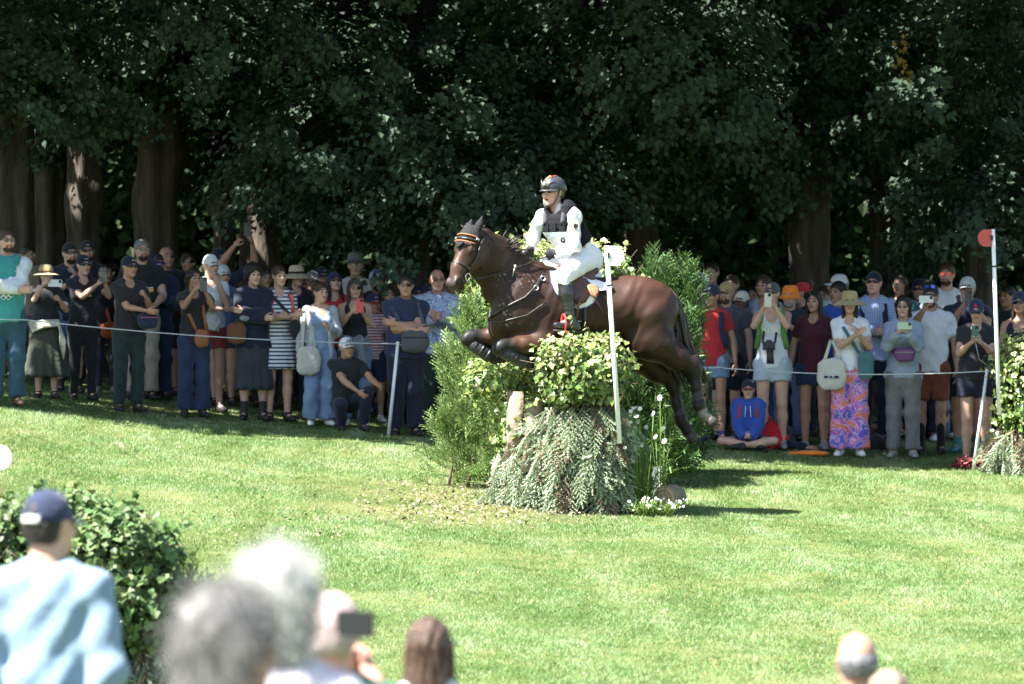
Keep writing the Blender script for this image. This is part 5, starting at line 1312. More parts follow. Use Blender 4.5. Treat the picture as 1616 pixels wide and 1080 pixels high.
            full = lk not in ('shorts', 'short'); nm = 'trousers' if full else 'shorts'; cut_ = {'shorts': .82, 'short': .42}.get(lk, 1)
            for sd in (-1, 1):
                h_, k_, a_, t_ = lg[sd]
                if full: lp += [cap(h_, k_, .088 * lb * wide[0], wide[1] * lb, .03), cap(k_, a_ + (k_ - a_) * .04, wide[1] * lb, wide[2] * lb, .04, True)]
                else: lp += [cap(h_, h_ + (k_ - h_) * cut_, .09 * lb * wide[0], wide[2] * lb * (1.0 if lk == 'short' else .86), .02, True)]
            garment(nm, lp, lm, .008, .007)
    # shoes
    if shoes is not None:
        for sd in (-1, 1):
            h_, k_, a_, t_ = lg[sd]; hl = a_ + A_([0, .03, -.04]) if pose != 'sit' else a_
            v, q = blob([cap(hl, t_, .042, .036, .03), cap(a_ - A_([0, 0, .04]), a_ + (k_ - a_) * (.05 if len(shoes) < 2 else shoes[1]), .042, .044, .03, True), ('cut', A_([0, 0, .008]), A_([0, 0, -1.]))], .013); link('shoe', raw_mesh('shoe', tf(v), q, True, (shoes[0],)), root)
    # hair, beard, hat, glasses
    hput = lambda v: tf(hcen + (np.asarray(v) * hs) @ HR.T)
    if hair is not None:
        v, q = hair_shape(hair[0], sex); hm_ = hair[1] if not isinstance(hair[1], tuple) else mat('hair_%03d_%03d_%03d' % tuple(int(1000 * x) for x in hair[1]), hair[1], .5, .3, 20, .6, 70, spec=.4)
        if hat is not None: v = v * A_([.93, .93, 1]) ; v[:, 2] = np.minimum(v[:, 2], .095)
        link('hair', raw_mesh('hair', hput(v), q, True, (hm_,)), root)
    if beard is not None:
        v, q = beard_shape(); link('beard', raw_mesh('beard', hput(v), q, True, (mat('beard_%03d_%03d_%03d' % tuple(int(1000 * x) for x in beard), beard, .8, .3, 30, .6, 80),)), root)
    if hat is not None:
        if hat[0] == 'cap':
            RB = np.eye(3) if len(hat) < 4 or not hat[3] else rotz(math.pi)
            for bb, nm, mm in zip(_caps, ('cap', 'brim', 'button'), (hat[1], hat[2] if len(hat) > 2 and hat[2] else hat[1], hat[1])):
                o_ = xf(bb, RB, A_([0, .0 if len(hat) < 4 else .02, .0])); o_.V = [hput(o_.V[0])]; ob = o_.build(nm, mm, root if nm == 'cap' else capo)
                if nm == 'cap': capo = ob
        else:
            for bb, nm, mm in zip(_hats[hat[0]], ('hat', 'brim', 'hat_band'), (hat[1], hat[1], hat[2] if len(hat) > 2 else hat[1])):
                o_ = xf(bb, np.eye(3), A_([0, 0, 0])); o_.V = [hput(o_.V[0])]; ob = o_.build(nm, mm, root if nm == 'hat' else capo)
                if nm == 'hat': capo = ob
    if gl is not None:
        if gl == 'clear': o_ = xf(_fr, np.eye(3), A_([0, 0, 0])); o_.V = [hput(o_.V[0])]; o_.build('glasses', frame_m, root)
        else:
            up_off = A_([0, .02, .095]) if gl.endswith('^') else (A_([0, -.012, .055]) if gl.endswith('~') else A_([0, 0, 0])); key = gl.strip('^~')
            l_, f_ = [xf(q, np.eye(3), up_off) for q in _gl]; 
            for q in (l_, f_): q.V = [hput(q.V[0])]
            so = f_.build('sunglasses', frame_m, root); l_.build('lens', {'dark': lens_dark, 'blue': lens_blue, 'red': lens_red}[key], so, smooth=False)
    info = dict(root=root, s=s, R=R, tf=tf, hput=hput, arms={k: [tf(q) for q in v] for k, v in arms.items()}, base=base, hs=hs * s, HR=R @ HR, hcen=tf(hcen), legs=lg, Ls=Ls, dzp=dzp, dp=dp, ch=ch, wa=wa, hi=hi)
    OBJ.append(info); return info

# ---------------------------------------------------------------- things people carry
def phone(p, label, col=(.03, .03, .035), at=None, horiz=False, tilt=0., yaw=0., group='phones held up in the crowd'):
    """a phone held up, its back with the lens block towards the camera"""
    a = p['arms']
    mid = (a[-1][2] + a[1][2]) / 2 + A_([0, -.055, .085]) * p['s'] if at is None else A_(at)
    m = mat('phone_%03d_%03d_%03d' % tuple(int(1000 * x) for x in col), col, .35, .03, 5, spec=.5); w, h_ = (.152, .076) if horiz else (.076, .152)
    root = empty('phone', p['base'] + mid, yaw, label=label, cat='phone', group=group); b = MB()
    rr = .012; ol = [(sx * (w / 2 - rr) + rr * math.cos(t), sy * (h_ / 2 - rr) + rr * math.sin(t)) for sx, sy, t0 in ((1, 1, 0), (-1, 1, np.pi / 2), (-1, -1, np.pi), (1, -1, 1.5 * np.pi)) for t in np.linspace(t0, t0 + np.pi / 2, 4)]
    R = rotx(tilt); b.plate(ol, .010, (A_([0, 0, 0]), R @ A_([1, 0, 0]), R @ A_([0, 0, 1]))); b.build('case', m, root, smooth=False)
    b = MB(); cx, cz = (w / 2 - .022, h_ / 2 - .022) if not horiz else (w / 2 - .022, h_ / 2 - .02); b.box(R @ A_([cx, -.007, cz]), (.03, .006, .032), R); o = b.build('camera_block', frame_m, root, smooth=False)
    for q in ((-.007, .008), (.007, -.008), (-.007, -.008)):
        b = MB(); b.lathe([(.001, .0), (.0055, .0), (.0062, -.002)], R @ A_([cx + q[0], -.0115, cz + q[1]]), 8, R=R @ rotx(math.pi / 2)); b.build('lens', lens_dark, o)
    return root
def strap_mesh(pts, w=.018, t=.004):
    b = MB(); pts = A_(pts, float); f = []
    for a, c in zip(pts[:-1], pts[1:]): f += [a + (c - a) * q for q in np.linspace(0, 1, 4)[:-1]]
    f.append(pts[-1]); b.tube(f, [(w, t)] * len(f), 8, up=(0, -1, .05)); return b
def bag(p, pos, size, m, label, name='bag', straps=(), strap_m=None, rnd=.035, trim=None, group=None, R=None):
    """a soft bag; pos in the 1.75 m person space, hung on straps given as point lists"""
    tf = p['tf']; root = empty(name, p['base'] + tf(pos), 0, label=label, cat='bag', group=group); sz = A_(size, float) * p['s'] / 2; RR = p['R'] if R is None else p['R'] @ R
    V, Q = superq(sz, 3.2); V = V * (1 + .04 * np.sin(V[:, :1] * 60 + V[:, 2:] * 40)); link('pouch', raw_mesh('pouch', V @ RR.T, Q, True, (m,)), root)
    if trim is not None:
        b = MB(); b.tube([RR @ A_([x * sz[0] * .9, -sz[1] * 1.02, sz[2] * .35 + .0 * x]) for x in np.linspace(-1, 1, 9)], .006, 5); b.build('zip', trim, root)
    for st in straps:
        b = strap_mesh([tf(q) - tf(pos) for q in st]); b.build('strap', strap_m or m, root)
    return root
def superq(r, pw, n=14):
    th = np.linspace(-np.pi / 2, np.pi / 2, n); ph = np.linspace(0, 2 * np.pi, 2 * n, endpoint=False); V = []
    for t in th:
        for q in ph: V.append([math.cos(t) * math.cos(q), math.cos(t) * math.sin(q), math.sin(t)])
    V = A_(V); k = (np.abs(V) ** pw).sum(1) ** (-1 / pw); V = V * k[:, None] * r; m = 2 * n
    return V, A_([[i * m + j, i * m + (j + 1) % m, (i + 1) * m + (j + 1) % m, (i + 1) * m + j] for i in range(n - 1) for j in range(m)])
def text_mesh(txt, size, m, name='lettering', extrude=.0015, bold=True):
    cu = bpy.data.curves.new(name, 'FONT'); cu.body = txt; cu.size = size; cu.extrude = extrude; cu.align_x = 'CENTER'; cu.align_y = 'CENTER'; cu.resolution_u = 3
    if bold: cu.offset = size * .02
    o = bpy.data.objects.new(name, cu); COL.objects.link(o); dg = bpy.context.evaluated_depsgraph_get(); me = bpy.data.meshes.new_from_object(o.evaluated_get(dg)); bpy.data.objects.remove(o); me.materials.clear(); me.materials.append(m); return me
def lettering(txt, size, m, parent, pos, R, name='lettering'):
    """flat letters; R columns: reading direction, up, out of the cloth"""
    if txt == '-':           # print too small to read: a few plain strokes
        b = MB(); x = -size * .9
        for w in (.5, .3, .6): b.plate([(x, -size * .12), (x + size * w * .8, -size * .12), (x + size * w, size * .12), (x + size * .1, size * .14)], .003, ((0, 0, 0), (1, 0, 0), (0, 1, 0))); x += size * (w + .12)
        me = b.mesh(name, m, False)
    else: me = text_mesh(txt, size, m, name)
    o = link(name, me, parent); M4 = Matrix([list(R[i]) + [0] for i in range(3)] + [[0, 0, 0, 1]]); o.matrix_local = Matrix.Translation(Vector(pos)) @ M4; return o

def strands(p, style, sex, m, n=2600, ln=.05, fall=(0, 0, -1), wild=1.0):
    """fine hair over the hair mass of a head"""
    V, Q = hair_shape(style, sex); a, b_, c = V[Q[:, 0]], V[Q[:, 1]], V[Q[:, 3]]; nr = vnorm(np.cross(b_ - a, c - a)); k = rng.integers(0, len(Q), n); u = rng.random((n, 1)); w = rng.random((n, 1))
    o = a[k] + (b_[k] - a[k]) * u + (c[k] - a[k]) * w; d = nr[k] * .55 * wild + A_(fall) * (.9 - .6 * (o[:, 2:3] > .08)) + .45 * wild * rng.normal(size=(n, 3)); L_ = ln * (.4 + rng.random((n, 1)))
    s_ = vnorm(np.cross(d, rng.normal(size=(n, 3)))) * .0016; T = np.stack([o - s_ - nr[k] * .006, o + s_ - nr[k] * .006, o + vnorm(d) * L_], 1).reshape(-1, 3)
    tag(link('hair_strands', raw_mesh('hair_strands', p['hput'](T), np.arange(3 * n).reshape(-1, 3), False, (m,)), p['root']), kind='stuff')
# ------------------------------------------------------------------ the rider
rider = empty('person', HS(915, 415, 0), 0, label='rider in white with black helmet and vest on the leaping horse', cat='person')
ro = A_(rider.location)
def rl(name, V, Q, m, parent=None, fm=None):
    o = link(name, raw_mesh(name, np.asarray(V) - ro if True else V, Q, True, m if isinstance(m, tuple) else (m,), fm), parent or rider); return o
def rb(b, name, m, parent=None, smooth=True):
    b.V = [np.concatenate(b.V) - ro]; return b.build(name, m, parent or rider, smooth)
white_c = mat('white_breeches', (.70, .70, .71), .8, .05, 6, .35, 30); white_s = mat('white_shirt', (.72, .72, .73), .8, .04, 6, .5, 24)
vest_m = mat('black_vest', (.006, .006, .008), .8, .15, 14, .2, 50, spec=.2); glove_m = mat('dark_glove', (.022, .022, .026), .7, .2, 20, .3, 60)
bibm = mat('bib_cloth', (.78, .79, .80), .75, .05, 8, .4, 26); boot_l = mat('riding_boot', (.012, .012, .013), .28, .2, 18, .35, 34, spec=.6)
sax = nz(A_([.37, -.235, 0])); fac = nz(np.cross(sax, zz)); fac = fac if fac[0] < 0 or fac[1] < 0 else -fac; fac = fac if fac @ A_([-.5, -.8, 0]) > 0 else -fac
pel = HS(917, 410, 0); wst = HS(908, 385, .02); che = HS(888, 354, .05); upc = HS(884, 341, .06)
nS, fS = HS(904, 341, .17), HS(855, 343, -.04)
nE, nW = HS(907, 388, .25), HS(876, 400, .19); fE, fW = HS(842, 374, -.10), HS(837, 395, -.05)
nHp, nK, nA, nT, nHl = HS(917, 414, .10), HS(889, 436, .345), HS(901, 506, .38), HS(878, 514, .40), HS(909, 516, .38)
fHp, fK = HS(916, 412, -.10), HS(867, 416, -.22); fA = HS(880, 490, -.36)
hc = HS(872.5, 304, .07); fd = nz(A_([-.62, -.78, -.06]))      # head centre and facing
torso = [ecap(pel, wst, (.155, .125), (.135, .105), sax, .05), ecap(wst, che, (.135, .105), (.165, .112), sax, .05), cap(upc - sax * .14, upc + sax * .14, .062, None, .05)]
arms_ = [cap(nS, nE, .058, .046, .03), cap(nE, nW, .046, .030, .03), cap(fS, fE, .058, .046, .03), cap(fE, fW, .046, .030, .03)]
legs_ = [cap(nHp, nK, .098, .066, .05), cap(fHp, fK, .098, .066, .05), cap(nK, nA, .06, .04, .03), cap(fK, fA, .06, .04, .03), cap(nA, nT, .028, .02, .03)]
hxf = np.stack([nz(np.cross(-fd, zz) * -1), -fd, A_([0, 0, 0])], 1); _x = nz(np.cross(-fd, zz)); _z = np.cross(_x, -fd); HRr = np.stack([_x, -fd, _z], 1)
nk = [cap(upc + zz * .02, hc - zz * .05, .058, .052, .03)]
V, Q = blob(torso + arms_ + legs_ + nk, .016); hv, hq, hm = head_shape('m', .0058, True); hk = 1.02
W_ = [(V, Q, np.zeros(len(Q), int)), (hc + (hv * hk) @ HRr.T, hq, hm)]
n = 0; VV, QQ, MM = [], [], []
for v, q, m_ in W_: VV.append(v); QQ.append(q + n); MM.append(m_); n += len(v)
rl('body', np.concatenate(VV), np.concatenate(QQ), (SKM['pink'], face_dark, LIPM['pink']), None, np.concatenate(MM))
# hands in gloves, closed on the reins
for w_, hnd, pose_, right in ((nW, hand_n, 'fist', True), (fW, hand_f, 'fist', True)):
    P_ = []; fw = nz(hnd - w_); pm = side if w_ is fW else -side
    Rf = hand_frame(fw, pm); right = (Rf[:, 1] @ (zz + fw * .2)) > 0
    add_hand(P_, w_ + fw * .005, fw, pm, right, 'fist', 1.08, .0052); V, Q = P_[0]; gv = rl('glove', V, Q, glove_m)
    b = MB(); b.tube([w_ - fw * .035, w_ + fw * .01], [.037, .036], 14); rb(b, 'cuff', glove_m, gv)
# shirt
fo_ = lambda g: .006 * np.sin(g[..., 2] * 40 + g[..., 0] * 26 + 3 * np.sin(g[..., 0] * 11)) + .004 * np.sin(g[..., 0] * 55 - g[..., 2] * 25 + g[..., 1] * 30)
V, Q = blob([ecap(wst - zz * .11, wst, (.150, .122), (.135, .105), sax, .04), torso[1], torso[2]] + [cap(nS, nE, .060, .052, .04), cap(nE, nW, .053, .037, .04, True), cap(fS, fE, .060, .052, .04), cap(fE, fW, .053, .037, .04, True), cap(upc + zz * .03, upc + zz * .105, .062, .060, .02, True)], .0115, fo_, .005); rl('shirt', V, Q, white_s)
# breeches
V, Q = blob([ecap(pel - zz * .02, wst - zz * .03, (.155, .128), (.138, .108), sax, .05), ell(pel + yaw_ax * .05, (.15, .15, .14), None, .06), cap(nHp, nK, .108, .074, .05), cap(nK, nK + (nA - nK) * .18, .07, .062, .03), cap(fHp, fK, .104, .074, .05), cap(fK, fA, .066, .05, .03)], .0135, lambda g: .5 * fo_(g), .004); br_ = rl('breeches', V, Q, white_c)
# tall boot with ankle creases
V, Q = blob([cap(nK + (nA - nK) * .06, nK + (nA - nK) * .4, .066, .068, .03), cap(nK + (nA - nK) * .4, nA, .068, .046, .03), cap(nHl, nT, .042, .034, .03), cap(nA, nHl, .046, .042, .03), ('cut', nK + (nA - nK) * .05, nz(nK - nA))], .011, lambda g: .004 * np.sin(g[..., 2] * 150) * np.exp(-((g[..., 2] - nA[2] - .06) / .07) ** 2)); bo = rl('riding_boot', V, Q, boot_l)
b = MB(); b.tube([nHl - zz * .046 + (nT - nHl) * t for t in np.linspace(-.15, 1.12, 6)], [(.04, .011)] * 6, 8, up=(0, 0, 1)); rb(b, 'sole', mat('boot_sole', (.03, .028, .026), .7), bo)
b = MB(); b.tube([nA + side * .045 + zz * .0, nA + yaw_ax * .055 - zz * .005, nA + yaw_ax * .1 - zz * .01], [.006, .006, .005], 6); rb(b, 'spur', steel, bo)
V, Q = blob([cap(fK + (fA - fK) * .12, fA, .068, .05, .03), cap(fA, fA - zz * .05 - yaw_ax * .2, .045, .034, .03)], .015); rl('riding_boot', V, Q, boot_l)
# body protector vest
vb = [ecap(wst - zz * .02 + yaw_ax * .025, che, (.166, .132), (.185, .142), sax, .04, 2), ecap(che - zz * .02, upc + zz * .045, (.185, .148), (.172, .115), sax, .05), sub(cap(nS + sax * .035, nE + sax * .02, .080, .07), .012), sub(cap(fS - sax * .03, fE - sax * .02, .080, .07), .012), sub(ell(upc + zz * .12 + fac * .07, (.070, .075, .12)), .015), sub(ell(wst + fac * .20 + zz * .02, (.15, .16, .10)), .02)]
V, Q = blob(vb, .011, lambda g: .002 * np.sin(g[..., 2] * 120)); vs = rl('vest', V, Q, vest_m)
for k in range(3):
    c0 = che - zz * .03 + fac * .150 + sax * (-.085 + .085 * k); b = MB(); Rk = np.stack([sax, -fac, zz], 1); b.box(c0 - fac * .012 * abs(k - 1), (.052, .03, .075), Rk); rb(b, 'vest_pocket', vest_m, vs, False)
for sg, S_ in ((1, nS), (-1, fS)):
    b = strap_mesh([upc + sax * .11 * sg + zz * .075 + fac * .02, upc + sax * .10 * sg + fac * .10 + zz * .02, che + sax * .09 * sg + fac * .155], .02, .006); rb(b, 'vest_strap', mat('grey_webbing', (.05, .05, .055), .7, .1), vs)
b = MB(); a_ = np.linspace(-.5, .9, 8); b.tube([nS + sax * (.02 * math.cos(t)) + zz * (.055 * math.cos(t)) + nz(-fac) * .09 * math.sin(t) for t in a_], [.014] * 8, 7); rb(b, 'shoulder_pad', vest_m, vs)
# bib with number
bc = wst + zz * .035 + fac * .128 + sax * .0; Rb_ = np.stack([sax, zz, fac], 1)
V = []; nu_, nv_ = 7, 6
for j in range(nv_):
    for i in range(nu_):
        u = -1 + 2 * i / (nu_ - 1); v = j / (nv_ - 1); pz = 1 - .9 * v; wd = (.155 - .02 * v)
        V.append(che * pz + wst * (1 - pz) + sax * u * wd + fac * (.156 - .055 * u * u - .02 * v) - zz * (.075 - .0 * v))
V = A_(V); q = [[j * nu_ + i, j * nu_ + i + 1, (j + 1) * nu_ + i + 1, (j + 1) * nu_ + i] for j in range(nv_ - 1) for i in range(nu_ - 1)]; k_ = len(V); V = np.concatenate([V, V - fac * .008]); q += [[k_ + a for a in f_[::-1]] for f_ in q]
bib = rl('number_bib', V, A_(q), bibm)
def flat_on_bib(u, v): 
    pz = 1 - .9 * v; return che * pz + wst * (1 - pz) + sax * u * .14 + fac * (.164 - .055 * u * u - .02 * v) - zz * .075
b = MB(); b.plate([(-.06, -.014), (.06, -.014), (.06, .014), (-.06, .014)], .004, (flat_on_bib(.15, .16) + fac * .014, sax, zz)); rb(b, 'blue_bar', mat('bib_blue', (.16, .46, .62), .7), bib, False)
lettering('9', .105, mat('ink', (.02, .02, .035), .7), bib, flat_on_bib(.30, .58) + fac * .030 - ro, Rb_)
lettering('PARIS', .022, mat('white_ink', (.8, .8, .8), .7), bib, flat_on_bib(.15, .16) + fac * .020 - ro, Rb_)
# eagle shield on the near sleeve
mid = nS + (nE - nS) * .36; outn = nz(side * .9 + A_([-.1, 0, 0])); ux = nz(np.cross(zz, outn)); Rs = np.stack([ux, zz, outn], 1); pp_ = mid + outn * .078
b = MB(); b.plate([(-.024, .03), (.024, .03), (.024, -.008), (0, -.036), (-.024, -.008)], .004, (pp_, ux, zz)); sh_ = rb(b, 'arm_badge', mat('badge_gold', (.55, .42, .16), .6), None, False)
b = MB()
for pl in ([(-.005, .024), (.005, .024), (.006, -.02), (0, -.03), (-.006, -.02)], [(.004, .014), (.019, .022), (.020, -.004), (.012, -.014), (.008, .0)], [(-.004, .014), (-.019, .022), (-.020, -.004), (-.012, -.014), (-.008, .0)], [(-.008, .022), (.0, .019), (0, .026)]): b.plate(pl, .003, (pp_ + outn * .004, ux, zz))
rb(b, 'eagle', mat('ink', (.02, .02, .035)), sh_, False)
lettering('Pikeur', .034, mat('ink', (.02, .02, .035)), br_, HS(908, 412, 0) + side * .262 - ro, np.stack([nz(A_([.75, 0, .66])), nz(A_([-.66, 0, .75])), side], 1)) if False else None
# helmet
hl_m = mat('helmet_shell', (.035, .036, .040), .38, .06, 10, spec=.5); V, Q = blob([ell((0, .012, .048), (.098, .122, .098)), ell((0, .05, .0), (.09, .085, .085), None, .04), ('cut', A_([0, -.02, .020]), nz(A_([0, -.10, -1.])) ), sub(ell((0, -.11, -.03), (.08, .08, .075)), .008)], .007)
hp_ = lambda v: hc + (np.asarray(v) * 1.04) @ HRr.T
hlm = rl('helmet', hp_(V), Q, hl_m)
V = []; 
for j in range(4):
    for i in range(13):
        a = -1.15 + 2.3 * i / 12; v = j / 3; V.append([math.sin(a) * (.094 + .006 * v), .012 - math.cos(a) * (.112 + .048 * v), .036 - .014 * v - .012 * (math.sin(a)) ** 2 * v])
V = A_(V); q = [[j * 13 + i, j * 13 + i + 1, (j + 1) * 13 + i + 1, (j + 1) * 13 + i] for j in range(3) for i in range(12)]; k_ = len(V); V = np.concatenate([V, V - A_([0, 0, .006])]); q += [[k_ + a for a in f_[::-1]] for f_ in q] + [[39 + i, 40 + i, k_ + 40 + i, k_ + 39 + i] for i in range(12)]
rl('visor', hp_(V), A_(q), hl_m, hlm)
def helm_strip(pts, w, m, nm): 
    b = MB(); b.tube([hp_(q) for q in pts], [(w, .004)] * len(pts), 8, up=-fd + zz * .4); return rb(b, nm, m, hlm)
arc = lambda x0, t0, t1, k=1.03, n=8: [(x0 * (1 - .3 * u), .012 - .122 * k * math.cos(t) * math.sqrt(max(0, 1 - (x0 / .098) ** 2)), .048 + .098 * k * math.sin(t) * math.sqrt(max(0, 1 - (x0 / .098) ** 2))) for u, t in zip(np.linspace(0, 1, n), np.linspace(t0, t1, n))]
helm_strip(arc(.03, .8, 1.9), .010, mat('dull_red_stripe', (.30, .05, .035), .5), 'red_stripe'); helm_strip(arc(.0, .62, 1.25), .012, mat('gold_stripe', (.5, .3, .10), .5), 'gold_stripe')
for x in (.045, -.045): helm_strip([(x * .5, -.122, .062), (x * .8, -.108, .10), (x * 1.5, -.07, .125)], .006, steel, 'silver_line')
b = MB(); fo2 = HRr @ A_([0, -1., .25]); b.lathe([(.001, .004), (.016, .004), (.019, 0)], hp_((0, -.128, .078)), 14, R=np.stack([HRr[:, 0], np.cross(nz(fo2), HRr[:, 0]), nz(fo2)], 1)); rb(b, 'front_emblem', steel, hlm)
for sg in (1, -1):
    b = MB(); b.tube([hp_(q) for q in ((.084 * sg, -.012, .03), (.078 * sg, -.03, -.04), (.052 * sg, -.065, -.105), (0, -.088, -.125))], [(.008, .004)] * 4, 6, up=(0, 0, 1)); rb(b, 'chin_strap', blk, hlm)
V, Q = blob([ell((0, .05, -.01), (.076, .06, .065)), sub(ell((0, -.06, -.02), (.09, .08, .12)), .01)], .008); rl('hair', hp_(V), Q, mat('rider_hair', (.10, .08, .06), .6, .3, 20))
# stirrup iron under the near boot (part of the saddle)
foot_c = nT * .62 + nHl * .38
b = MB(); a_ = np.linspace(-2.5, 2.5, 14); b.tube([foot_c + zz * (.015 + .075 * math.cos(t) + .01) + side * (.058 * math.sin(t)) for t in a_], [(.008, .014)] * 14, 8); b.box(foot_c - zz * .056, (.06, .11, .014), np.stack([-yaw_ax, side, zz], 1)); slink(b, 'stirrup', red_p)
b = MB(); b.tube([HS(893, 480, 0) + side * .385, foot_c + zz * .10], [.011, .011], 6); slink(b, 'stirrup_leather', tan_l)
# whip in the far hand / along the flank
wh = empty('whip', hand_n, 0, label='thin brown riding whip lying back along the flank', cat='whip'); b = MB(); b.tube([HS(932, 460, .32) - hand_n, HS(944, 480, .31) - hand_n, HS(952, 495, .31) - hand_n], [.007, .006, .005], 6); b.build('shaft', tan_l, wh)
# ------------------------------------------------------------------ the crowd
c_black = cloth('black', (.022, .022, .026)); c_navy = cloth('navy', (.022, .03, .065)); c_dnavy = cloth('dark_navy', (.014, .018, .035)); c_white = cloth('white', (.62, .63, .66)); c_offw = cloth('offwhite', (.55, .55, .54))
c_grey = cloth('grey', (.20, .21, .23)); c_dgrey = cloth('dark_grey', (.07, .075, .085)); c_lgrey = cloth('light_grey', (.36, .38, .39)); c_teal = cloth('teal', (.045, .25, .25)); c_dteal = cloth('dark_teal', (.03, .075, .11)); c_dgreen = cloth('dark_green', (.02, .035, .03))
c_beige = cloth('beige', (.36, .32, .25)); c_red = cloth('red', (.42, .03, .035)); c_dred = cloth('dull_red', (.26, .045, .05)); c_maroon = cloth('maroon', (.065, .014, .024)); c_blue = cloth('royal_blue', (.03, .075, .32)); c_sky = cloth('sky', (.20, .27, .42)); c_lblue = cloth('light_blue', (.27, .32, .40))
c_jean = cloth('jean', (.06, .10, .20), var=.3); c_djean = cloth('dark_jean', (.022, .035, .075), var=.3); c_ljean = cloth('light_jean', (.17, .25, .38), var=.3); c_pjean = cloth('pale_jean', (.38, .45, .50), var=.2); c_blackjean = cloth('washed_black', (.035, .04, .045), var=.35)
c_brick = cloth('brick', (.19, .055, .032)); c_mustard = cloth('mustard', (.30, .15, .025)); c_orange = cloth('orange', (.75, .20, .02)); c_olive = cloth('olive', (.05, .055, .04)); c_plum = cloth('plum', (.045, .035, .06)); c_khaki = cloth('khaki', (.20, .17, .12)); c_gtrous = cloth('grey_trousers', (.17, .165, .16)); c_tan = cloth('tan', (.36, .27, .12))
c_straw = cloth('straw', (.42, .31, .15), bump=.9, scale=90); c_pstraw = cloth('pale_straw', (.58, .48, .30), bump=.9, scale=90); c_felt = cloth('grey_felt', (.17, .18, .19)); c_brown = cloth('brown', (.14, .06, .03)); c_leather = mat('cognac_leather', (.24, .085, .03), .45, .2, 12, .2, 60); c_green = cloth('leaf_green', (.10, .22, .05)); c_cream = cloth('cream', (.50, .48, .42))
c_stripe = shade_tex('navy_stripes', stripes_tex((.05, .06, .10), (.60, .61, .63), 7.5)); c_plaid = shade_tex('plaid', plaid_tex((.60, .65, .74), (.40, .48, .64)))
c_floral = shade_tex('floral', blotch_tex([(0, (.09, .14, .34)), (.42, (.16, .22, .42)), (.5, (.56, .60, .70)), (.62, (.22, .28, .48)), (1, (.60, .62, .70))], 16))
c_swirl = shade_tex('swirl', blotch_tex([(0, (.10, .08, .45)), (.40, (.16, .12, .50)), (.425, (.60, .52, .62)), (.445, (.30, .14, .50)), (.49, (.58, .12, .40)), (.525, (.66, .5, .58)), (.54, (.62, .16, .38)), (.575, (.70, .22, .10)), (1, (.66, .15, .05))], 5.5, 1.6))
c_pastel = shade_tex('pastel', blotch_tex([(0, (.2, .5, .7)), (.42, (.3, .6, .7)), (.5, (.75, .5, .6)), (.6, (.6, .6, .3)), (1, (.7, .4, .6))], 14))
c_knit = shade_tex('knit', stripes_tex((.012, .014, .02), (.05, .06, .08), 16, 'X', .5)); c_redstripe = shade_tex('red_white_stripe', stripes_tex((.45, .05, .06), (.6, .6, .6), 10))
s_dark = mat('dark_shoe', (.025, .024, .024), .6, .15, 12); s_brown = mat('brown_shoe', (.09, .05, .03), .6, .2, 12); s_white = mat('white_trainer', (.66, .66, .66), .6, .1, 12); s_grey = mat('grey_trainer', (.25, .25, .26), .7, .2, 12); s_purple = mat('purple_trainer', (.08, .05, .2), .6, .2); s_sock = cloth('black_sock', (.015, .015, .017)); s_wsock = cloth('white_sock', (.6, .6, .6)); s_teal = mat('teal_trainer', (.05, .2, .2), .6, .2)
ink_w = mat('white_print', (.7, .7, .72), .7, .03); ink_r = mat('red_print', (.55, .03, .05), .7, .03); ink_n = mat('navy_print', (.02, .025, .07), .7, .03)
DK, BR, LB, GR, WH, AU = (.014, .010, .008), (.05, .028, .016), (.14, .085, .045), (.16, .155, .15), (.50, .50, .50), (.09, .035, .015)
def on_chest(p, x, z, out=.02): return p['tf'](A_([x, p['Ls'][1] - p['dp'] * 1.02 - out, z + p['dzp']]))
def print_on(p, txt, size, z, m=None, x=0, out=.035, name='chest_print'): 
    R = p['R']; lettering(txt, size, m or ink_w, p['root'], on_chest(p, x, z, out), np.stack([R @ A_([1, 0, 0]), A_([0, 0, 1.]), R @ A_([0, -1, 0])], 1), name)
def on_cap(p, txt, size, m, z=.075, name='cap_print'):
    R = p['HR']; pos = p['hcen'] + R @ (A_([0, -.098, z]) * p['hs']); up_ = nz(R @ A_([0, .45, 1.])); rt = R @ A_([1, 0, 0]); lettering(txt, size, m, p['root'], pos, np.stack([rt, up_, np.cross(rt, up_)], 1), name)
def rings(p, z, r, m, x=0, out=.03):
    b = MB()
    for i, (cx, cz) in enumerate(((-2.2, 0), (0, 0), (2.2, 0), (-1.1, -1), (1.1, -1))):
        a = np.linspace(0, 6.283, 17); c0 = A_([x + cx * r, p['Ls'][1] - p['dp'] * 1.02 - out, z + cz * r]); b = MB(); b.tube([p['tf'](c0 + A_([r * math.cos(t), 0, r * math.sin(t)])) for t in a], .0042, 5); b.build('ring', m, p['root'])
def straps(p, m, w=.02):
    for q in (-1, 1):
        L = p['Ls']; b = strap_mesh([p['tf'](A_(v) + A_([0, 0, p['dzp']])) for v in ((q * .11, .10, 1.40), (q * .105, .03, 1.49), (q * .11, -.10, 1.42), (q * .125, -p['dp'] - .035, 1.25), (q * .16, -.06, 1.06))], w, .006); b.build('backpack_strap', m, p['root'])
RK = 51.2
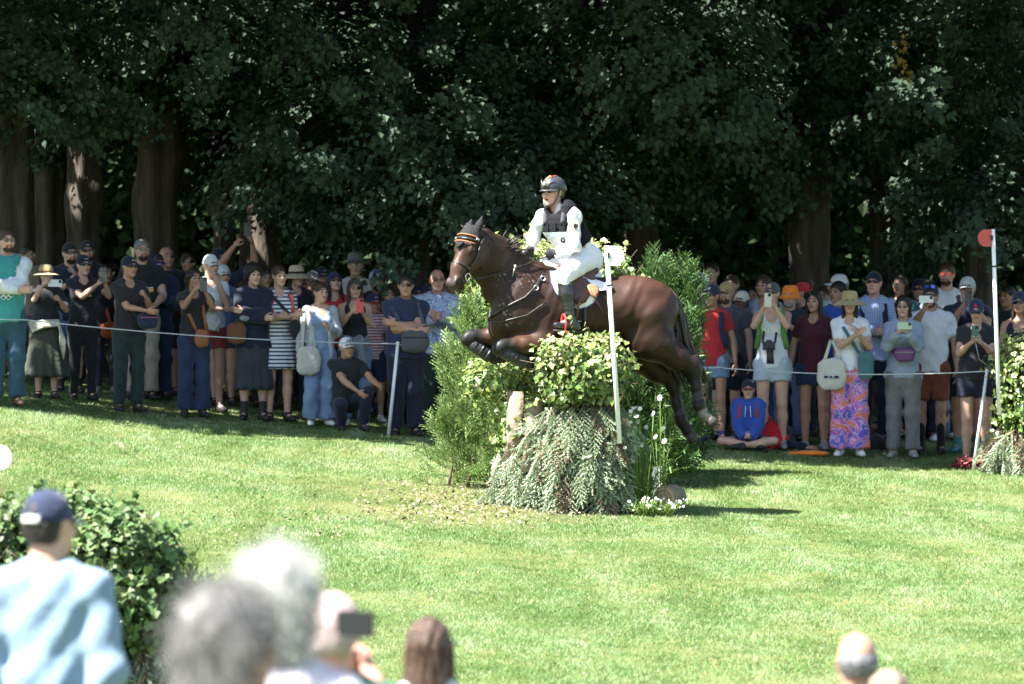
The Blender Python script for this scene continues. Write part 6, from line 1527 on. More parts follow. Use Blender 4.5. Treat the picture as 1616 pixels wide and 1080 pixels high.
# ---- left crowd, front to back order is given by the distance
p = person(10, 362, 49.3, 'steward in teal bib and white sleeves with folded arms at far left', 'm', 12, 12, aL='crossd', aR='crossu', shirt=('long', c_white), legs=('trousers', c_dteal), shoes=(s_brown,), hair=('short', BR), gl='dark', beard=(.06, .035, .02), build=1.06)
tb = [ecap((0, 0, .84), (0, 0, 1.1), (.178, .13), (.165, .125), (1, 0, 0), .03, 2), ecap((0, 0, 1.1), (0, 0, 1.37), (.165, .125), (.165, .13), (1, 0, 0), .03), cap((-.1, .01, 1.43), (.1, .01, 1.43), .06, None, .04), sub(cap((0, 0, 1.5), (0, 0, 1.7), .07, .07), .01)]
v, q = blob(tb, .018, fold(.006), .012); link('bib', raw_mesh('bib', p['tf'](v), q, True, (c_teal,)), p['root']); rings(p, 1.10, .022, ink_w, -.02, .04); print_on(p, '-', .025, 1.33, out=.05, x=.09, name='bib_print')
person(45, 388, 53.2, 'man in sunglasses half hidden behind the teal steward', 'm', 5, 20, shirt=('tee', c_khaki), legs=('trousers', c_dgrey), shoes=(s_dark,), hair=('short', DK), gl='dark', sk='olive')
person(31, 398, 54.2, 'fair woman in a beige hat peeping behind the steward shoulder', 'f', 0, 15, shirt=('tee', c_offw), legs=('skirt', c_khaki), shoes=(s_dark,), hair=('bob', LB), hat=('bucket', c_cream))
p = person(73, 415, 50.9, 'woman in straw hat and long dark skirt filming with a white phone', 'f', 8, 12, aL='phone', aR=(.17, -.33, 1.28), shirt=('half', c_black), legs=('longskirt', c_olive, .30), shoes=(s_dark,), hair=('bob', DK), hat=('straw', c_straw, c_brown), build=1.12)
phone(p, 'white phone held sideways under the straw hat', (.62, .64, .66), p['tf'](A_([.10, -.38, 1.52])), True)
b = MB()
for i in range(7): t = i / 6; b.tube([p['tf'](A_(q)) for q in ((-.24 + .05 * t, -.10 - .03 * t, 1.0 - .02 * i), (-.05, -.20, 1.02 - .012 * i), (.15, -.17, 1.03 - .01 * i), (.18 + .01 * i, -.19, .88 - .02 * i), (.17 + .008 * i, -.2, .70 - .03 * i))], [.012, .02, .018, .016, .006], 6)
tag(b.build('scarf', cloth('pale_scarf', (.45, .42, .33), var=.4), None, loc=p['base']), 'pale fringed scarf knotted round the hips of the straw hat woman', 'scarf')
p = person(110, 381, 52.2, 'man in black cap and sunglasses clasping hands beside the straw hat', 'm', 10, 14, aL='clasp', aR=(.06, -.31, 1.36), shirt=('tee', c_dnavy), legs=('shorts', c_jean), shoes=(s_dark, .25), hair=('short', DK), hat=('cap', c_black), gl='dark', beard=DK, build=1.02)
bag(p, (.09, -.16, 1.14), (.10, .05, .24), shade_tex('woven', stripes_tex((.05, .12, .3), (.5, .4, .1), 22, 'X')), 'colourful woven pouch on the chest of the black capped man', straps=[[(.09, -.16, 1.22), (.14, -.06, 1.46)]])
p = person(138, 378, 53.6, 'bearded man in black logo cap and pale sunglasses at the back left', 'm', 0, 10, shirt=('tee', c_black), legs=('trousers', c_black), shoes=(s_dark,), hair=('short', DK), hat=('cap', c_black), gl='dark', beard=DK); on_cap(p, '-', .025, ink_w)
p = person(131, 400, 51.3, 'woman in black with emblem cap holding a dark phone upright', 'f', 18, 10, aL=(.10, -.34, 1.40), aR=(.18, -.36, 1.44), shirt=('tee', c_black, .84), legs=('leggings', c_black), shoes=(s_dark, .1), hair=('short', DK), hat=('cap', c_dnavy), build=1.12); on_cap(p, '-', .025, ink_w); print_on(p, '-', .06, 1.26, x=.02, out=.06)
phone(p, 'dark phone held upright by the woman in the emblem cap', (.06, .07, .06), p['tf'](A_([.15, -.42, 1.51])))
p = person(168, 418, 52.9, 'person in plum leggings behind, mostly hidden, carrying an orange bag', 'f', 15, 10, aR='front', shirt=('tee', c_black), legs=('leggings', c_plum), shoes=(s_grey,), hair=('bob', DK), sk='olive')
bag(p, (.03, -.17, .86), (.28, .1, .22), cloth('rust', (.42, .10, .025)), 'flat rust orange shoulder bag hanging between two women', straps=[[(.03, -.15, .95), (-.1, -.06, 1.45)]], group='bags carried in the crowd')
p = person(203, 402, 50.6, 'woman in black tee and dark green trousers eating, navy cap', 'f', 25, 14, aL=(.10, -.32, 1.14), aR='eat', shirt=('tee', c_black), legs=('jeans', c_dgreen), shoes=(s_dark,), hair=('pony', BR), hat=('cap', c_dnavy), sk='tan', build=1.06); on_cap(p, '-', .03, ink_w)
bag(p, (.15, -.20, 1.03), (.23, .12, .19), c_navy, 'navy waist bag with pink zip worn by the eating woman', trim=cloth('pink', (.5, .12, .2)), straps=[[(.05, -.18, 1.06), (-.12, -.10, 1.30), (-.12, .02, 1.45)]], group='bags carried in the crowd')
fd_ = empty('snack', p['base'] + p['tf'](A_([.11, -.42, 1.37])), 0, label='small snack held in the hand of the eating woman', cat='snack'); v, q = blob([ell((0, 0, 0), (.03, .025, .025))], .006, lambda g: .004 * np.sin(g[..., 0] * 200)); link('crust', raw_mesh('crust', v, q, True, (cloth('bread', (.4, .22, .09)),)), fd_)
p = person(224, 378, 52.3, 'tall grey haired bearded man in sunglasses, black tee and beige trousers', 'm', 8, 10, aR='front', shirt=('tee', c_black), legs=('trousers', c_beige), shoes=(s_dark,), hair=('short', GR), gl='dark', beard=(.03, .025, .02)); print_on(p, '-', .07, 1.22, x=.06, out=.04)
p = person(247, 398, 52.6, 'person in ribbed dark beanie with blue mirrored glasses', 'm', 15, 18, aR='chest', shirt=('jacket', c_navy), legs=('trousers', c_djean), shoes=(s_dark,), hair=('short', DK), hat=('cap', c_knit), gl='blue', sk='tan')
p = person(263, 390, 53.4, 'grey cropped man in sunglasses and dark tee with white letters', 'm', 10, 15, shirt=('tee', c_black), legs=('shorts', c_black), shoes=(s_dark,), hair=('thin', GR), gl='dark', sk='tan'); print_on(p, 'HO', .09, 1.22, x=.02, out=.04)
person(296, 400, 53.6, 'woman with big dark sunglasses peering over the phone holder', 'f', 5, 12, 6, shirt=('tee', c_dgrey), legs=('jeans', c_djean), shoes=(s_dark,), hair=('pony', BR), gl='dark', sk='tan')
p = person(306, 424, 50.7, 'black haired woman in dark tee and jeans filming with a small phone', 'f', 15, 12, aL='phone', aR='phone', shirt=('tee', c_black), legs=('flare', c_djean), shoes=(s_dark,), hair=('bob', DK), sk='olive', build=1.05)
phone(p, 'small dark phone of the black haired woman in jeans', (.05, .06, .05), p['tf'](A_([.03, -.43, 1.56])))
bag(p, (.06, -.17, .93), (.17, .06, .22), c_leather, 'cognac leather crossbody bag hanging over the dark jeans', straps=[[(.0, -.15, 1.02), (-.10, -.12, 1.25), (-.12, .0, 1.46)], [(.12, -.15, 1.02), (.08, -.15, 1.3), (.1, .0, 1.45)]], group='bags carried in the crowd')
p = person(332, 400, 51.4, 'woman in white cap, knotted white top and red shorts, hand at mouth', 'f', 18, 20, aL='crossd', aR='mouth', shirt=('tee', c_white, .98), legs=('short', c_dred), shoes=(s_dark,), hair=('pony', LB), hat=('cap', c_offw), sk='fair')
b = MB(); b.tube([p['tf'](A_(q)) for q in ((-.03, -.14, 1.03), (.03, -.155, .98), (.05, -.15, .90))], [.03, .03, .01], 7); b.tube([p['tf'](A_(q)) for q in ((.08, -.13, 1.03), (.04, -.155, .98), (.0, -.15, .91))], [.03, .03, .01], 7); b.build('knot', c_white, p['root'])
person(352, 416, 52.4, 'older woman in white cap and glasses with blue tee behind the red shorts', 'f', 10, 15, aR=(.14, -.3, 1.25), shirt=('tee', c_jean), legs=('short', c_djean), shoes=(s_dark,), hair=('bob', GR), hat=('cap', c_offw), gl='clear', build=1.1)
p = person(346, 390, 53.2, 'man in navy tee stretching both arms up to film overhead', 'm', 22, 10, aL=(.16, -.24, 1.84), aR=(.33, -.22, 1.80), shirt=('tee', c_navy), legs=('shorts', c_dnavy), shoes=(s_dark,), hair=('short', DK), hat=('cap', c_dnavy), sk='tan', build=1.15, hL='grip', hR='grip', pL=(.3, -.5, -.6), pR=(1, -.3, -.3)); rings(p, 1.24, .03, ink_w, .03, .05)
phone(p, 'black phone held high above the crowd by raised arms', (.03, .03, .035), p['tf'](A_([.25, -.27, 1.97])))
p = person(400, 418, 50.9, 'boy with curly dark hair, navy jacket and wide black denim shorts', 'f', 8, 14, aL='crossd', aR='crossu', shirt=('jacket', c_dnavy, .84), legs=('knee', c_blackjean, .36), shoes=(s_dark, .35), hair=('curly', DK), sk='fair', bust=False)
v, q = blob([ell((.0, 0, 0), (.06, .03, .04))], .012); o = link('elbow_patch', raw_mesh('elbow_patch', p['tf'](v + A_([-.12, -.235, 1.15])), q, True, (c_grey,)), p['root'])
bag(p, (-.20, -.13, .98), (.22, .12, .24), c_brown, 'dark brown handbag beside the curly haired boy', straps=[[(-.20, -.13, 1.08), (-.15, -.05, 1.42)]], group='bags carried in the crowd')
p = person(440, 420, 51.0, 'woman in a navy and white striped dress with red backpack straps', 'f', 18, 8, aL=(.10, -.30, 1.20), aR=(.02, -.30, 1.18), shirt=('tee', c_stripe), legs=('dress', c_stripe, .60), shoes=(s_dark, .06), hair=('pony', BR), sk='fair'); straps(p, c_dred, .026)
bag(p, (.14, -.20, 1.05), (.13, .11, .20), c_black, 'black camera bag held against the striped dress', straps=[[(.13, -.18, 1.15), (-.10, -.13, 1.40), (-.1, .0, 1.46)]], group='bags carried in the crowd')
p = person(468, 416, 52.6, 'woman in cream hat with black band and sunglasses behind the striped dress', 'f', 15, 15, shirt=('tee', c_black), legs=('jeans', c_black), shoes=(s_dark,), hair=('bob', BR), hat=('floppy', c_pstraw, c_black), gl='dark')
person(493, 426, 52.9, 'woman in grey cap and clear glasses in the second row', 'f', 8, 14, shirt=('tee', c_dgrey), legs=('jeans', c_djean), shoes=(s_dark,), hair=('pony', BR), hat=('cap', c_grey), gl='clear')
p = person(509, 419, 54.0, 'man in blue cap with a white badge at the very back', 'm', 5, 12, shirt=('tee', c_dnavy), legs=('trousers', c_djean), shoes=(s_dark,), hair=('short', DK), hat=('cap', c_navy), sk='tan'); on_cap(p, '-', .025, ink_w)
p = person(505, 446, 50.9, 'girl in light grey cardigan, blue top and wide jeans', 'f', 12, 22, aL='down', aR='chest', shirt=('tank', c_sky, 1.02), legs=('wide', c_ljean), shoes=(s_white,), hair=('pony', BR), sk='fair')
cg = []
for q in (-1, 1):
    Sh, E, W = p['arms'][q]; iv = np.linalg.inv(p['R']); Sh, E, W = [(iv @ a) / p['s'] for a in (Sh, E, W)]
    cg += [cap(Sh, E, .064, .054, .03), cap(E, E + (W - E) * .93, .052, .042, .03, True), ecap((q * .12, .02, .84), (q * .105, .01, 1.38), (.055, .125), (.05, .11), (1, 0, 0), .03), ecap((q * .05, .10, .84), (q * .05, .09, 1.38), (.09, .03), (.09, .03), (1, 0, 0), .03)]
v, q = blob(cg, .018, fold(.006), .004); link('cardigan', raw_mesh('cardigan', p['tf'](v), q, True, (c_lgrey,)), p['root'])
bag(p, (-.16, -.12, .80), (.30, .09, .36), c_cream, 'cream cotton tote bag hanging beside the wide jeans', straps=[[(-.24, -.12, .96), (-.20, -.04, 1.42)], [(-.08, -.12, .96), (-.16, -.06, 1.42)]], group='bags carried in the crowd')
p = person(528, 427, 52.2, 'girl in navy cap with red badge and red shirt looking up', 'f', 5, 12, 12, shirt=('tee', c_red), legs=('trousers', c_black), shoes=(s_dark,), hair=('long', DK), hat=('cap', c_navy)); on_cap(p, '-', .022, ink_r)
person(561, 398, 53.4, 'man in wide grey felt hat and sunglasses at the back', 'm', 0, 5, shirt=('tee', c_offw), legs=('trousers', c_dgrey), shoes=(s_dark,), hair=('short', BR), hat=('wide', c_felt, c_dgrey), gl='dark')
p = person(560, 440, 51.3, 'long haired woman in black tank top filming with a red phone', 'f', 6, 4, aL='phonelow', aR='phonelow', shirt=('tank', c_black, .98), legs=('jeans', c_ljean), shoes=(s_white,), hair=('longer', BR), gl='dark', build=1.06, sk='fair')
phone(p, 'red phone held by the woman in the black tank top', (.62, .06, .05), p['tf'](A_([.03, -.44, 1.43])))
v, q = blob([ecap((0, 0, .93), (0, 0, 1.02), (.19, .14), (.17, .13), (1, 0, 0), .03), cap((-.08, -.16, 1.0), (-.10, -.19, .62), .05, .06, .04), cap((.06, -.16, 1.0), (.08, -.19, .68), .06, .05, .04), ell((0, -.17, .99), (.06, .04, .05))], .018, fold(.010)); tag(link('tied_jacket', raw_mesh('tied_jacket', p['tf'](v), q, True, (c_grey,)), None, p['base']), 'grey jacket tied round the waist of the red phone woman', 'jacket')
p = person(545, 530, 50.5, 'young man in white cap and black tee crouching at the rope', 'm', 14, 10, aL=(.16, -.36, .98), aR=(.34, -.40, 1.14), shirt=('tee', c_black), legs=('jeans', c_dnavy), shoes=(s_dark,), hair=('short', DK), hat=('cap', c_white), pose='squat', lean=.06, sk='tan'); on_cap(p, 'GD', .055, ink_n)
person(594, 424, 53.0, 'bearded man in pale cap with sunglasses pushed up on it', 'm', 5, 12, shirt=('tee', c_black), legs=('trousers', c_black), shoes=(s_dark,), hair=('short', DK), hat=('cap', c_lblue), gl='blue^', beard=DK, sk='olive')
p = person(589, 461, 52.1, 'child in navy cap with red brim edge and red striped shirt', 'c', 10, 15, shirt=('tee', c_redstripe), legs=('shorts', c_djean), shoes=(s_white,), hair=('short', DK), hat=('cap', c_navy, c_red), sk='tan'); on_cap(p, '-', .025, ink_w)
p = person(613, 452, 52.9, 'brown haired woman in a mustard skirt behind the big man', 'f', 5, 12, shirt=('tee', c_brown), legs=('longskirt', c_mustard, .35), shoes=(s_dark,), hair=('long', BR))
p = person(640, 434, 50.4, 'broad man in navy polo and sunglasses with folded tanned arms', 'm', 8, -6, aL='crossd', aR='crossu', shirt=('polo', c_navy), legs=('trousers', c_dnavy), shoes=(s_dark,), hair=('short', DK), gl='dark', build=1.22, sk='tan'); print_on(p, 'FTV', .035, 1.27, x=-.16, out=.03, name='sleeve_print')
bag(p, (.08, -.215, 1.03), (.30, .14, .24), c_dgrey, 'big grey crossbody bag under the folded arms', trim=c_black, straps=[[(-.04, -.20, 1.12), (-.15, -.10, 1.40), (-.15, .02, 1.48)], [(.2, -.2, 1.1), (.12, -.1, 1.45)]], group='bags carried in the crowd')
person(657, 446, 52.4, 'woman in dark cap and glasses behind the folded arms', 'f', 10, 10, shirt=('tee', c_dnavy), legs=('trousers', c_black), shoes=(s_dark,), hair=('bob', BR), hat=('cap', c_dnavy), gl='clear')
p = person(677, 446, 52.9, 'dark skinned person in navy cap with white script', 'm', 5, 10, shirt=('tee', cloth('rose', (.30, .12, .13))), legs=('trousers', c_black), shoes=(s_dark,), hair=('short', DK), hat=('cap', c_navy), sk='brown'); on_cap(p, '-', .028, ink_w)
p = person(690, 426, 51.6, 'older balding man with glasses in a blue floral shirt clapping', 'm', 0, 10, aL=(-.04, -.33, 1.22), aR=(.02, -.33, 1.24), shirt=('shirt', c_floral), legs=('trousers', c_dgreen), shoes=(s_dark,), hair=('thin', GR), gl='clear', sk='pink', hL='flat', hR='flat')
p = person(722, 436, 51.9, 'person in black jacket with red collar behind the horse muzzle', 'm', -8, -10, aL=(-.02, -.3, 1.28), aR='down', shirt=('jacket', c_black), legs=('trousers', c_black), shoes=(s_dark,), hair=('short', DK), sk='tan')
b = MB(); a = np.linspace(0, 6.283, 16); b.tube([p['tf'](A_([.075 * math.cos(t), -.005 + .085 * math.sin(t), 1.47])) for t in a], .02, 6); b.build('collar', c_red, p['root'])
v, q = blob([ecap((.02, -.20, 1.08), (-.02, -.20, .62), (.10, .05), (.14, .07), (1, 0, 0), .03)], .018, fold(.016)); tag(link('draped_coat', raw_mesh('draped_coat', p['tf'](v), q, True, (c_lgrey,)), None, p['base']), 'pale grey coat draped over the arm behind the left bush', 'coat')

person(418, 424, 52.6, 'dark haired woman half hidden between the curly boy and the striped dress', 'f', 5, 20, shirt=('tee', c_dgrey), legs=('jeans', c_black), shoes=(s_dark,), hair=('pony', DK), sk='olive')
person(479, 432, 54.4, 'man in dark cap squeezed in behind the cream hat', 'm', 5, 12, shirt=('tee', c_dnavy), legs=('trousers', c_black), shoes=(s_dark,), hair=('short', DK), hat=('cap', c_black), sk='tan')
person(575, 446, 54.2, 'dark bearded man in the back row between grey hat and pale cap', 'm', 5, 12, shirt=('tee', c_black), legs=('trousers', c_black), shoes=(s_dark,), hair=('short', DK), beard=DK, sk='olive')
person(706, 440, 53.4, 'woman in dark top in the shade behind the horse muzzle', 'f', 0, 12, shirt=('tee', c_dgrey), legs=('trousers', c_dnavy), shoes=(s_dark,), hair=('bob', DK), sk='olive')
# ---- right crowd
person(1104, 434, 53.2, 'older woman with white curly hair behind the green bush', 'f', -5, -15, shirt=('tee', c_lgrey), legs=('trousers', c_dgrey), shoes=(s_dark,), hair=('curly', WH), sk='pink')
person(1122, 414, 53.9, 'dark haired man with sunglasses above the white curls', 'm', 0, -12, shirt=('tee', c_dgrey), legs=('trousers', c_djean), shoes=(s_dark,), hair=('short', DK), gl='dark', build=1.0)
p = person(1124, 447, 51.6, 'boy in navy cap, red tee and denim shorts by the bush', 'c', -10, -20, shirt=('tee', c_red), legs=('short', c_ljean), shoes=(s_purple, .12), hair=('short', BR), hat=('cap', c_navy), sk='tan'); on_cap(p, 'NY', .045, ink_w); straps(p, c_navy, .03)
p = person(1146, 443, 52.2, 'man in tan cap and glasses with a grey tee', 'm', -8, -10, shirt=('tee', c_dgrey), legs=('shorts', c_dnavy), shoes=(s_dark,), hair=('short', BR), hat=('cap', c_tan), gl='clear', beard=(.08, .05, .03)); b = MB(); w_ = p['arms'][1][2]; b.tube([w_ - A_([0, 0, -.015]), w_ + A_([0, 0, .012])], [.036, .036], 10); b.build('wristband', c_white, p['root'])
person(1154, 434, 53.2, 'hidden man in black tee behind the tan cap', 'm', -5, -15, aL='front', shirt=('tee', c_black), legs=('trousers', c_dnavy), shoes=(s_dark,), hair=('short', BR), build=1.1)
person(1171, 457, 52.9, 'child in pastel tie dyed cap in the shade', 'c', -15, -10, shirt=('tee', c_dgrey), legs=('shorts', c_djean), shoes=(s_dark,), hair=('short', DK), hat=('cap', c_pastel), sk='brown')
person(1205, 435, 53.0, 'woman in grey blue tee behind the white top', 'f', -10, -18, aL='down', shirt=('tee', c_lblue), legs=('jeans', c_jean), shoes=(s_grey,), hair=('pony', BR), sk='tan', build=1.1)
p = person(1219, 444, 51.0, 'woman in white top and pale denim shorts photographing with a phone', 'f', -8, -12, 4, aL='phone', aR='phone', shirt=('tank', c_white, .86), legs=('short', c_pjean), shoes=(s_grey,), hair=('pony', BR), hat=('cap', c_dgrey), build=1.08, sk='fair'); straps(p, c_green, .028)
b = MB(); b.box(p['hcen'] + p['HR'] @ A_([0, -.118, .075]), (.045, .006, .04), p['HR']); b.build('cap_patch', c_tan, p['root'])
phone(p, 'pale gold phone of the woman in the white top', (.55, .50, .40), p['tf'](A_([-.01, -.44, 1.57])))
cm_ = empty('camera', p['base'] + p['tf'](A_([-.02, -.20, 1.09])), 0, label='black camera with long lens hanging on the white top', cat='camera'); b = MB(); b.box((0, 0, 0), (.13, .06, .09)); b.box((0, 0, .05), (.06, .05, .03)); b.build('camera_body', dark_plastic, cm_, smooth=False)
b = MB(); b.tube([(.01, -.02, -.03), (.012, -.04, -.10), (.013, -.045, -.19)], [.038, .036, .042], 14); b.build('camera_lens', dark_plastic, cm_)
for q in (-1, 1): b = strap_mesh([(.065 * q, 0, .03), p['tf'](A_([q * .07, -.05, 1.40]) - A_([-.02, -.20, 1.09])), p['tf'](A_([q * .07, .03, 1.48]) - A_([-.02, -.20, 1.09]))], .012, .004); b.build('neck_strap', c_dnavy, cm_)
p = person(1181, 597, 50.7, 'girl in royal blue hoodie and cap sitting cross legged on the grass', 'f', -5, 0, aL='lap', aR='lap', shirt=('hoodie', c_blue), legs=('short', c_djean), shoes=(s_dark,), hair=('pony', BR), hat=('cap', c_dnavy, c_dred), pose='sit', bust=False); straps(p, c_dred, .02)
v, q = blob([ell((0, .02, 1.455 + p['dzp']), (.11, .10, .05)), sub(cap((0, -.02, 1.42 + p['dzp']), (0, -.02, 1.6 + p['dzp']), .06), .01)], .014, fold(.006)); link('hood', raw_mesh('hood', p['tf'](v), q, True, (c_lgrey,)), p['root'])
for q in (-1, 1): b = MB(); b.tube([p['tf'](A_([q * .03, -.135, 1.40 + p['dzp']])), p['tf'](A_([q * .04, -.165, 1.25 + p['dzp']]))], .005, 5); b.build('drawstring', c_white, p['root'])
rb_ = empty('backpack', G(1216, 51.05), 0, label='bright red bag standing beside the seated girl', cat='bag'); v, q = blob([ell((0, 0, .14), (.14, .12, .16)), ell((.05, 0, .10), (.15, .11, .10)), cap((-.02, 0, .28), (.0, 0, .34), .03, .02)], .016, fold(.010)); link('pouch', raw_mesh('pouch', v, q, True, (cloth('bright_red', (.55, .02, .03)),)), rb_); b = MB(); b.tube([(-.06, -.1, .26), (0, -.11, .33), (.06, -.1, .27)], .008, 5); b.build('handle', c_dred, rb_)
# person lying behind, only one sleeve and hand in sight
lie = empty('person', G(1262, 51.0), 0, label='person lying on the grass, dark sleeve and hand beside the orange bag', cat='person', group='spectators behind the rope'); v, q = blob([cap((-.30, .25, .14), (-.12, .02, .07), .075, .05), cap((-.30, .25, .14), (-.15, .75, .13), .13, .15, .06), cap((-.12, .02, .07), (.06, -.02, .05), .05, .038)], .016, fold(.008)); link('sleeve', raw_mesh('sleeve', v, q, True, (c_dnavy,)), lie)
pp2 = []; add_hand(pp2, A_([.06, -.02, .05]), A_([1, -.1, -.1]), A_([0, .5, -1.]), True, 'relaxed', 1.0); hv_, hq_, hm_ = head_shape('m', .0085); av_, aq_ = blob([cap((-.30, .25, .14), (-.12, .02, .07), .055, .04), cap((-.12, .02, .07), (.07, -.02, .05), .035, .028), cap((-.30, .25, .14), (-.36, .15, .2), .08, .05)], .016); pp2[0] = (np.concatenate([pp2[0][0], av_]), np.concatenate([pp2[0][1], aq_ + len(pp2[0][0])])); link('body', raw_mesh('person_body', np.concatenate([pp2[0][0], (hv_ @ rotx(1.3).T) + A_([-.36, .12, .24])]), np.concatenate([pp2[0][1], hq_ + len(pp2[0][0])]), True, (SKM['tan'],)), lie)
fl = empty('bag', G(1276, 50.5), 0, label='flat orange bag lying on the grass before the maroon top', cat='bag', group='bags carried in the crowd'); v, q = blob([ell((0, 0, .025), (.23, .12, .035))], .014, fold(.006)); link('pouch', raw_mesh('pouch', v, q, True, (c_orange,)), fl); b = MB(); b.tube([(-.15, -.07, .05), (0, -.03, .062), (.15, -.05, .052)], .006, 5); b.build('zip', c_black, fl)
p = person(1247, 447, 52.0, 'bearded man in bright orange hat and navy tee', 'm', -8, -12, aR=(.03, -.22, 1.30), shirt=('tee', c_dnavy), legs=('jeans', c_jean), shoes=(s_dark,), hair=('thin', GR), hat=('bucket', c_orange), beard=(.22, .21, .2), build=1.15)
person(1266, 444, 53.2, 'person in red cap turned away behind the orange hat', 'm', -40, -50, shirt=('tee', c_dnavy), legs=('trousers', c_djean), shoes=(s_dark,), hair=('short', DK), hat=('cap', c_red), sk='tan')
person(1300, 452, 53.8, 'fair man in dark tee in the back row behind the maroon top', 'm', -8, -14, shirt=('tee', c_dgrey), legs=('trousers', c_dnavy), shoes=(s_dark,), hair=('short', BR))
person(1190, 452, 53.9, 'woman with dark hair in the back row beside the pastel cap', 'f', -8, -14, shirt=('tee', c_dnavy), legs=('trousers', c_black), shoes=(s_dark,), hair=('bob', DK), sk='olive')
p = person(1285, 460, 51.2, 'dark haired woman in maroon top and denim shorts', 'f', -10, -12, shirt=('tee', c_maroon), legs=('short', c_djean), shoes=(s_grey,), hair=('long', DK), gl='dark^', sk='tan', build=1.08)
person(1324, 431, 53.4, 'person in white cap and white shirt behind the blue polo', 'm', -30, -60, shirt=('polo', c_white), legs=('trousers', c_djean), shoes=(s_white,), hair=('short', GR), hat=('cap', c_white))
p = person(1322, 445, 52.3, 'dark haired man in royal blue polo behind the straw hat', 'm', -8, -30, shirt=('polo', c_blue), legs=('shorts', c_dnavy), shoes=(s_dark,), hair=('short', DK), sk='olive')
p = person(1341, 456, 50.6, 'woman in floppy straw hat, white tee and swirling pink orange trousers', 'f', -4, 0, aL=(.07, -.30, 1.30), aR=(.09, -.30, 1.31), shirt=('tee', c_white, .98), legs=('wide', c_swirl), shoes=(s_white,), hair=('longer', DK), hat=('floppy', c_straw), gl='dark', sk='fair')
tt_ = bag(p, (-.19, -.14, .88), (.31, .09, .34), c_cream, 'cream tote bag with blue print on the elbow of the straw hat woman', straps=[[(-.26, -.14, 1.04), (-.20, -.08, 1.24)], [(-.10, -.14, 1.04), (-.18, -.10, 1.24)]], group='bags carried in the crowd'); lettering('-', .10, ink_n, tt_, A_([.0, -.062, -.03]), np.stack([A_([1., 0, 0]), A_([0, 0, 1.]), A_([0, -1., 0])], 1), 'bag_print')
bag(p, (.17, -.17, .97), (.17, .07, .30), cloth('sea_green', (.06, .14, .15)), 'slim sea green crossbody bag over the swirling trousers', straps=[[(.10, -.16, 1.10), (-.06, -.14, 1.36), (-.11, .0, 1.46)]], group='bags carried in the crowd')
p = person(1379, 427, 52.4, 'man in navy cap and white blue checked shirt', 'm', -5, -12, 4, aL='crossd', aR=(.10, -.26, 1.14), shirt=('shirt', c_plaid), legs=('jeans', c_dnavy), shoes=(s_dark,), hair=('short', BR), hat=('cap', c_dnavy), sk='pink', build=1.03); straps(p, c_dnavy, .03)
person(1419, 433, 53.2, 'dark haired woman in sunglasses with a teal top', 'f', -5, -10, shirt=('tee', cloth('petrol', (.04, .13, .15))), legs=('jeans', c_black), shoes=(s_dark,), hair=('bob', DK), gl='dark', sk='olive')
p = person(1425, 468, 50.7, 'black haired woman in pale blue shirt with glasses and a lime phone', 'f', -5, -5, aL='phonelow', aR='phonelow', shirt=('shirt', c_lblue, .88), legs=('trousers', c_gtrous), shoes=(s_grey,), hair=('bob', DK), gl='clear', sk='fair')
phone(p, 'pale green phone held sideways by the woman in glasses', (.40, .52, .34), p['tf'](A_([.02, -.44, 1.43])), True)
bag(p, (.02, -.20, 1.12), (.22, .11, .15), shade_tex('rainbow', stripes_tex((.30, .05, .08), (.05, .08, .25), 14, 'Z')), 'small multicoloured waist bag on the pale blue shirt', trim=c_tan, straps=[[(-.08, -.18, 1.12), (-.18, -.10, 1.25), (-.12, .05, 1.40)]], group='bags carried in the crowd')
person(1451, 438, 53.4, 'person in dark cap between two raised phones', 'm', -5, -12, shirt=('tee', c_dnavy), legs=('trousers', c_djean), shoes=(s_dark,), hair=('short', DK), hat=('cap', c_dnavy), sk='tan')
p = person(1469, 447, 51.2, 'man in white polo, brick shorts and black knee socks raising a phone', 'm', -6, -6, aL=(-.06, -.42, 1.50), aR='down', shirt=('polo', c_white), legs=('shorts', c_brick), shoes=(s_sock, .95), hair=('short', DK), hat=('cap', c_dnavy), gl='blue^', beard=DK, sk='tan', hL='grip'); 
phone(p, 'white phone held sideways in the raised hand of the polo man', (.60, .63, .60), p['tf'](A_([-.04, -.52, 1.60])), True)
p = person(1494, 416, 53.2, 'tall man with red mirrored sunglasses, white tee and backpack', 'm', -5, -8, shirt=('tee', c_white), legs=('jeans', c_djean), shoes=(s_white,), hair=('short', BR), gl='red', beard=BR); straps(p, c_dgrey, .028)
bag(p, (.04, -.19, .98), (.28, .13, .26), c_dgrey, 'slate shoulder bag hanging behind the brick shorts', straps=[[(.04, -.18, 1.1), (-.12, -.08, 1.44)]], group='bags carried in the crowd')
p = person(1527, 435, 51.6, 'man in grey cap and glasses lifting a black phone', 'm', -12, 0, aL=(-.02, -.36, 1.44), aR=(.10, -.36, 1.46), shirt=('tee', c_dnavy), legs=('shorts', c_black), shoes=(s_teal, .2), hair=('short', GR), hat=('cap', c_lgrey), gl='clear', build=1.1, sk='tan')
phone(p, 'black phone raised by the man in the grey cap', (.04, .04, .045), p['tf'](A_([.06, -.44, 1.55])))
p = person(1541, 470, 50.2, 'woman in navy cap and sunglasses looking down at a green phone', 'f', -6, -4, -14, aL=(-.05, -.35, 1.30), aR=(.05, -.35, 1.30), shirt=('tee', c_black, .9), legs=('short', c_dnavy), shoes=(s_dark,), hair=('short', DK), hat=('cap', c_navy), gl='dark', build=1.18, sk='fair'); on_cap(p, 'B', .055, ink_r)
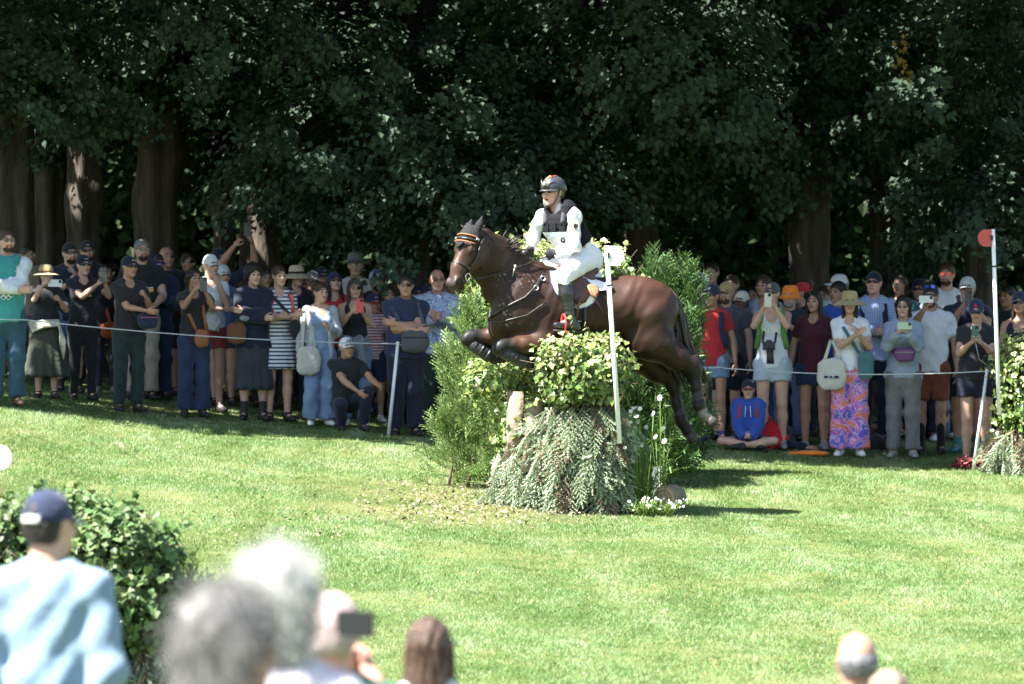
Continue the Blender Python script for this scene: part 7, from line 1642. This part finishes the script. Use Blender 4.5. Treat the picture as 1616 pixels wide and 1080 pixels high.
phone(p, 'dark green phone with a cable of the navy capped woman', (.04, .12, .09), p['tf'](A_([-.01, -.42, 1.40]))); b = MB(); b.tube([p['tf'](A_(q)) for q in ((-.01, -.40, 1.31), (.03, -.30, 1.12), (.16, -.22, 1.02), (.28, -.20, 1.06))], .004, 5); tag(b.build('cable', c_cream, None, loc=p['base']), 'thin pale cable looping from the green phone', 'cable')
p = person(1610, 458, 50.6, 'person in navy cap and sunglasses at the right edge above the hedge', 'f', -10, -10, aL='chest', aR='chest', shirt=('tank', c_black), legs=('shorts', c_black), shoes=(s_dark,), hair=('long', DK), hat=('cap', c_navy), gl='dark', sk='tan')
person(1590, 452, 54.5, 'dim figure in dark clothes far behind the red flag', 'm', -20, -20, shirt=('tee', c_black), legs=('trousers', c_black), shoes=(s_dark,), hair=('short', DK), sk='olive')
p = person(1497, 560, 54.2, 'person sitting on the grass behind, jeans and trainers in sight', 'm', -30, -20, aL='lap', aR='lap', shirt=('tee', c_offw), legs=('jeans', c_ljean), shoes=(s_white,), hair=('short', BR), pose='sit')
p = person(1400, 585, 54.0, 'person in red tee sitting on the ground behind the grey trousers', 'f', 20, -10, aL='lap', aR='lap', shirt=('tee', c_red), legs=('short', c_djean), shoes=(s_white,), hair=('pony', BR), pose='sit')
bg = empty('bag', G(1378, 51.6), 0, label='black bag lying on the grass between the swirl and grey trousers', cat='bag', group='bags carried in the crowd'); v, q = blob([ell((0, 0, .07), (.26, .14, .09))], .016, fold(.012)); link('pouch', raw_mesh('pouch', v, q, True, (c_black,)), bg); b = MB(); b.tube([(-.1, 0, .14), (0, -.02, .19), (.1, 0, .14)], .01, 5); b.build('handle', c_dgrey, bg)
p = person(585, 560, 53.6, 'person sitting far back, trainers showing left of the rope stake', 'm', 10, 10, aL='lap', aR='lap', shirt=('tee', c_navy), legs=('jeans', c_jean), shoes=(s_white,), hair=('short', DK), pose='sit')
# ------------------------------------------------------------------ spectators close to the camera, seen from behind
c_shirtb = cloth('pale_blue_shirt', (.19, .275, .37), bump=.4, var=.06, scale=12); c_pinkw = cloth('pinkish_white', (.66, .60, .66), var=.05); c_dgt = cloth('bottle_green', (.02, .09, .06))
gname = 'near spectators with their backs to us'
def near_person(px, top, d, label, H=1.72, foot=None, **k):
    base = G(px, d); zt = CZ + (540 - top) * d / F
    return person(px, top, d, label, foot=(base[0], base[1], zt - H), group=gname, h=.0135, hh=.0075, **k)
p = near_person(76, 768, 17.0, 'man in pale blue shirt and navy cap seen from behind', 1.80, sex='m', yaw=174, hy=-24, aL=(-.20, .02, .87), aR=(.20, .02, .87), shirt=('shirt', c_shirtb), legs=('trousers', c_djean), shoes=(s_brown,), hair=('short', DK), hat=('cap', c_navy), build=.80, sk='fair')
b = MB(); b.tube([p['hput']([A_([x, .118 - abs(x) * .3, .03])])[0] for x in np.linspace(-.035, .035, 7)], [(.004, .018)] * 7, 8); b.build('cap_strap', cloth('pale_strap', (.5, .5, .52)), p['root'])
p2_ = near_person(362, 930, 9.6, 'grey haired woman very near the camera, out of focus', 1.62, sex='f', yaw=172, hy=-40, shirt=('tee', c_dgrey), legs=('trousers', c_djean), shoes=(s_dark,), hair=('bob', (.17, .16, .155)), sk='pink', build=1.1)
p3_ = near_person(434, 872, 10.6, 'white haired person in pale pink top, blurred in front', 1.70, sex='f', yaw=182, hy=0, shirt=('tee', c_pinkw), legs=('trousers', c_beige), shoes=(s_dark,), hair=('bob', (.34, .34, .32)), sk='pink', build=1.05)
near_person(528, 1003, 11.6, 'person in white blouse standing right of the white hair', 1.60, sex='f', yaw=180, hy=0, shirt=('shirt', c_pinkw), legs=('trousers', c_beige), shoes=(s_dark,), hair=('bob', (.62, .60, .58)), sk='pink', build=1.25) if False else None
p = near_person(524, 940, 14.2, 'person in bottle green tee raising a phone toward the course', 1.66, sex='m', yaw=180, hy=0, aL=(-.10, -.32, 1.50), aR=(-.02, -.30, 1.47), shirt=('tee', c_dgt), legs=('trousers', c_djean), shoes=(s_dark,), hair=('short', (.40, .30, .29)), sk='pink', hL='grip', hR='grip')
ph = phone(p, 'dark phone held up by the near spectator in green', (.008, .008, .01), P(561, 985, 13.8) - p['base'], True, 0, math.pi - .8, group=None)
p = near_person(677, 977, 18.0, 'woman with long straight brown hair seen from behind', 1.62, sex='f', yaw=176, hy=-8, aL=(-.10, -.30, 1.36), aR='down', shirt=('tee', c_offw), legs=('jeans', c_djean), shoes=(s_white,), hair=('longer', (.075, .043, .028)), sk='fair')
p6_ = near_person(1352, 1000, 19.2, 'bald grey man seen from behind at the lower right', 1.70, sex='m', yaw=186, hy=4, shirt=('tee', c_lgrey), legs=('trousers', c_djean), shoes=(s_dark,), hair=('thin', (.13, .13, .135)), sk='tan', build=1.05)
near_person(1402, 1060, 18.6, 'fair haired person low beside the bald man', 1.55, sex='f', yaw=190, hy=0, shirt=('tee', c_beige), legs=('trousers', c_djean), shoes=(s_dark,), hair=('bob', (.20, .155, .105)), sk='fair')

strands(p6_, 'thin', 'm', mat('grey_strand', (.16, .155, .15), .5, 0, island=.45), 900, .02)
strands(p2_, 'bob', 'f', mat('grey_strand', (.19, .18, .175), .5, 0, island=.45), 3600, .06)
strands(p3_, 'bob', 'f', mat('white_strand', (.36, .36, .34), .5, 0, island=.3), 3600, .055)
strands(p, 'longer', 'f', mat('brown_strand', (.085, .05, .034), .45, 0, island=.5), 4200, .09, wild=.22)
